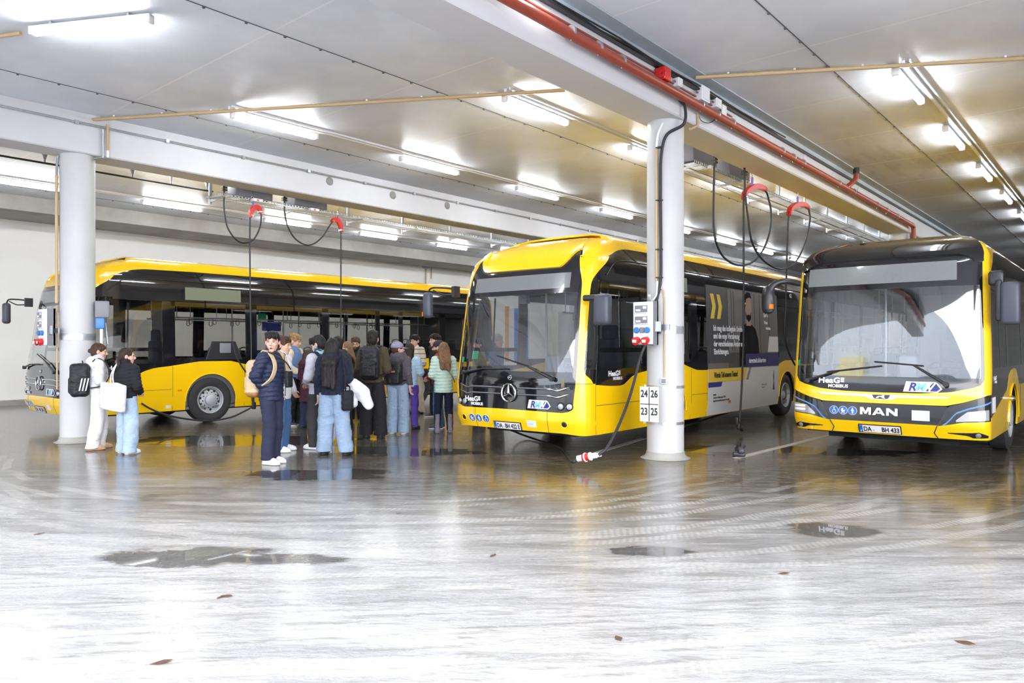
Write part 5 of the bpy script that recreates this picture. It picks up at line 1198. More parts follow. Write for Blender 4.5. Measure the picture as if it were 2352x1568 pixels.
# ================================================================ people
def axis(a, b, fine, coarse, spans):
    out = [a]
    while out[-1] < b:
        x = out[-1]; out.append(x+(fine if any(s0-.01 <= x <= s1+.01 for s0, s1 in spans) else coarse))
    return np.array(out)
class Field:
    def __init__(s, xs, ys, zs):
        s.ax = (xs, ys, zs); s.F = np.full((len(xs), len(ys), len(zs)), 1., np.float32)
    def _loc(s, c, r):
        sl = []; 
        for q in range(3):
            a = s.ax[q]; sl.append(slice(max(int(np.searchsorted(a, c[q]-r[q]))-1, 0), int(np.searchsorted(a, c[q]+r[q]))+1))
        P = np.meshgrid(*[s.ax[q][sl[q]] for q in range(3)], indexing='ij', sparse=True)
        return tuple(sl), P
    def _mix(s, sl, d, k, op):
        A = s.F[sl]
        if A.size == 0: return
        if op == 'add':
            h = np.clip(.5+.5*(A-d)/k, 0, 1); s.F[sl] = A*(1-h)+d*h-k*h*(1-h)
        else:
            h = np.clip(.5-.5*(A+d)/k, 0, 1); s.F[sl] = A*(1-h)-d*h+k*h*(1-h)
    def cone(s, a, b, ra, rb, k=.02, sy=1., op='add', fr=None):
        a, b = np.array(a, float), np.array(b, float)
        if fr is not None: a, b = fr(a), fr(b)
        m = max(ra, rb)+2.2*k+.01; lo, hi = np.minimum(a, b)-m, np.maximum(a, b)+m
        sl, (X, Y, Z) = s._loc((lo+hi)/2, (hi-lo)/2)
        ya = a[1]; ax_ = (a[0], a[1]/sy, a[2]); d = np.array((b[0]-a[0], (b[1]-a[1])/sy, b[2]-a[2])); L2 = max((d*d).sum(), 1e-9)
        Yq = Y/sy; px, py, pz = X-ax_[0], Yq-ax_[1], Z-ax_[2]
        t = np.clip((px*d[0]+py*d[1]+pz*d[2])/L2, 0, 1)
        D = np.sqrt((px-t*d[0])**2+(py-t*d[1])**2+(pz-t*d[2])**2)-(ra+(rb-ra)*t)
        s._mix(sl, D.astype(np.float32), k, op)
    def ell(s, c, r, k=.02, op='add', fr=None, R=None):
        c = np.array(c, float); r = np.array(r, float)
        if fr is not None: R = fr.R; c = fr(c)
        m = np.full(3, r.max()+2.2*k+.01) if R is not None else r+2.2*k+.01
        sl, (X, Y, Z) = s._loc(c, m); x, y, z = X-c[0], Y-c[1], Z-c[2]
        if R is not None: x, y, z = (R[0, i]*x+R[1, i]*y+R[2, i]*z for i in range(3))
        q = np.sqrt((x/r[0])**2+(y/r[1])**2+(z/r[2])**2); D = (q-1)*r.min()
        s._mix(sl, D.astype(np.float32), k, op)
    def rbox(s, c, h, r, k=.01, R=None, op='add'):
        c = np.array(c, float); m = np.full(3, max(h)*1.8+.03); sl, (X, Y, Z) = s._loc(c, m); x, y, z = X-c[0], Y-c[1], Z-c[2]
        if R is not None: x, y, z = (R[0, i]*x+R[1, i]*y+R[2, i]*z for i in range(3))
        q = [np.abs(v)-(hh-r) for v, hh in zip((x, y, z), h)]
        D = np.sqrt(sum(np.maximum(v, 0)**2 for v in q))+np.minimum(np.maximum(np.maximum(q[0], q[1]), q[2]), 0)-r
        s._mix(sl, D.astype(np.float32), k, op)
    def cut(s, q, v, side):      # keep the part above (+1) or below (-1) v along axis q
        a = s.ax[q]; sh = [1, 1, 1]; sh[q] = -1; s.F = np.maximum(s.F, ((v-a)*side).reshape(sh).astype(np.float32))
    def wrinkle(s, amp, f, seed=0, zs=1.):
        r = np.random.default_rng(seed); X, Y, Z = np.meshgrid(*s.ax, indexing='ij', sparse=True); n = 0.
        for k in range(5):
            d = r.normal(size=3); d /= np.linalg.norm(d); ff = f*(.7+.5*k); n = n+np.sin(ff*(d[0]*X+d[1]*Y+zs*d[2]*Z)+r.uniform(0, 6)+1.5*np.sin(ff*.4*(d[1]*X-d[0]*Y+d[2]*Z)))/(1+.5*k)
        s.F = s.F+(amp*n).astype(np.float32)
    def quilt(s, amp, f, ph=0.):
        X, Y, Z = np.meshgrid(*s.ax, indexing='ij', sparse=True); s.F = s.F-(amp*(np.abs(np.sin(f*(Z+.06*X+.02*np.sin(9*Y))+ph))**.6-.5)).astype(np.float32)
    def mesh(s, name, m, parent=None):
        F = s.F; xs, ys, zs = s.ax; ins = F < 0
        c = [ins[i:ins.shape[0]-1+i, j:ins.shape[1]-1+j, k:ins.shape[2]-1+k] for i in (0, 1) for j in (0, 1) for k in (0, 1)]
        an = np.logical_or.reduce(c) & ~np.logical_and.reduce(c); I, J, K = np.nonzero(an); N = len(I)
        idx = np.full(an.shape, -1, np.int32); idx[I, J, K] = np.arange(N)
        off = [(i, j, k) for i in (0, 1) for j in (0, 1) for k in (0, 1)]
        V = [F[I+i, J+j, K+k] for i, j, k in off]; P = [np.stack((xs[I+i], ys[J+j], zs[K+k]), 1) for i, j, k in off]
        acc = np.zeros((N, 3)); cnt = np.zeros(N)
        for a in range(8):
            for b in range(a+1, 8):
                if sum(p != q for p, q in zip(off[a], off[b])) != 1: continue
                cr = (V[a] < 0) != (V[b] < 0); t = np.where(cr, V[a]/np.where(cr, V[a]-V[b], 1), 0)[:, None]
                acc += np.where(cr[:, None], P[a]+t*(P[b]-P[a]), 0); cnt += cr
        co = acc/np.maximum(cnt, 1)[:, None]; quads = []
        for q in range(3):
            A = np.moveaxis(ins, q, 0); ID = np.moveaxis(idx, q, 0); d = A[:-1, 1:-1, 1:-1] != A[1:, 1:-1, 1:-1]
            i, j, k = np.nonzero(d); fl = A[i, j+1, k+1]
            qd = np.stack((ID[i, j, k], ID[i, j+1, k], ID[i, j+1, k+1], ID[i, j, k+1]), 1)
            flip = fl if q != 1 else ~fl
            qd[~flip] = qd[~flip][:, ::-1]; quads.append(qd)
        Q = np.concatenate(quads); Q = Q[(Q >= 0).all(1)]
        me = bpy.data.meshes.new(name); me.vertices.add(N); me.vertices.foreach_set('co', co.astype(np.float32).ravel())
        me.loops.add(4*len(Q)); me.loops.foreach_set('vertex_index', Q.ravel().astype(np.int32)); me.polygons.add(len(Q))
        me.polygons.foreach_set('loop_start', np.arange(0, 4*len(Q), 4, dtype=np.int32)); me.polygons.foreach_set('use_smooth', np.ones(len(Q), bool))
        me.update(calc_edges=True); me.materials.append(m); o = bpy.data.objects.new(name, me); C.objects.link(o)
        if parent: o.parent = parent
        return o
class Frame:
    def __init__(s, o, yaw=0., pitch=0., roll=0.):
        s.o = np.array(o, float); cz, sz, cx, sx, cy, sy = math.cos(yaw), math.sin(yaw), math.cos(pitch), math.sin(pitch), math.cos(roll), math.sin(roll)
        Rz = np.array(((cz, -sz, 0), (sz, cz, 0), (0, 0, 1))); Rx = np.array(((1, 0, 0), (0, cx, -sx), (0, sx, cx))); Ry = np.array(((cy, 0, sy), (0, 1, 0), (-sy, 0, cy)))
        s.R = Rz@Rx@Ry
    def __call__(s, p): return s.R@np.asarray(p, float)+s.o
def cloth(name, col, rough=.85, fine=.12, fs=60, bump=.25, bs=120):
    m, t, b = _mat(name); g = G(m); P = g.obj(); n = g.noise(P, fs, 5, .6); fold = g.noise(g.mapping(P, (.3, .2, 0), (1, 1, 1.6)), 9, 4, .55, .8); big = g.noise(P, 4, 3)
    c0, c1 = tuple(c*(1-fine) for c in col), tuple(min(1, c*(1+fine)) for c in col)
    g.put(b.inputs['Base Color'], g.mix(g.math('MULTIPLY_ADD', n, .6, g.math('MULTIPLY', big, .4)), c0, c1)); b.inputs['Roughness'].default_value = rough; b.inputs['Specular IOR Level'].default_value = .3
    b1 = g.n.new('ShaderNodeBump'); g.put(b1.inputs['Height'], fold); b1.inputs['Strength'].default_value = .55; b1.inputs['Distance'].default_value = .035
    b2 = g.n.new('ShaderNodeBump'); g.put(b2.inputs['Height'], g.noise(P, bs, 3)); b2.inputs['Strength'].default_value = bump; b2.inputs['Distance'].default_value = .01; g.put(b2.inputs['Normal'], b1.outputs['Normal'])
    g.put(b.inputs['Normal'], b2.outputs['Normal']); return m
SKIN = {'light': mat('skin_light', (.62, .36, .27), .5, noise=.05, nscale=12), 'tan': mat('skin_tan', (.52, .30, .21), .5, noise=.05, nscale=12)}
MT['eye'] = mat('eye_dark', (.02, .015, .012), .2); MT['lip'] = mat('lips', (.40, .13, .12), .45); MT['mouth_in'] = mat('mouth_inside', (.12, .02, .02), .5)
def hairmat(name, col):
    m, t, b = _mat(name); g = G(m); P = g.obj(); n = g.noise(g.mapping(P, (0, 0, 0), (55, 55, 5)), 1.6, 4, .6)
    g.put(b.inputs['Base Color'], g.mix(g.step(n, .3, .7), tuple(c*.55 for c in col), tuple(c*1.5 for c in col))); b.inputs['Roughness'].default_value = .5; b.inputs['Specular IOR Level'].default_value = .22
    g.put(b.inputs['Normal'], g.bump(n, .6, .01)); return m
HAIR = {'black': hairmat('hair_black', (.012, .010, .010)), 'brown': hairmat('hair_brown', (.055, .028, .016)), 'blond': hairmat('hair_dark_blond', (.28, .16, .075)), 'light_brown': hairmat('hair_light_brown', (.17, .095, .05)), 'dark_brown': hairmat('hair_dark_brown', (.028, .016, .012))}

def person(label, px, py, top, look, tcol=None, bcol=None, hair=('short', 'black'), skin='light', head=(0., 0.), stance=(.12, 0., .12, 0.), armL='hang', armR='hang',
           topst=None, botst=None, shoe=None, sole=None, res=(.007, .014), extras=None, Y=None, mouth=False, beard=None, seed=0, build_=.88, sho=None):
    """feet at reference pixel (px,py); look 0 = towards the camera, 90 = to the right of the frame"""
    if Y is None: g0 = on_z(px, py, 0.); Yd = (EYE)*FOC/(py-HZ)
    else: g0 = depth_at(px, Y); Yd = Y
    H = EYE+(HZ-top)*Yd/FOC; k = H/1.75
    a = math.radians(look); f = Vector((-math.cos(a)*-ST+math.sin(a)*CT, -math.cos(a)*CT+math.sin(a)*ST)); rz = math.atan2(f.x, -f.y)
    K = lambda *p: np.array(p, float)*k
    hd = Frame(K(0, -.015, 1.605), math.radians(head[0]), math.radians(head[1]))
    topst = topst or {}; botst = botst or {}
    arms = {'hang': ((.235, .03, 1.13), (.245, -.03, .885)), 'pocket': ((.270, .06, 1.17), (.155, .035, 1.04)), 'front': ((.235, .0, 1.13), (.07, -.23, 1.13)), 'hold': ((.24, .02, 1.13), (.17, -.20, 1.02)),
            'belly': ((.25, .0, 1.12), (.10, -.17, 1.03)), 'cross': ((.24, -.06, 1.15), (-.03, -.20, 1.18)), 'out': ((.26, .03, 1.14), (.30, -.07, .92)), 'chest': ((.235, -.05, 1.14), (.10, -.19, 1.30))}
    J = {}
    for sd, nm in ((1, armL), (-1, armR)):
        e, w_ = arms[nm] if isinstance(nm, str) else nm
        J[sd] = (K(sd*.185*build_, 0, 1.40), K(sd*e[0]*.90, e[1], e[2]), K(sd*w_[0]*.92, w_[1], w_[2]))
    LG = {1: (K(.09, 0, .90), None, K(stance[0], stance[1]+.02, .085)), -1: (K(-.09, 0, .90), None, K(-stance[2], stance[3]+.02, .085))}
    for sd in LG: h, _, an = LG[sd]; kn = (h*.5+an*.5)+K(0, -.03, .01); LG[sd] = (h, kn, an)
    hands = []
    for sd in (1, -1):
        s_, e, w_ = J[sd]; d = (w_-e)/np.linalg.norm(w_-e); hands.append((w_-.03*k, w_+d*.19*k))
    hx = [(min(a_[0], b_[0])-.07, max(a_[0], b_[0])+.07) for a_, b_ in hands]; hy = [(min(a_[1], b_[1])-.07, max(a_[1], b_[1])+.07) for a_, b_ in hands]; hz = [(min(a_[2], b_[2])-.05, max(a_[2], b_[2])+.05) for a_, b_ in hands]
    fi, co = res
    Fd = Field(axis(-.48*k, .48*k, fi, co, hx+[(-.10*k, .10*k)]), axis(-.42*k, .28*k, fi, co, hy+[(-.14*k, .12*k)]), axis(-.01, H+.04, fi, co, hz+[(1.50*k, 1.78*k)]))
    # --- body
    Fd.ell(K(0, .0, 1.24), K(.135*build_, .085, .19), .03); Fd.cone(K(0, 0, 1.2), K(0, .01, 1.0), .115*k*build_, .11*k*build_, .04, .68); Fd.ell(K(0, .015, .94), K(.13, .085, .10), .03)
    Fd.cone(K(-.12, 0, 1.405), K(.12, 0, 1.405), .06*k, .06*k, .04, .9); Fd.cone(K(0, .01, 1.42), hd((0, .015, -.06*k)), .056*k, .052*k, .03)
    for sd in (1, -1):
        s_, e, w_ = J[sd]; Fd.cone(s_, e, .055*k, .040*k, .03); Fd.cone(e, w_, .040*k, .026*k, .015)
        h, kn, an = LG[sd]; Fd.cone(h, kn, .070*k, .046*k, .02); Fd.cone(kn, an, .046*k, .034*k, .02); Fd.cone(an, an+K(0, -.12, -.045), .035*k, .028*k, .02)
        # hand: palm, four curled fingers, thumb from the side of the palm
        d = (w_-e)/np.linalg.norm(w_-e); fwd = np.array((0, -1., 0)) if abs(d[1]) < .8 else np.array((0, 0, 1.)); sidev = fwd-d*fwd.dot(d); sidev /= np.linalg.norm(sidev); nrm = np.cross(d, sidev)*sd
        # sidev runs across the knuckles, nrm points to the palm's back
        p0 = w_; p1 = w_+d*.085*k
        for q in (-.026, -.009, .009, .026): Fd.cone(p0+sidev*q*.6*k, p1+sidev*q*k, .016*k, .0135*k, .012)
        for q, ln in ((-.029, .062), (-.010, .075), (.010, .082), (.029, .072)):
            b0 = p1+sidev*q*k; b1 = b0+(d*.55*ln-nrm*.20*ln)*k; b2 = b1+(d*.32*ln-nrm*.42*ln)*k
            Fd.cone(b0, b1, .0095*k, .0088*k, .005); Fd.cone(b1, b2, .0088*k, .0075*k, .004)
        t0 = w_+(d*.028+sidev*.028)*k; t1 = t0+(d*.03+sidev*.026-nrm*.012)*k; t2 = t1+(d*.03+sidev*.004-nrm*.012)*k
        Fd.cone(t0, t1, .013*k, .0105*k, .01); Fd.cone(t1, t2, .0105*k, .008*k, .004)
    # --- head with face
    q = k*1.13
    Fd.ell((0, .012*q, .035*q), (.074*q, .094*q, .082*q), .02, fr=hd); Fd.ell((0, -.018*q, -.03*q), (.060*q, .070*q, .080*q), .03, fr=hd)
    Fd.ell((0, -.060*q, -.094*q), (.026*q, .022*q, .018*q), .02, fr=hd)
    for sd in (1, -1):
        Fd.ell((sd*.037*q, -.055*q, -.018*q), (.022*q, .024*q, .022*q), .02, fr=hd); Fd.ell((sd*.030*q, -.094*q, .014*q), (.015*q, .010*q, .009*q), .010, 'sub', fr=hd)
        Fd.ell((sd*.077*q, .012*q, -.002*q), (.010*q, .020*q, .032*q), .006, fr=hd)
        Fd.cone(hd((sd*.012*q, -.082*q, .030*q)), hd((sd*.042*q, -.074*q, .033*q)), .010*q, .008*q, .010)
    Fd.cone(hd((0, -.084*q, .018*q)), hd((0, -.104*q, -.018*q)), .008*q, .0125*q, .012); Fd.ell((0, -.094*q, -.026*q), (.018*q, .011*q, .009*q), .008, fr=hd)
    Fd.cone(hd((-.020*q, -.080*q, -.054*q)), hd((.020*q, -.080*q, -.054*q)), .008*q, .008*q, .008); Fd.cone(hd((-.015*q, -.078*q, -.066*q)), hd((.015*q, -.078*q, -.066*q)), .008*q, .008*q, .008)
    if mouth: Fd.ell((0, -.092*q, -.062*q), (.016*q, .014*q, .011*q), .006, 'sub', fr=hd)
    body = Fd.mesh('person', SKIN[skin]); body.location = g0; body.rotation_euler = (0, 0, rz); tag(body, label, 'person')
    def small(nm, c, r, m, rot=0.):
        b = B(); rings = []; c = np.array(c)*q
        for i in range(7):
            th = PI*i/6; rings.append([hd(c+np.array((r[0]*q*math.sin(th)*math.cos(p), r[1]*q*math.sin(th)*math.sin(p), r[2]*q*math.cos(th)+rot*r[0]*q*math.sin(th)*math.cos(p)))) for p in [2*PI*j/12 for j in range(12)]])
        b.loft(rings); return b.build(nm, m, body)
    back = abs(((look+head[0]+180) % 360)-180) > 130
    if not back:
        for sd in (1, -1):
            small('eye', (sd*.030, -.0835, .013), (.0125, .006, .0038), MT['eye']); small('eyebrow', (sd*.031, -.0885, .033), (.018, .006, .0030), HAIR[hair[1]] if hair[1] != 'blond' else HAIR['light_brown'], -sd*.12)
        small('mouth', (0, -.0875, -.060), (.019, .006, .0055), MT['lip'])
        if mouth: small('mouth_opening', (0, -.088, -.063), (.014, .009, .0085), MT['mouth_in'])
    # --- hair
    st = hair[0]; lowz = {'long': -.62, 'mid': -.30, 'ponytail': -.20, 'bun': -.15}.get(st, -.13)
    if st in ('cap', 'beanie'): lowz = -.55 if len(hair) > 2 and hair[2] == 'long' else -.16
    Fh = Field(axis(hd.o[0]-.16*q, hd.o[0]+.16*q, .006, .006, []), axis(hd.o[1]-.17*q, hd.o[1]+.26*q, .006, .006, []), axis(hd.o[2]+lowz*q, hd.o[2]+.17*q, .006, .006, []))
    Fh.ell((0, .020*q, .044*q), (.083*q, .100*q, .088*q), .01, fr=hd); Fh.ell((0, .045*q, -.01*q), (.076*q, .068*q, .085*q), .02, fr=hd)
    if st == 'curly':
        r_ = np.random.default_rng(seed)
        for _ in range(46):
            an, el = r_.uniform(-PI*.9, PI*.9), r_.uniform(-.1, 1.3); p_ = (.080*math.cos(el)*math.sin(an), .02+.098*math.cos(el)*math.cos(an), .05+.088*math.sin(el)); Fh.ell(np.array(p_)*q, np.array((.02, .02, .018))*q, .006, fr=hd)
    if st in ('short', 'curly', 'fringe'):
        Fh.ell((0, .0, .088*q), (.074*q, .090*q, .052*q), .02, fr=hd)
    # clear the face
    Fh.ell((0, -.115*q, -.035*q), (.068*q, .088*q, .086*q), .012, 'sub', fr=hd)
    for sd in (1, -1): Fh.ell((sd*.085*q, -.02*q, -.03*q), (.028*q, .040*q, .05*q), .008, 'sub', fr=hd)
    if st in ('short', 'fringe', 'curly'):
        r_ = np.random.default_rng(seed+50)
        for x in (-.060, -.045, -.03, -.012, .004, .02, .036, .052, .062): dz = r_.uniform(-.012, .012); Fh.cone(hd((x*q, -.055*q, .112*q)), hd(((x*1.08+r_.uniform(-.008, .008))*q, (-.092+.35*abs(x)**1.0*.6)*q, (.062+dz)*q)), .015*q, .006*q, .010)
    if st in ('long', 'mid') or (len(hair) > 2 and hair[2] == 'long'):
        ln = {'long': -.52, 'mid': -.24}.get(st, -.40); ln = hair[2] if len(hair) > 2 and not isinstance(hair[2], str) else ln
        wv = .068 if st != 'cap' else .06; yt = .215 if st == 'long' else .15
        if st == 'long':
            for dx in (-.05, 0, .05): Fh.cone(hd((dx*q, .08*q, -.08*q)), np.array((hd.o[0]+dx*1.1*q, .20*k, 1.38*k)), .05*q, .045*q, .03, .8); Fh.cone(np.array((hd.o[0]+dx*1.1*q, .20*k, 1.38*k)), np.array((hd.o[0]+dx*1.0*q, .205*k, hd.o[2]+(ln+.02)*q)), .045*q, .028*q, .03, .7)
        Fh.cone(hd((-.03*q, .055*q, .0)), np.array((hd.o[0]-.055*q, yt*k, hd.o[2]+ln*q)), wv*q, .035*q, .03, .75); Fh.cone(hd((.03*q, .055*q, .0)), np.array((hd.o[0]+.055*q, yt*k, hd.o[2]+(ln+.03)*q)), wv*q, .035*q, .03, .75)
        for sd in (1, -1): Fh.cone(hd((sd*.072*q, .02*q, .03*q)), np.array((hd.o[0]+sd*.082*q, .06*k, hd.o[2]-.20*q)), .022*q, .022*q, .02)
    if st == 'bun': Fh.ell((0, .115*q, .0), (.036*q, .034*q, .036*q), .008, fr=hd); Fh.cone(hd((.07*q, .0, .03*q)), hd((.074*q, -.03*q, -.09*q)), .010*q, .006*q, .008)
    if st == 'ponytail': Fh.cone(hd((0, .10*q, -.02*q)), hd((0, .11*q, -.16*q)), .034*q, .020*q, .015)
    Fh.cut(0, hd.o[0]-.15*q, 1); Fh.wrinkle(.0025, 130 if st != 'curly' else 90, seed, .25)
    if st != 'bald': Fh.mesh('hair', HAIR[hair[1]], body)
    if beard:
        Fb = Field(axis(hd.o[0]-.12*q, hd.o[0]+.12*q, .006, .006, []), axis(hd.o[1]-.16*q, hd.o[1]+.12*q, .006, .006, []), axis(hd.o[2]-.16*q, hd.o[2]+.05*q, .006, .006, []))
        Fb.ell((0, -.022*q, -.050*q), (.066*q, .074*q, .072*q), .02, fr=hd); Fb.ell((0, -.062*q, -.098*q), (.032*q, .028*q, .024*q), .02, fr=hd)
        Fb.ell((0, -.10*q, -.010*q), (.06*q, .09*q, .036*q), .01, 'sub', fr=hd); Fb.ell((0, -.105*q, -.060*q), (.022*q, .02*q, .010*q), .006, 'sub', fr=hd); Fb.ell((0, .08*q, 0), (.12*q, .09*q, .2*q), .02, 'sub', fr=hd)
        Fb.wrinkle(.002, 150, seed); Fb.mesh('beard', HAIR[beard], body)
    # --- top
    sty = dict(hem=.86, loose=0., puff=0., collar=.035, hood=0, wr=.0065, slw=0., fleece=0); sty.update(topst)
    lo = sty['loose']; hem = sty['hem']
    cg = .010 if res[0] < .0075 else .012
    Ft = Field(axis(-.46*k, .46*k, cg, cg, []), axis(-.40*k, .30*k, cg, cg, []), axis((hem-.03)*k, 1.60*k, cg, cg, []))
    Ft.ell(K(0, .0, 1.26), K((.175+lo)*build_, .125+lo*.8, .20), .03); Ft.cone(K(0, 0, 1.25), K(0, .01, hem), (.165+lo)*k*build_, (.168+lo+sty.get('flare', .006))*k*build_, .05, .84)
    Ft.cone(K(-.125, 0, 1.41), K(.125, 0, 1.41), .075*k, .075*k, .04, .95); Ft.cone(K(0, .01, 1.44), K(0, .0, 1.475+sty['collar']), .085*k, .072*k, .02)
    if sty['collar'] > .03: Ft.cone(K(0, -.005, 1.52), K(0, -.02, 1.62), .052*k, .052*k, .01, op='sub')
    for sd in (1, -1):
        s_, e, w_ = J[sd]; sl_ = sty['slw']; Ft.cone(s_, e, (.068+sl_*.5+lo*.2)*k, (.054+sl_*.9)*k, .022); Ft.cone(e, w_+(w_-e)*.02, (.054+sl_*.9)*k, (.045+sl_*.8)*k, .02)
    if sty['hood']: Ft.ell(K(0, .115, 1.44), K(.15, .075, .10), .03); Ft.cone(K(-.10, .03, 1.50), K(.10, .03, 1.50), .05*k, .05*k, .03)
    if sty['puff']: Ft.quilt(sty['puff'], PI/(.062*k), seed)
    else: Ft.wrinkle(sty['wr'], 22, seed, .8); Ft.wrinkle(sty['wr']*.4, 55, seed+3)
    if sty['fleece']: Ft.wrinkle(.003, 110, seed)
    Ft.cut(2, hem*k, 1); tp = Ft.mesh(sty.get('name', 'jacket'), tcol, body)
    # --- bottom
    bs = dict(hip=.150, kn=.085, an=.085, cut=.04, wr=.005, flow=0.); bs.update(botst)
    Fl = Field(axis(-.36*k, .36*k, cg, cg, []), axis(-.34*k, .30*k, cg, cg, []), axis((bs['cut']-.02)*k, 1.06*k, cg, cg, []))
    Fl.ell(K(0, .015, .97), K(bs['hip']*.96, .125, .13), .03)
    for sd in (1, -1):
        h, kn, an = LG[sd]; Fl.cone(h+K(0, 0, .0), kn, (bs['hip']*.64)*k, bs['kn']*k, .018, 1.0); Fl.cone(kn, an-K(0, 0, .05), bs['kn']*k, bs['an']*k, .018)
    Fl.wrinkle(bs['wr'], 18, seed+5, .7); Fl.wrinkle(bs['wr']*.5, 45, seed+6, 1.2); Fl.cut(2, bs['cut']*k, 1); Fl.cut(2, min(1.03, hem+.035)*k, -1); Fl.mesh('trousers', bcol, body)
    # --- shoes
    for sd in (1, -1):
        an = LG[sd][2]; x, y = an[0], an[1]; boot = isinstance(shoe, dict); tall = shoe.get('h', .14) if boot else .11; sm_ = shoe['m'] if boot else shoe
        Fs = Field(axis(x-.09, x+.09, .007, .007, []), axis(y-.26*k, y+.12*k, .007, .007, []), axis(-.008, tall*k+.03, .007, .007, []))
        Fs.cone((x, y+.035*k, .050), (x+sd*.012, y-.125*k, .036), .046*k, .044*k, .02); Fs.cone((x+sd*.012, y-.125*k, .034), (x+sd*.012, y-.165*k, .030), .042*k, .034*k, .01)
        Fs.cone((x, y+.02*k, .05), (x, y+.015*k, tall*k-.02), .048*k, .045*k, .02); Fs.cone((x, y-.02*k, .09*k), (x, y-.10*k, .055), .032*k, .03*k, .02)
        Fs.cut(2, .004, 1); Fs.cut(2, tall*k, -1)
        if boot: Fs.wrinkle(.003, 40, seed)
        s1 = Fs.mesh('boot' if boot else 'shoe', sm_, body)
        Fo = Field(axis(x-.09, x+.09, .007, .007, []), axis(y-.26*k, y+.12*k, .007, .007, []), axis(-.008, .05, .006, .006, []))
        Fo.cone((x, y+.035*k, .03), (x+sd*.012, y-.125*k, .03), .053*k, .051*k, .01); Fo.cone((x+sd*.012, y-.125*k, .03), (x+sd*.012, y-.168*k, .03), .048*k, .038*k, .01); Fo.cut(2, .0015, 1); Fo.cut(2, .026, -1)
        Fo.mesh('sole', sole or sm_, s1)
        if sho: sho(s1, x, y, k, sd)
    body['k'] = k
    if extras: extras(body, k, hd, J, g0, rz)
    del body['k']
    return body
def backpack(label, g0, rz, k, m, pocket=True, strap=None, size=(.155, .095, .235), z=1.20, yb=.215, stripes=False, label_m=None, straps=True, base=None, hx=0.):
    o = B(); t = thing('backpack', label, 'backpack', g0, rz)
    F_ = Field(axis(-.25*k, .25*k, .008, .008, []), axis(0., .45*k, .008, .008, []), axis((z-.33)*k, (z+.33)*k, .008, .008, []))
    F_.rbox((hx, yb*k, z*k), (size[0]*k, size[1]*k, size[2]*k), .07*k, .02)
    if pocket: F_.rbox((hx, (yb+size[1]*.8)*k, (z-.09)*k), (size[0]*.78*k, .045*k, size[2]*.48*k), .03*k, .01)
    F_.wrinkle(.0025, 30, 3); F_.mesh('pack', m, t)
    zz = lambda v: v*k
    b = B(); b.tube(spline([(hx-.05*k, (yb-.05)*k, (z+size[2])*k-.01), (hx, (yb-.04)*k, (z+size[2])*k+.035), (hx+.05*k, (yb-.05)*k, (z+size[2])*k-.01)], 5), .009, 6); b.build('carry_handle', strap or m, t)
    b = B(); r_ = size[0]*.80*k; P_ = [(hx+r_*math.cos(a), (yb+size[1]*.55)*k, z*k+(size[2]*.35+size[2]*.55*math.sin(a))*k) for a in np.linspace(0, PI, 14)]; b.tube(P_, .004, 5); b.build('zip', MT['zinc'] if False else (strap or m), t)
    if straps:
        for sd in (1, -1):
            P_ = spline([(sd*.10*k, .10*k, 1.44*k), (sd*.115*k, .02*k, 1.502*k), (sd*.115*k, -.09*k, 1.44*k), (sd*.12*k, -.155*k, 1.30*k), (sd*.15*k, -.13*k, 1.15*k), (sd*.18*k, -.02*k, 1.05*k), (sd*.15*k, .13*k, 1.02*k)], 6)
            b = B(); n = len(P_); rings = []
            for i, p in enumerate(P_):
                tg = (P_[min(i+1, n-1)]-P_[max(i-1, 0)]).normalized(); wv = Vector((1, 0, 0))-tg*tg.x; wv.normalize(); nr = tg.cross(wv); rings.append([p+wv*.03*k+nr*.008, p-wv*.03*k+nr*.008, p-wv*.03*k-nr*.008, p+wv*.03*k-nr*.008])
            b.loft(rings, smooth=False); b.build('shoulder_strap', strap or m, t)
    if stripes:
        for j in range(3): B().prism([((yb-.09+.045*j)*k, (z-.17)*k), ((yb-.072+.045*j)*k, (z-.17)*k), ((yb-.112+.045*j)*k, (z+.03)*k), ((yb-.13+.045*j)*k, (z+.03)*k)], (hx-(size[0]+.008)*k, 0, 0), (0, 1, 0), (0, 0, 1), (.008, 0, 0)).build('white_stripe', MT['decal_white'], t)
    if label_m: B().box((hx-.045*k, (yb+size[1]+.03)*k, (z+.02)*k), (hx+.045*k, (yb+size[1]+.036)*k, (z+.05)*k)).build('cloth_label', label_m, t)
    if base:
        F2 = Field(axis(-.25*k, .25*k, .009, .009, []), axis(0., .45*k, .009, .009, []), axis((z-.33)*k, (z-.1)*k, .009, .009, [])); F2.rbox((hx, yb*k, z*k), (size[0]*k+.004, size[1]*k+.004, size[2]*k+.004), .07*k, .02); F2.cut(2, (z-size[2]+.07)*k, -1); F2.mesh('leather_base', base, t)
    return t
cl = cloth
white_k = cl('white_knit', (.74, .74, .78)); white_tr = cl('white_trousers', (.78, .77, .80)); blk = cl('black_cloth', (.014, .014, .018)); blk2 = cl('black_nylon', (.012, .012, .016), .45)
navy = cl('navy_puffer', (.016, .022, .055), .5, bump=.1); navy_tr = cl('navy_trousers', (.022, .026, .055)); jeans_l = cl('light_jeans', (.25, .34, .47), fine=.22, fs=25); jeans_ll = cl('pale_jeans', (.36, .46, .60), fine=.2, fs=25); jeans_b = cl('blue_jeans', (.06, .13, .28), fine=.25, fs=25)
char = cl('charcoal_cargo', (.045, .045, .05), fine=.2); grey_l = cl('light_grey_shirt', (.50, .51, .58)); denim = cl('denim_jacket', (.11, .19, .36), fine=.2); cream = cl('cream_cloth', (.62, .55, .40)); maroon = cl('maroon_coat', (.055, .014, .028)); fur = hairmat('fur_collar', (.30, .18, .09))
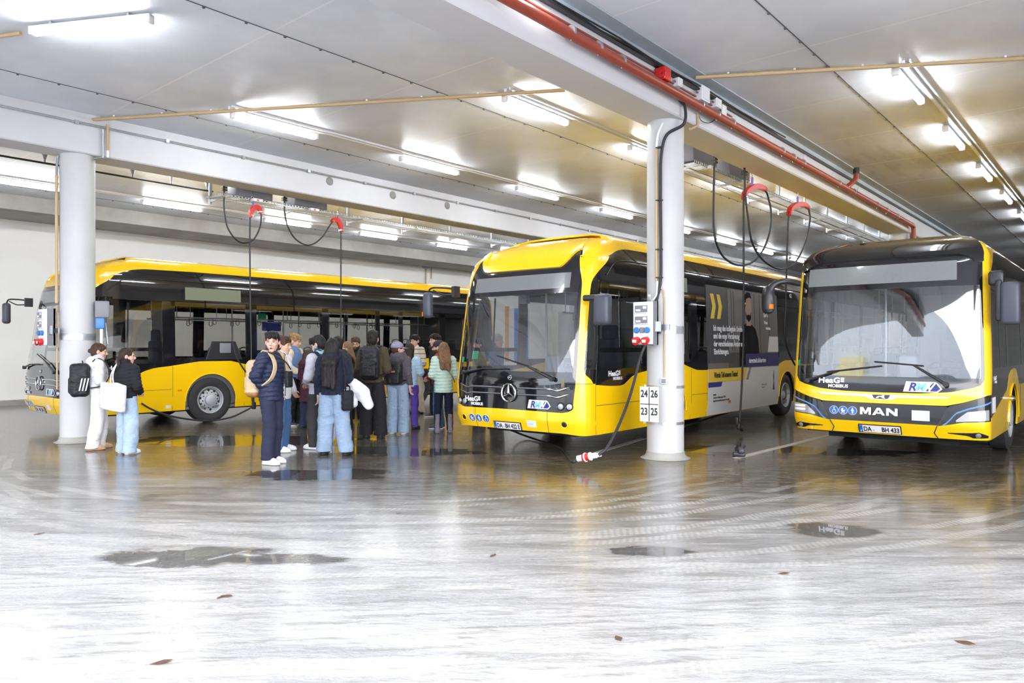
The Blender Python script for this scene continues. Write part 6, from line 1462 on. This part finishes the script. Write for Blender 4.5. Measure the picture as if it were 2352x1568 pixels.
sweat = cl('navy_fuzzy_knit', (.012, .016, .035), fine=.3, fs=90, bump=.6, bs=160); olive = cl('olive_jacket', (.060, .046, .028)); fleece_m = cl('grey_brown_fleece', (.085, .078, .095), fine=.3, fs=80, bump=.6, bs=150); sky_m = cl('light_blue_puffer', (.40, .58, .74), .55, bump=.1); purple_tr = cl('purple_trousers', (.09, .05, .30)); beige_tr = cl('beige_trousers', (.50, .42, .33))
red_m = cl('red_puffer', (.28, .012, .03), .5, bump=.1); mint = cl('mint_puffer', (.50, .68, .60), .5, bump=.1); legg = cl('dark_leggings', (.010, .014, .03)); boots = cl('grey_suede', (.20, .18, .24)); tan = cl('tan_suede', (.42, .26, .16)); light_sweat = cl('pale_grey_sweatpants', (.55, .52, .62)); tan_bag = cl('beige_canvas', (.55, .42, .27)); leather = mat('tan_leather', (.33, .16, .06), .5, noise=.2, nscale=20); shoe_w = mat('white_shoe', (.78, .78, .80), .45, noise=.08, nscale=40); shoe_b = mat('black_shoe', (.018, .02, .028), .4); green_j = cl('sage_jacket', (.20, .21, .15)); hat_g = cl('grey_beanie', (.35, .36, .38)); cap_m = cl('mauve_cap', (.26, .24, .34)); cap_d = cl('dark_cap', (.03, .03, .04))
# striped pullover
stripe_m, _t, _b = _mat('striped_pullover'); g = G(stripe_m); X = g.xyz(g.obj()); fr = g.math('FRACT', g.math('MULTIPLY', X[2], 9.0)); g.put(_b.inputs['Base Color'], g.mix(g.step(fr, .16, .12), (.60, .53, .44), (.03, .028, .028))); _b.inputs['Roughness'].default_value = .9

def strap_line(parent, pts, m, w_=.018, name='strap'):
    b = B().tube(spline(pts, 6), w_, 6); return b.build(name, m, parent)
# 1 girl in white with black backpack
def ex(body, k, hd, J, g0, rz): backpack('black backpack with three white stripes on the person in white by the left column', g0, rz, k, blk2, stripes=True, size=(.19, .14, .27), z=1.15, yb=.27)
person('person in a white hoodie and white trousers with a brown hair bun', 226, 1031, 788, 122, white_k, white_tr, ('bun', 'brown'), head=(-8, 8), armL='belly', armR='belly', stance=(.10, -.04, .12, .08), topst=dict(hem=.90, loose=.01, hood=1, name='hoodie'), botst=dict(hip=.165, kn=.10, an=.10, cut=.03), shoe=tan, sole=tan, extras=ex, seed=1, res=(.008, .014))
# 2 girl with tote
def ex(body, k, hd, J, g0, rz):
    t = thing('tote_bag', 'white tote bag on the shoulder of the person in a black puffer jacket', 'bag', g0, rz)
    F_ = Field(axis(-.40*k, .25*k, .009, .009, []), axis(.0, .42*k, .009, .009, []), axis(.70*k, 1.30*k, .009, .009, []))
    R_ = Frame((0, 0, 0), 0, 0, -.12).R; F_.rbox((.03*k, .245*k, .955*k), (.265*k, .055*k, .225*k), .035, .02, R=R_); F_.wrinkle(.006, 16, 5); F_.mesh('bag_body', cl('white_canvas', (.72, .72, .76)), t)
    for dx in (0, .06): strap_line(t, [(-.02*k+dx, .26*k, 1.13*k), (.06*k+dx*.6, .21*k, 1.32*k), (.13*k, .06*k, 1.50*k), (.15*k, -.08*k, 1.43*k), (.19*k, .02*k, 1.2*k), (.10*k+dx, .2*k, 1.13*k)], white_k, .010, 'handle')
person('person in a black puffer jacket and pale jeans carrying a white tote bag', 291, 1041, 799, 158, blk, jeans_ll, ('ponytail', 'dark_brown'), head=(-46, 4), armL='belly', armR='belly', stance=(.10, -.03, .12, .03), topst=dict(hem=.92, loose=.024, puff=.015, slw=.025, collar=.07), botst=dict(hip=.165, kn=.11, an=.115, cut=.025), shoe=shoe_w, sole=shoe_w, extras=ex, seed=2, res=(.008, .014))
# 3 front guy
def sho3(s1, x, y, k, sd):
    for j in range(3): B().tube([(x-.03, y-(.06+.03*j)*k, .082-.014*j), (x, y-(.065+.03*j)*k, .096-.014*j), (x+.03, y-(.06+.03*j)*k, .082-.014*j)], .004, 5).build('lace', MT['zinc'], s1)
    for q in (1, -1): B().tube([(x+q*.049, y+.03, .035), (x+q*.052, y-.05, .05), (x+q*.045, y-.11, .04)], .005, 5).build('side_stripe', MT['zinc'], s1)
def ex3(body, k, hd, J, g0, rz):
    backpack('beige canvas backpack with a tan base on the person in the dark puffer in front', g0, rz, k, tan_bag, strap=tan_bag, size=(.15, .10, .25), z=1.13, yb=.24, base=leather)
    b = B().tube([(0.02, -.19*k, 1.44*k), (0.02, -.205*k, 1.2*k), (.03, -.20*k, .9*k)], .006, 6); b.build('zip', MT['black_plastic'], body)
    t = thing('shoulder_bag', 'small black crossbody bag with buckles on the person in the dark puffer', 'bag', g0, rz)
    F_ = Field(axis(-.1, .25*k, .008, .008, []), axis(-.36*k, -.1*k, .008, .008, []), axis(.95*k, 1.35*k, .008, .008, [])); F_.rbox((.09*k, -.205*k, 1.12*k), (.06*k, .03*k, .11*k), .02, .01); F_.mesh('bag_body', blk2, t)
    strap_line(t, [(.1*k, -.235*k, 1.25*k), (.02*k, -.2*k, 1.36*k), (-.12*k, -.09*k, 1.47*k), (-.12*k, .06*k, 1.49*k)], blk2, .010)
person('person in a dark navy puffer jacket standing in front, mouth open', 624, 1064, 762, 68, navy, navy_tr, ('fringe', 'black'), head=(-62, 2), armL='pocket', armR='pocket', stance=(.075, .02, .085, -.03), topst=dict(hem=.84, loose=.022, puff=.017, slw=.022, collar=.075), botst=dict(hip=.155, kn=.088, an=.085, cut=.06), shoe=shoe_w, sole=shoe_w, extras=ex3, seed=3, res=(.0055, .012), mouth=True, sho=sho3)
# 4
person('person in a white overshirt mostly hidden behind the person in the navy puffer', 648, 1036, 772, 88, white_k, jeans_b, ('short', 'brown'), armL='out', armR='out', head=(0, 5), topst=dict(hem=.80, loose=.018, slw=.03, name='overshirt'), botst=dict(kn=.08, an=.08), shoe=shoe_w, seed=4, res=(.008, .014))
# 5
def ex(body, k, hd, J, g0, rz):
    for sd in (1, -1):
        s_, e, w_ = J[sd]; F_ = Field(axis(-.46*k, .46*k, .012, .012, []), axis(-.40*k, .2*k, .012, .012, []), axis(.80*k, 1.55*k, .012, .012, []))
        F_.cone(s_, e, .086*k, .074*k, .03); F_.cone(e, w_, .074*k, .056*k, .02); F_.wrinkle(.004, 24, 9); F_.mesh('sleeve', cream, body)
    t = thing('leather_bag', 'black leather bag held at the side of the person in the denim jacket', 'bag', g0, rz)
    F_ = Field(axis(.0, .6*k, .010, .010, []), axis(-.50*k, .1*k, .010, .010, []), axis(.60*k, 1.12*k, .010, .010, [])); F_.rbox((.12*k, -.30*k, .86*k), (.09*k, .15*k, .18*k), .06, .02); F_.wrinkle(.004, 22, 2); F_.mesh('bag_body', mat('black_leather', (.02, .02, .024), .35), t)
    strap_line(t, [(.12*k, -.36*k, 1.0*k), (.12*k, -.3*k, 1.08*k), (.12*k, -.22*k, 1.0*k)], blk2, .010)
person('person with curly blond hair in a denim jacket with cream sleeves, in profile', 676, 977, 768, 75, denim, blk, ('curly', 'blond'), head=(10, 12), armL='belly', armR='hold', stance=(.14, -.05, .12, .04), topst=dict(hem=.90, loose=.015, name='jacket'), botst=dict(kn=.10, an=.095), shoe=shoe_b, sole=shoe_w, extras=ex, seed=5, res=(.008, .014))
# 6
def ex(body, k, hd, J, g0, rz):
    F_ = Field(axis(-.25*k, .25*k, .009, .009, []), axis(-.2*k, .28*k, .009, .009, []), axis(1.3*k, 1.62*k, .009, .009, [])); F_.ell(K_(k, 0, .09, 1.45), K_(k, .19, .09, .07), .02); F_.wrinkle(.006, 90, 4); F_.mesh('fur_trim', fur, body)
    t = thing('phone', 'dark phone held up by the person in the maroon coat', 'phone', g0, rz); R = J[1][2]; b = B().rbox(tuple(R+np.array((-.035, -.16, .02))*k), tuple(R+np.array((.035, -.145, .16))*k), .006); b.build('phone_body', MT['black_plastic'], t)
K_ = lambda k, *p: np.array(p)*k
person('person with brown hair in a long maroon coat with a fur collar, seen from behind', 708, 984, 803, 165, maroon, navy_tr, ('mid', 'brown'), head=(0, 22), armL='front', armR='front', topst=dict(hem=.60, loose=.018, flare=.04, hood=1, name='coat'), botst=dict(kn=.085, an=.085), shoe=shoe_b, extras=ex, seed=6, res=(.009, .015))
# 7
def ex(body, k, hd, J, g0, rz):
    F_ = Field(axis(-.16*k, .16*k, .008, .008, []), axis(-.2*k, .2*k, .008, .008, []), axis(1.4*k, 1.62*k, .008, .008, [])); F_.cone((0, .0, 1.46*k), (0, -.01, 1.54*k), .10*k, .082*k, .01); F_.cone((0, -.02*k, 1.5*k), (0, -.03*k, 1.65*k), .05*k, .06*k, .01, op='sub'); F_.wrinkle(.006, 45, 4)
    m, t_, b_ = _mat('patterned_scarf'); g = G(m); n = g.noise(g.obj(), 16, 2); g.put(b_.inputs['Base Color'], g.mix(g.step(n, .48, .52), (.03, .035, .05), (.22, .48, .60))); F_.mesh('scarf', m, body)
    backpack('dark backpack on the person in the light grey hoodie with the blue scarf', g0, rz, k, blk2, size=(.14, .09, .22), z=1.2, yb=.20)
person('person in a light grey hoodie with a blue scarf and charcoal cargo trousers, head bowed', 733, 1030, 771, -118, grey_l, char, ('short', 'black'), head=(10, 26), armL='belly', armR='belly', stance=(.10, -.03, .12, .05), topst=dict(hem=.82, loose=.018, hood=0, slw=.02, name='hoodie'), botst=dict(kn=.11, an=.085, hip=.165), shoe=shoe_w, sole=shoe_w, extras=ex, seed=7, res=(.008, .014))
# 8
def ex(body, k, hd, J, g0, rz):
    w_ = J[-1][2]; e = J[-1][1]
    t = thing('folded_jacket', 'white jacket draped over the arm of the person with long black hair', 'jacket', g0, rz); F_ = Field(axis(-.68*k, -.15*k, .010, .010, []), axis(-.35*k, .25*k, .010, .010, []), axis(.60*k, 1.20*k, .010, .010, []))
    F_.cone(e+K_(k, -.01, -.04, -.03), K_(k, -.44, -.06, .92), .065*k, .10*k, .03, .8); F_.cone(K_(k, -.44, -.06, .92), K_(k, -.54, -.08, .75), .10*k, .075*k, .03, .8); F_.cone(K_(k, -.30, -.1, 1.0), K_(k, -.30, -.1, .76), .06*k, .06*k, .03); F_.wrinkle(.010, 22, 5); F_.mesh('jacket_body', white_k, t)
    t = thing('shoulder_bag', 'black shoulder bag beside the white draped jacket', 'bag', g0, rz); F_ = Field(axis(-.45*k, -.08*k, .010, .010, []), axis(-.2*k, .30*k, .010, .010, []), axis(.60*k, 1.05*k, .010, .010, [])); F_.rbox((-.25*k, .09*k, .82*k), (.085*k, .08*k, .15*k), .05, .02); F_.wrinkle(.004, 25, 1); F_.mesh('bag_body', blk, t)
    strap_line(t, [(-.22*k, .10*k, .96*k), (-.22*k, .12*k, 1.15*k), (-.17*k, .06*k, 1.47*k), (-.16*k, -.06*k, 1.45*k)], blk, .014)
person('person with very long black hair, navy sweater and wide pale jeans, seen from behind', 764, 1044, 776, 178, sweat, jeans_l, ('long', 'black'), armL='hang', armR=((.25, -.04, 1.14), (.24, -.19, 1.06)), stance=(.14, -.05, .20, -.02), topst=dict(hem=.90, loose=.018, hood=1, slw=.025, fleece=1, name='sweater'), botst=dict(kn=.115, an=.12, hip=.17, cut=.05), shoe=shoe_b, sole=shoe_b, extras=ex, seed=8, res=(.008, .014))
person('person in a dark hoodie and pale grey sweatpants behind the long black hair', 776, 1014, 773, 185, cl('dark_grey_hoodie', (.03, .03, .035)), light_sweat, ('short', 'black'), topst=dict(hem=.88, loose=.025, hood=1, name='hoodie'), botst=dict(kn=.085, an=.07), shoe=shoe_w, seed=9, res=(.009, .015))
person('person with light brown hair peeking out just left of the bearded person', 797, 985, 784, -70, blk, blk, ('mid', 'light_brown'), skin='tan', seed=10, res=(.009, .015), shoe=shoe_b)
# 10 bearded man with glasses
def ex(body, k, hd, J, g0, rz):
    b = B()
    for sd in (1, -1):
        c = np.array((sd*.031, -.103, .012))*k*1.13; b.tube([hd(c+np.array((.021*math.cos(a), 0, .015*math.sin(a)))*k) for a in [2*PI*j/16 for j in range(16)]], .0022*k, 5, closed=True); b.tube([hd(np.array((sd*.052, -.10, .014))*k*1.13), hd(np.array((sd*.080, .0, .012))*k*1.13)], .0022*k, 5)
    b.tube([hd(np.array((-.01, -.104, .014))*k*1.13), hd(np.array((.01, -.104, .014))*k*1.13)], .0022*k, 5); b.build('glasses', MT['black_plastic'], body)
person('bearded person with glasses facing the camera among the crowd', 817, 968, 775, 5, blk, blk, ('short', 'brown'), skin='tan', head=(0, 4), armL='hang', armR='hang', beard='dark_brown', extras=ex, seed=11, shoe=shoe_b, res=(.007, .014))
# 11
def ex(body, k, hd, J, g0, rz): backpack('large black backpack on the person in the olive jacket', g0, rz, k, blk2, size=(.155, .10, .27), z=1.22, yb=.22)
person('tall person in an olive brown jacket and wide black trousers, seen from behind', 856, 1004, 759, 178, olive, blk, ('short', 'black'), armL='belly', armR='belly', stance=(.10, 0, .14, .05), topst=dict(hem=.90, loose=.025, slw=.02, collar=.05), botst=dict(kn=.115, an=.11, hip=.165, cut=.05), shoe=shoe_b, extras=ex, seed=12, res=(.008, .014))
# 12 cap
def capx(m, brim=1, flat=False):
    def f(body, k, hd):
        k = k*1.13
        F_ = Field(axis(hd.o[0]-.13*k, hd.o[0]+.13*k, .007, .007, []), axis(hd.o[1]-.24*k, hd.o[1]+.22*k, .007, .007, []), axis(hd.o[2]-.02*k, hd.o[2]+.17*k, .007, .007, []))
        F_.ell((0, .018*k, .05*k), (.094*k, .110*k, .090*k), .01, fr=hd); F_.cut(2, hd.o[2]+.028*k, 1); c = F_.mesh('cap', m, body)
        if brim:
            b = B(); n = 12; r0 = [hd(np.array((.075*math.sin(a), -.085*math.cos(a)-.0, .035))*k) for a in np.linspace(-1.1, 1.1, n)]; r1 = [hd(np.array((.075*math.sin(a), -.17*math.cos(a)*.98-.01, .02))*k) for a in np.linspace(-.9, .9, n)]
            up = np.array((0, 0, .006*k)); b.loft([[p+up for p in r0]+[p-up for p in reversed(r0)], [p+up for p in r1]+[p-up for p in reversed(r1)]]); b.build('brim', m, c)
    return f
def ex(body, k, hd, J, g0, rz):
    k = k*1.0
    capx(cap_m)(body, k, hd)
    backpack('small black backpack with a cloth label on the person with the mauve cap', g0, rz, k, blk2, size=(.15, .09, .22), z=1.16, yb=.22, label_m=MT['lip'])
person('person with a mauve cap, grey fleece jacket and wide pale jeans, from behind', 914, 996, 785, 172, fleece_m, jeans_l, ('cap', 'brown', 'mid'), head=(-55, 0), stance=(.11, -.02, .12, .02), topst=dict(hem=.93, loose=.022, hood=1, slw=.02, fleece=1), botst=dict(kn=.11, an=.11, hip=.165, cut=.03), shoe=shoe_b, sole=shoe_w, extras=ex, seed=13, res=(.008, .014))
person('person with long dark hair in a light blue puffer jacket behind the mauve cap', 941, 984, 788, 160, sky_m, purple_tr, ('mid', 'dark_brown'), armL='cross', armR='cross', topst=dict(hem=.86, loose=.018, puff=.010, slw=.025, collar=.06), botst=dict(kn=.08, an=.075), shoe=shoe_b, seed=14, res=(.009, .015))
# 14
def ex(body, k, hd, J, g0, rz): t = thing('shoulder_strap_bag', 'black bag strap across the striped pullover', 'bag', g0, rz); strap_line(t, [(-.14*k, .06*k, 1.48*k), (-.10*k, -.10*k, 1.46*k), (0, -.185*k, 1.3*k), (.14*k, -.17*k, 1.08*k), (.2*k, -.02*k, .98*k)], blk2, .018); B().rbox((.17*k, -.03*k, .82*k), (.27*k, .15*k, 1.0*k), .03).build('bag_body', blk2, t)
person('person with black hair in a cream striped pullover and beige trousers facing the group', 954, 949, 769, -28, stripe_m, beige_tr, ('short', 'black'), head=(-8, 8), armL='belly', armR='hang', topst=dict(hem=.90, loose=.02, slw=.02, name='pullover'), botst=dict(kn=.10, an=.10, hip=.16, cut=.03), shoe=shoe_b, extras=ex, seed=15, res=(.008, .014))
person('person with wavy dark hair in black behind the red puffer jacket', 1000, 955, 768, -60, blk, blk, ('curly', 'dark_brown'), stance=(.12, -.12, .16, .10), shoe=shoe_b, sole=shoe_w, seed=16, res=(.009, .015))
def ex(body, k, hd, J, g0, rz): capx(cap_d)(body, k, hd)
person('bearded person in a red puffer jacket with a dark cap, in profile', 1008, 984, 782, -95, red_m, jeans_b, ('cap', 'brown'), head=(0, 4), armL='belly', armR='belly', beard='brown', topst=dict(hem=.90, loose=.024, puff=.009, slw=.02, collar=.05), botst=dict(kn=.085, an=.08), shoe=shoe_b, sole=shoe_w, extras=ex, seed=17, res=(.008, .014))
# 17
def ex(body, k, hd, J, g0, rz): t = thing('bag_strap', 'brown leather bag strap across the back of the mint puffer jacket', 'strap', g0, rz); strap_line(t, [(.13*k, -.04*k, 1.49*k), (.12*k, .09*k, 1.45*k), (.03*k, .185*k, 1.32*k), (-.12*k, .185*k, 1.12*k), (-.21*k, .06*k, .98*k)], leather, .011)
person('person in a mint puffer jacket, dark leggings and grey boots, seen from behind', 1019, 993, 786, -165, mint, legg, ('long', 'light_brown', -.33), head=(0, 4), armL='belly', armR='belly', stance=(.13, 0, .12, .0), topst=dict(hem=.78, loose=.028, puff=.015, slw=.02, collar=.06, flare=.01), botst=dict(kn=.075, an=.06, hip=.155), shoe=dict(m=boots, h=.36), extras=ex, seed=18, res=(.008, .014))
# two people on the far side of the middle bus, seen through its glass
person('person in a sage jacket seen through the windscreen of the middle bus', 1100, 0, 777, -60, green_j, blk, ('short', 'black'), Y=16.4, shoe=shoe_b, seed=19, res=(.010, .016))
def ex(body, k, hd, J, g0, rz):
    F_ = Field(axis(hd.o[0]-.13*k, hd.o[0]+.13*k, .008, .008, []), axis(hd.o[1]-.16*k, hd.o[1]+.16*k, .008, .008, []), axis(hd.o[2]-.02*k, hd.o[2]+.19*k, .008, .008, [])); F_.ell((0, .02*k, .068*k), (.104*k, .122*k, .11*k), .01, fr=hd); F_.cut(2, hd.o[2]+.02*k, 1); F_.mesh('beanie', hat_g, body)
person('person with a pale grey beanie seen through the windscreen of the middle bus', 1142, 0, 768, 60, cl('blue_jacket', (.08, .14, .30)), blk, ('beanie', 'brown'), Y=16.0, shoe=shoe_b, extras=ex, seed=20, res=(.010, .016))
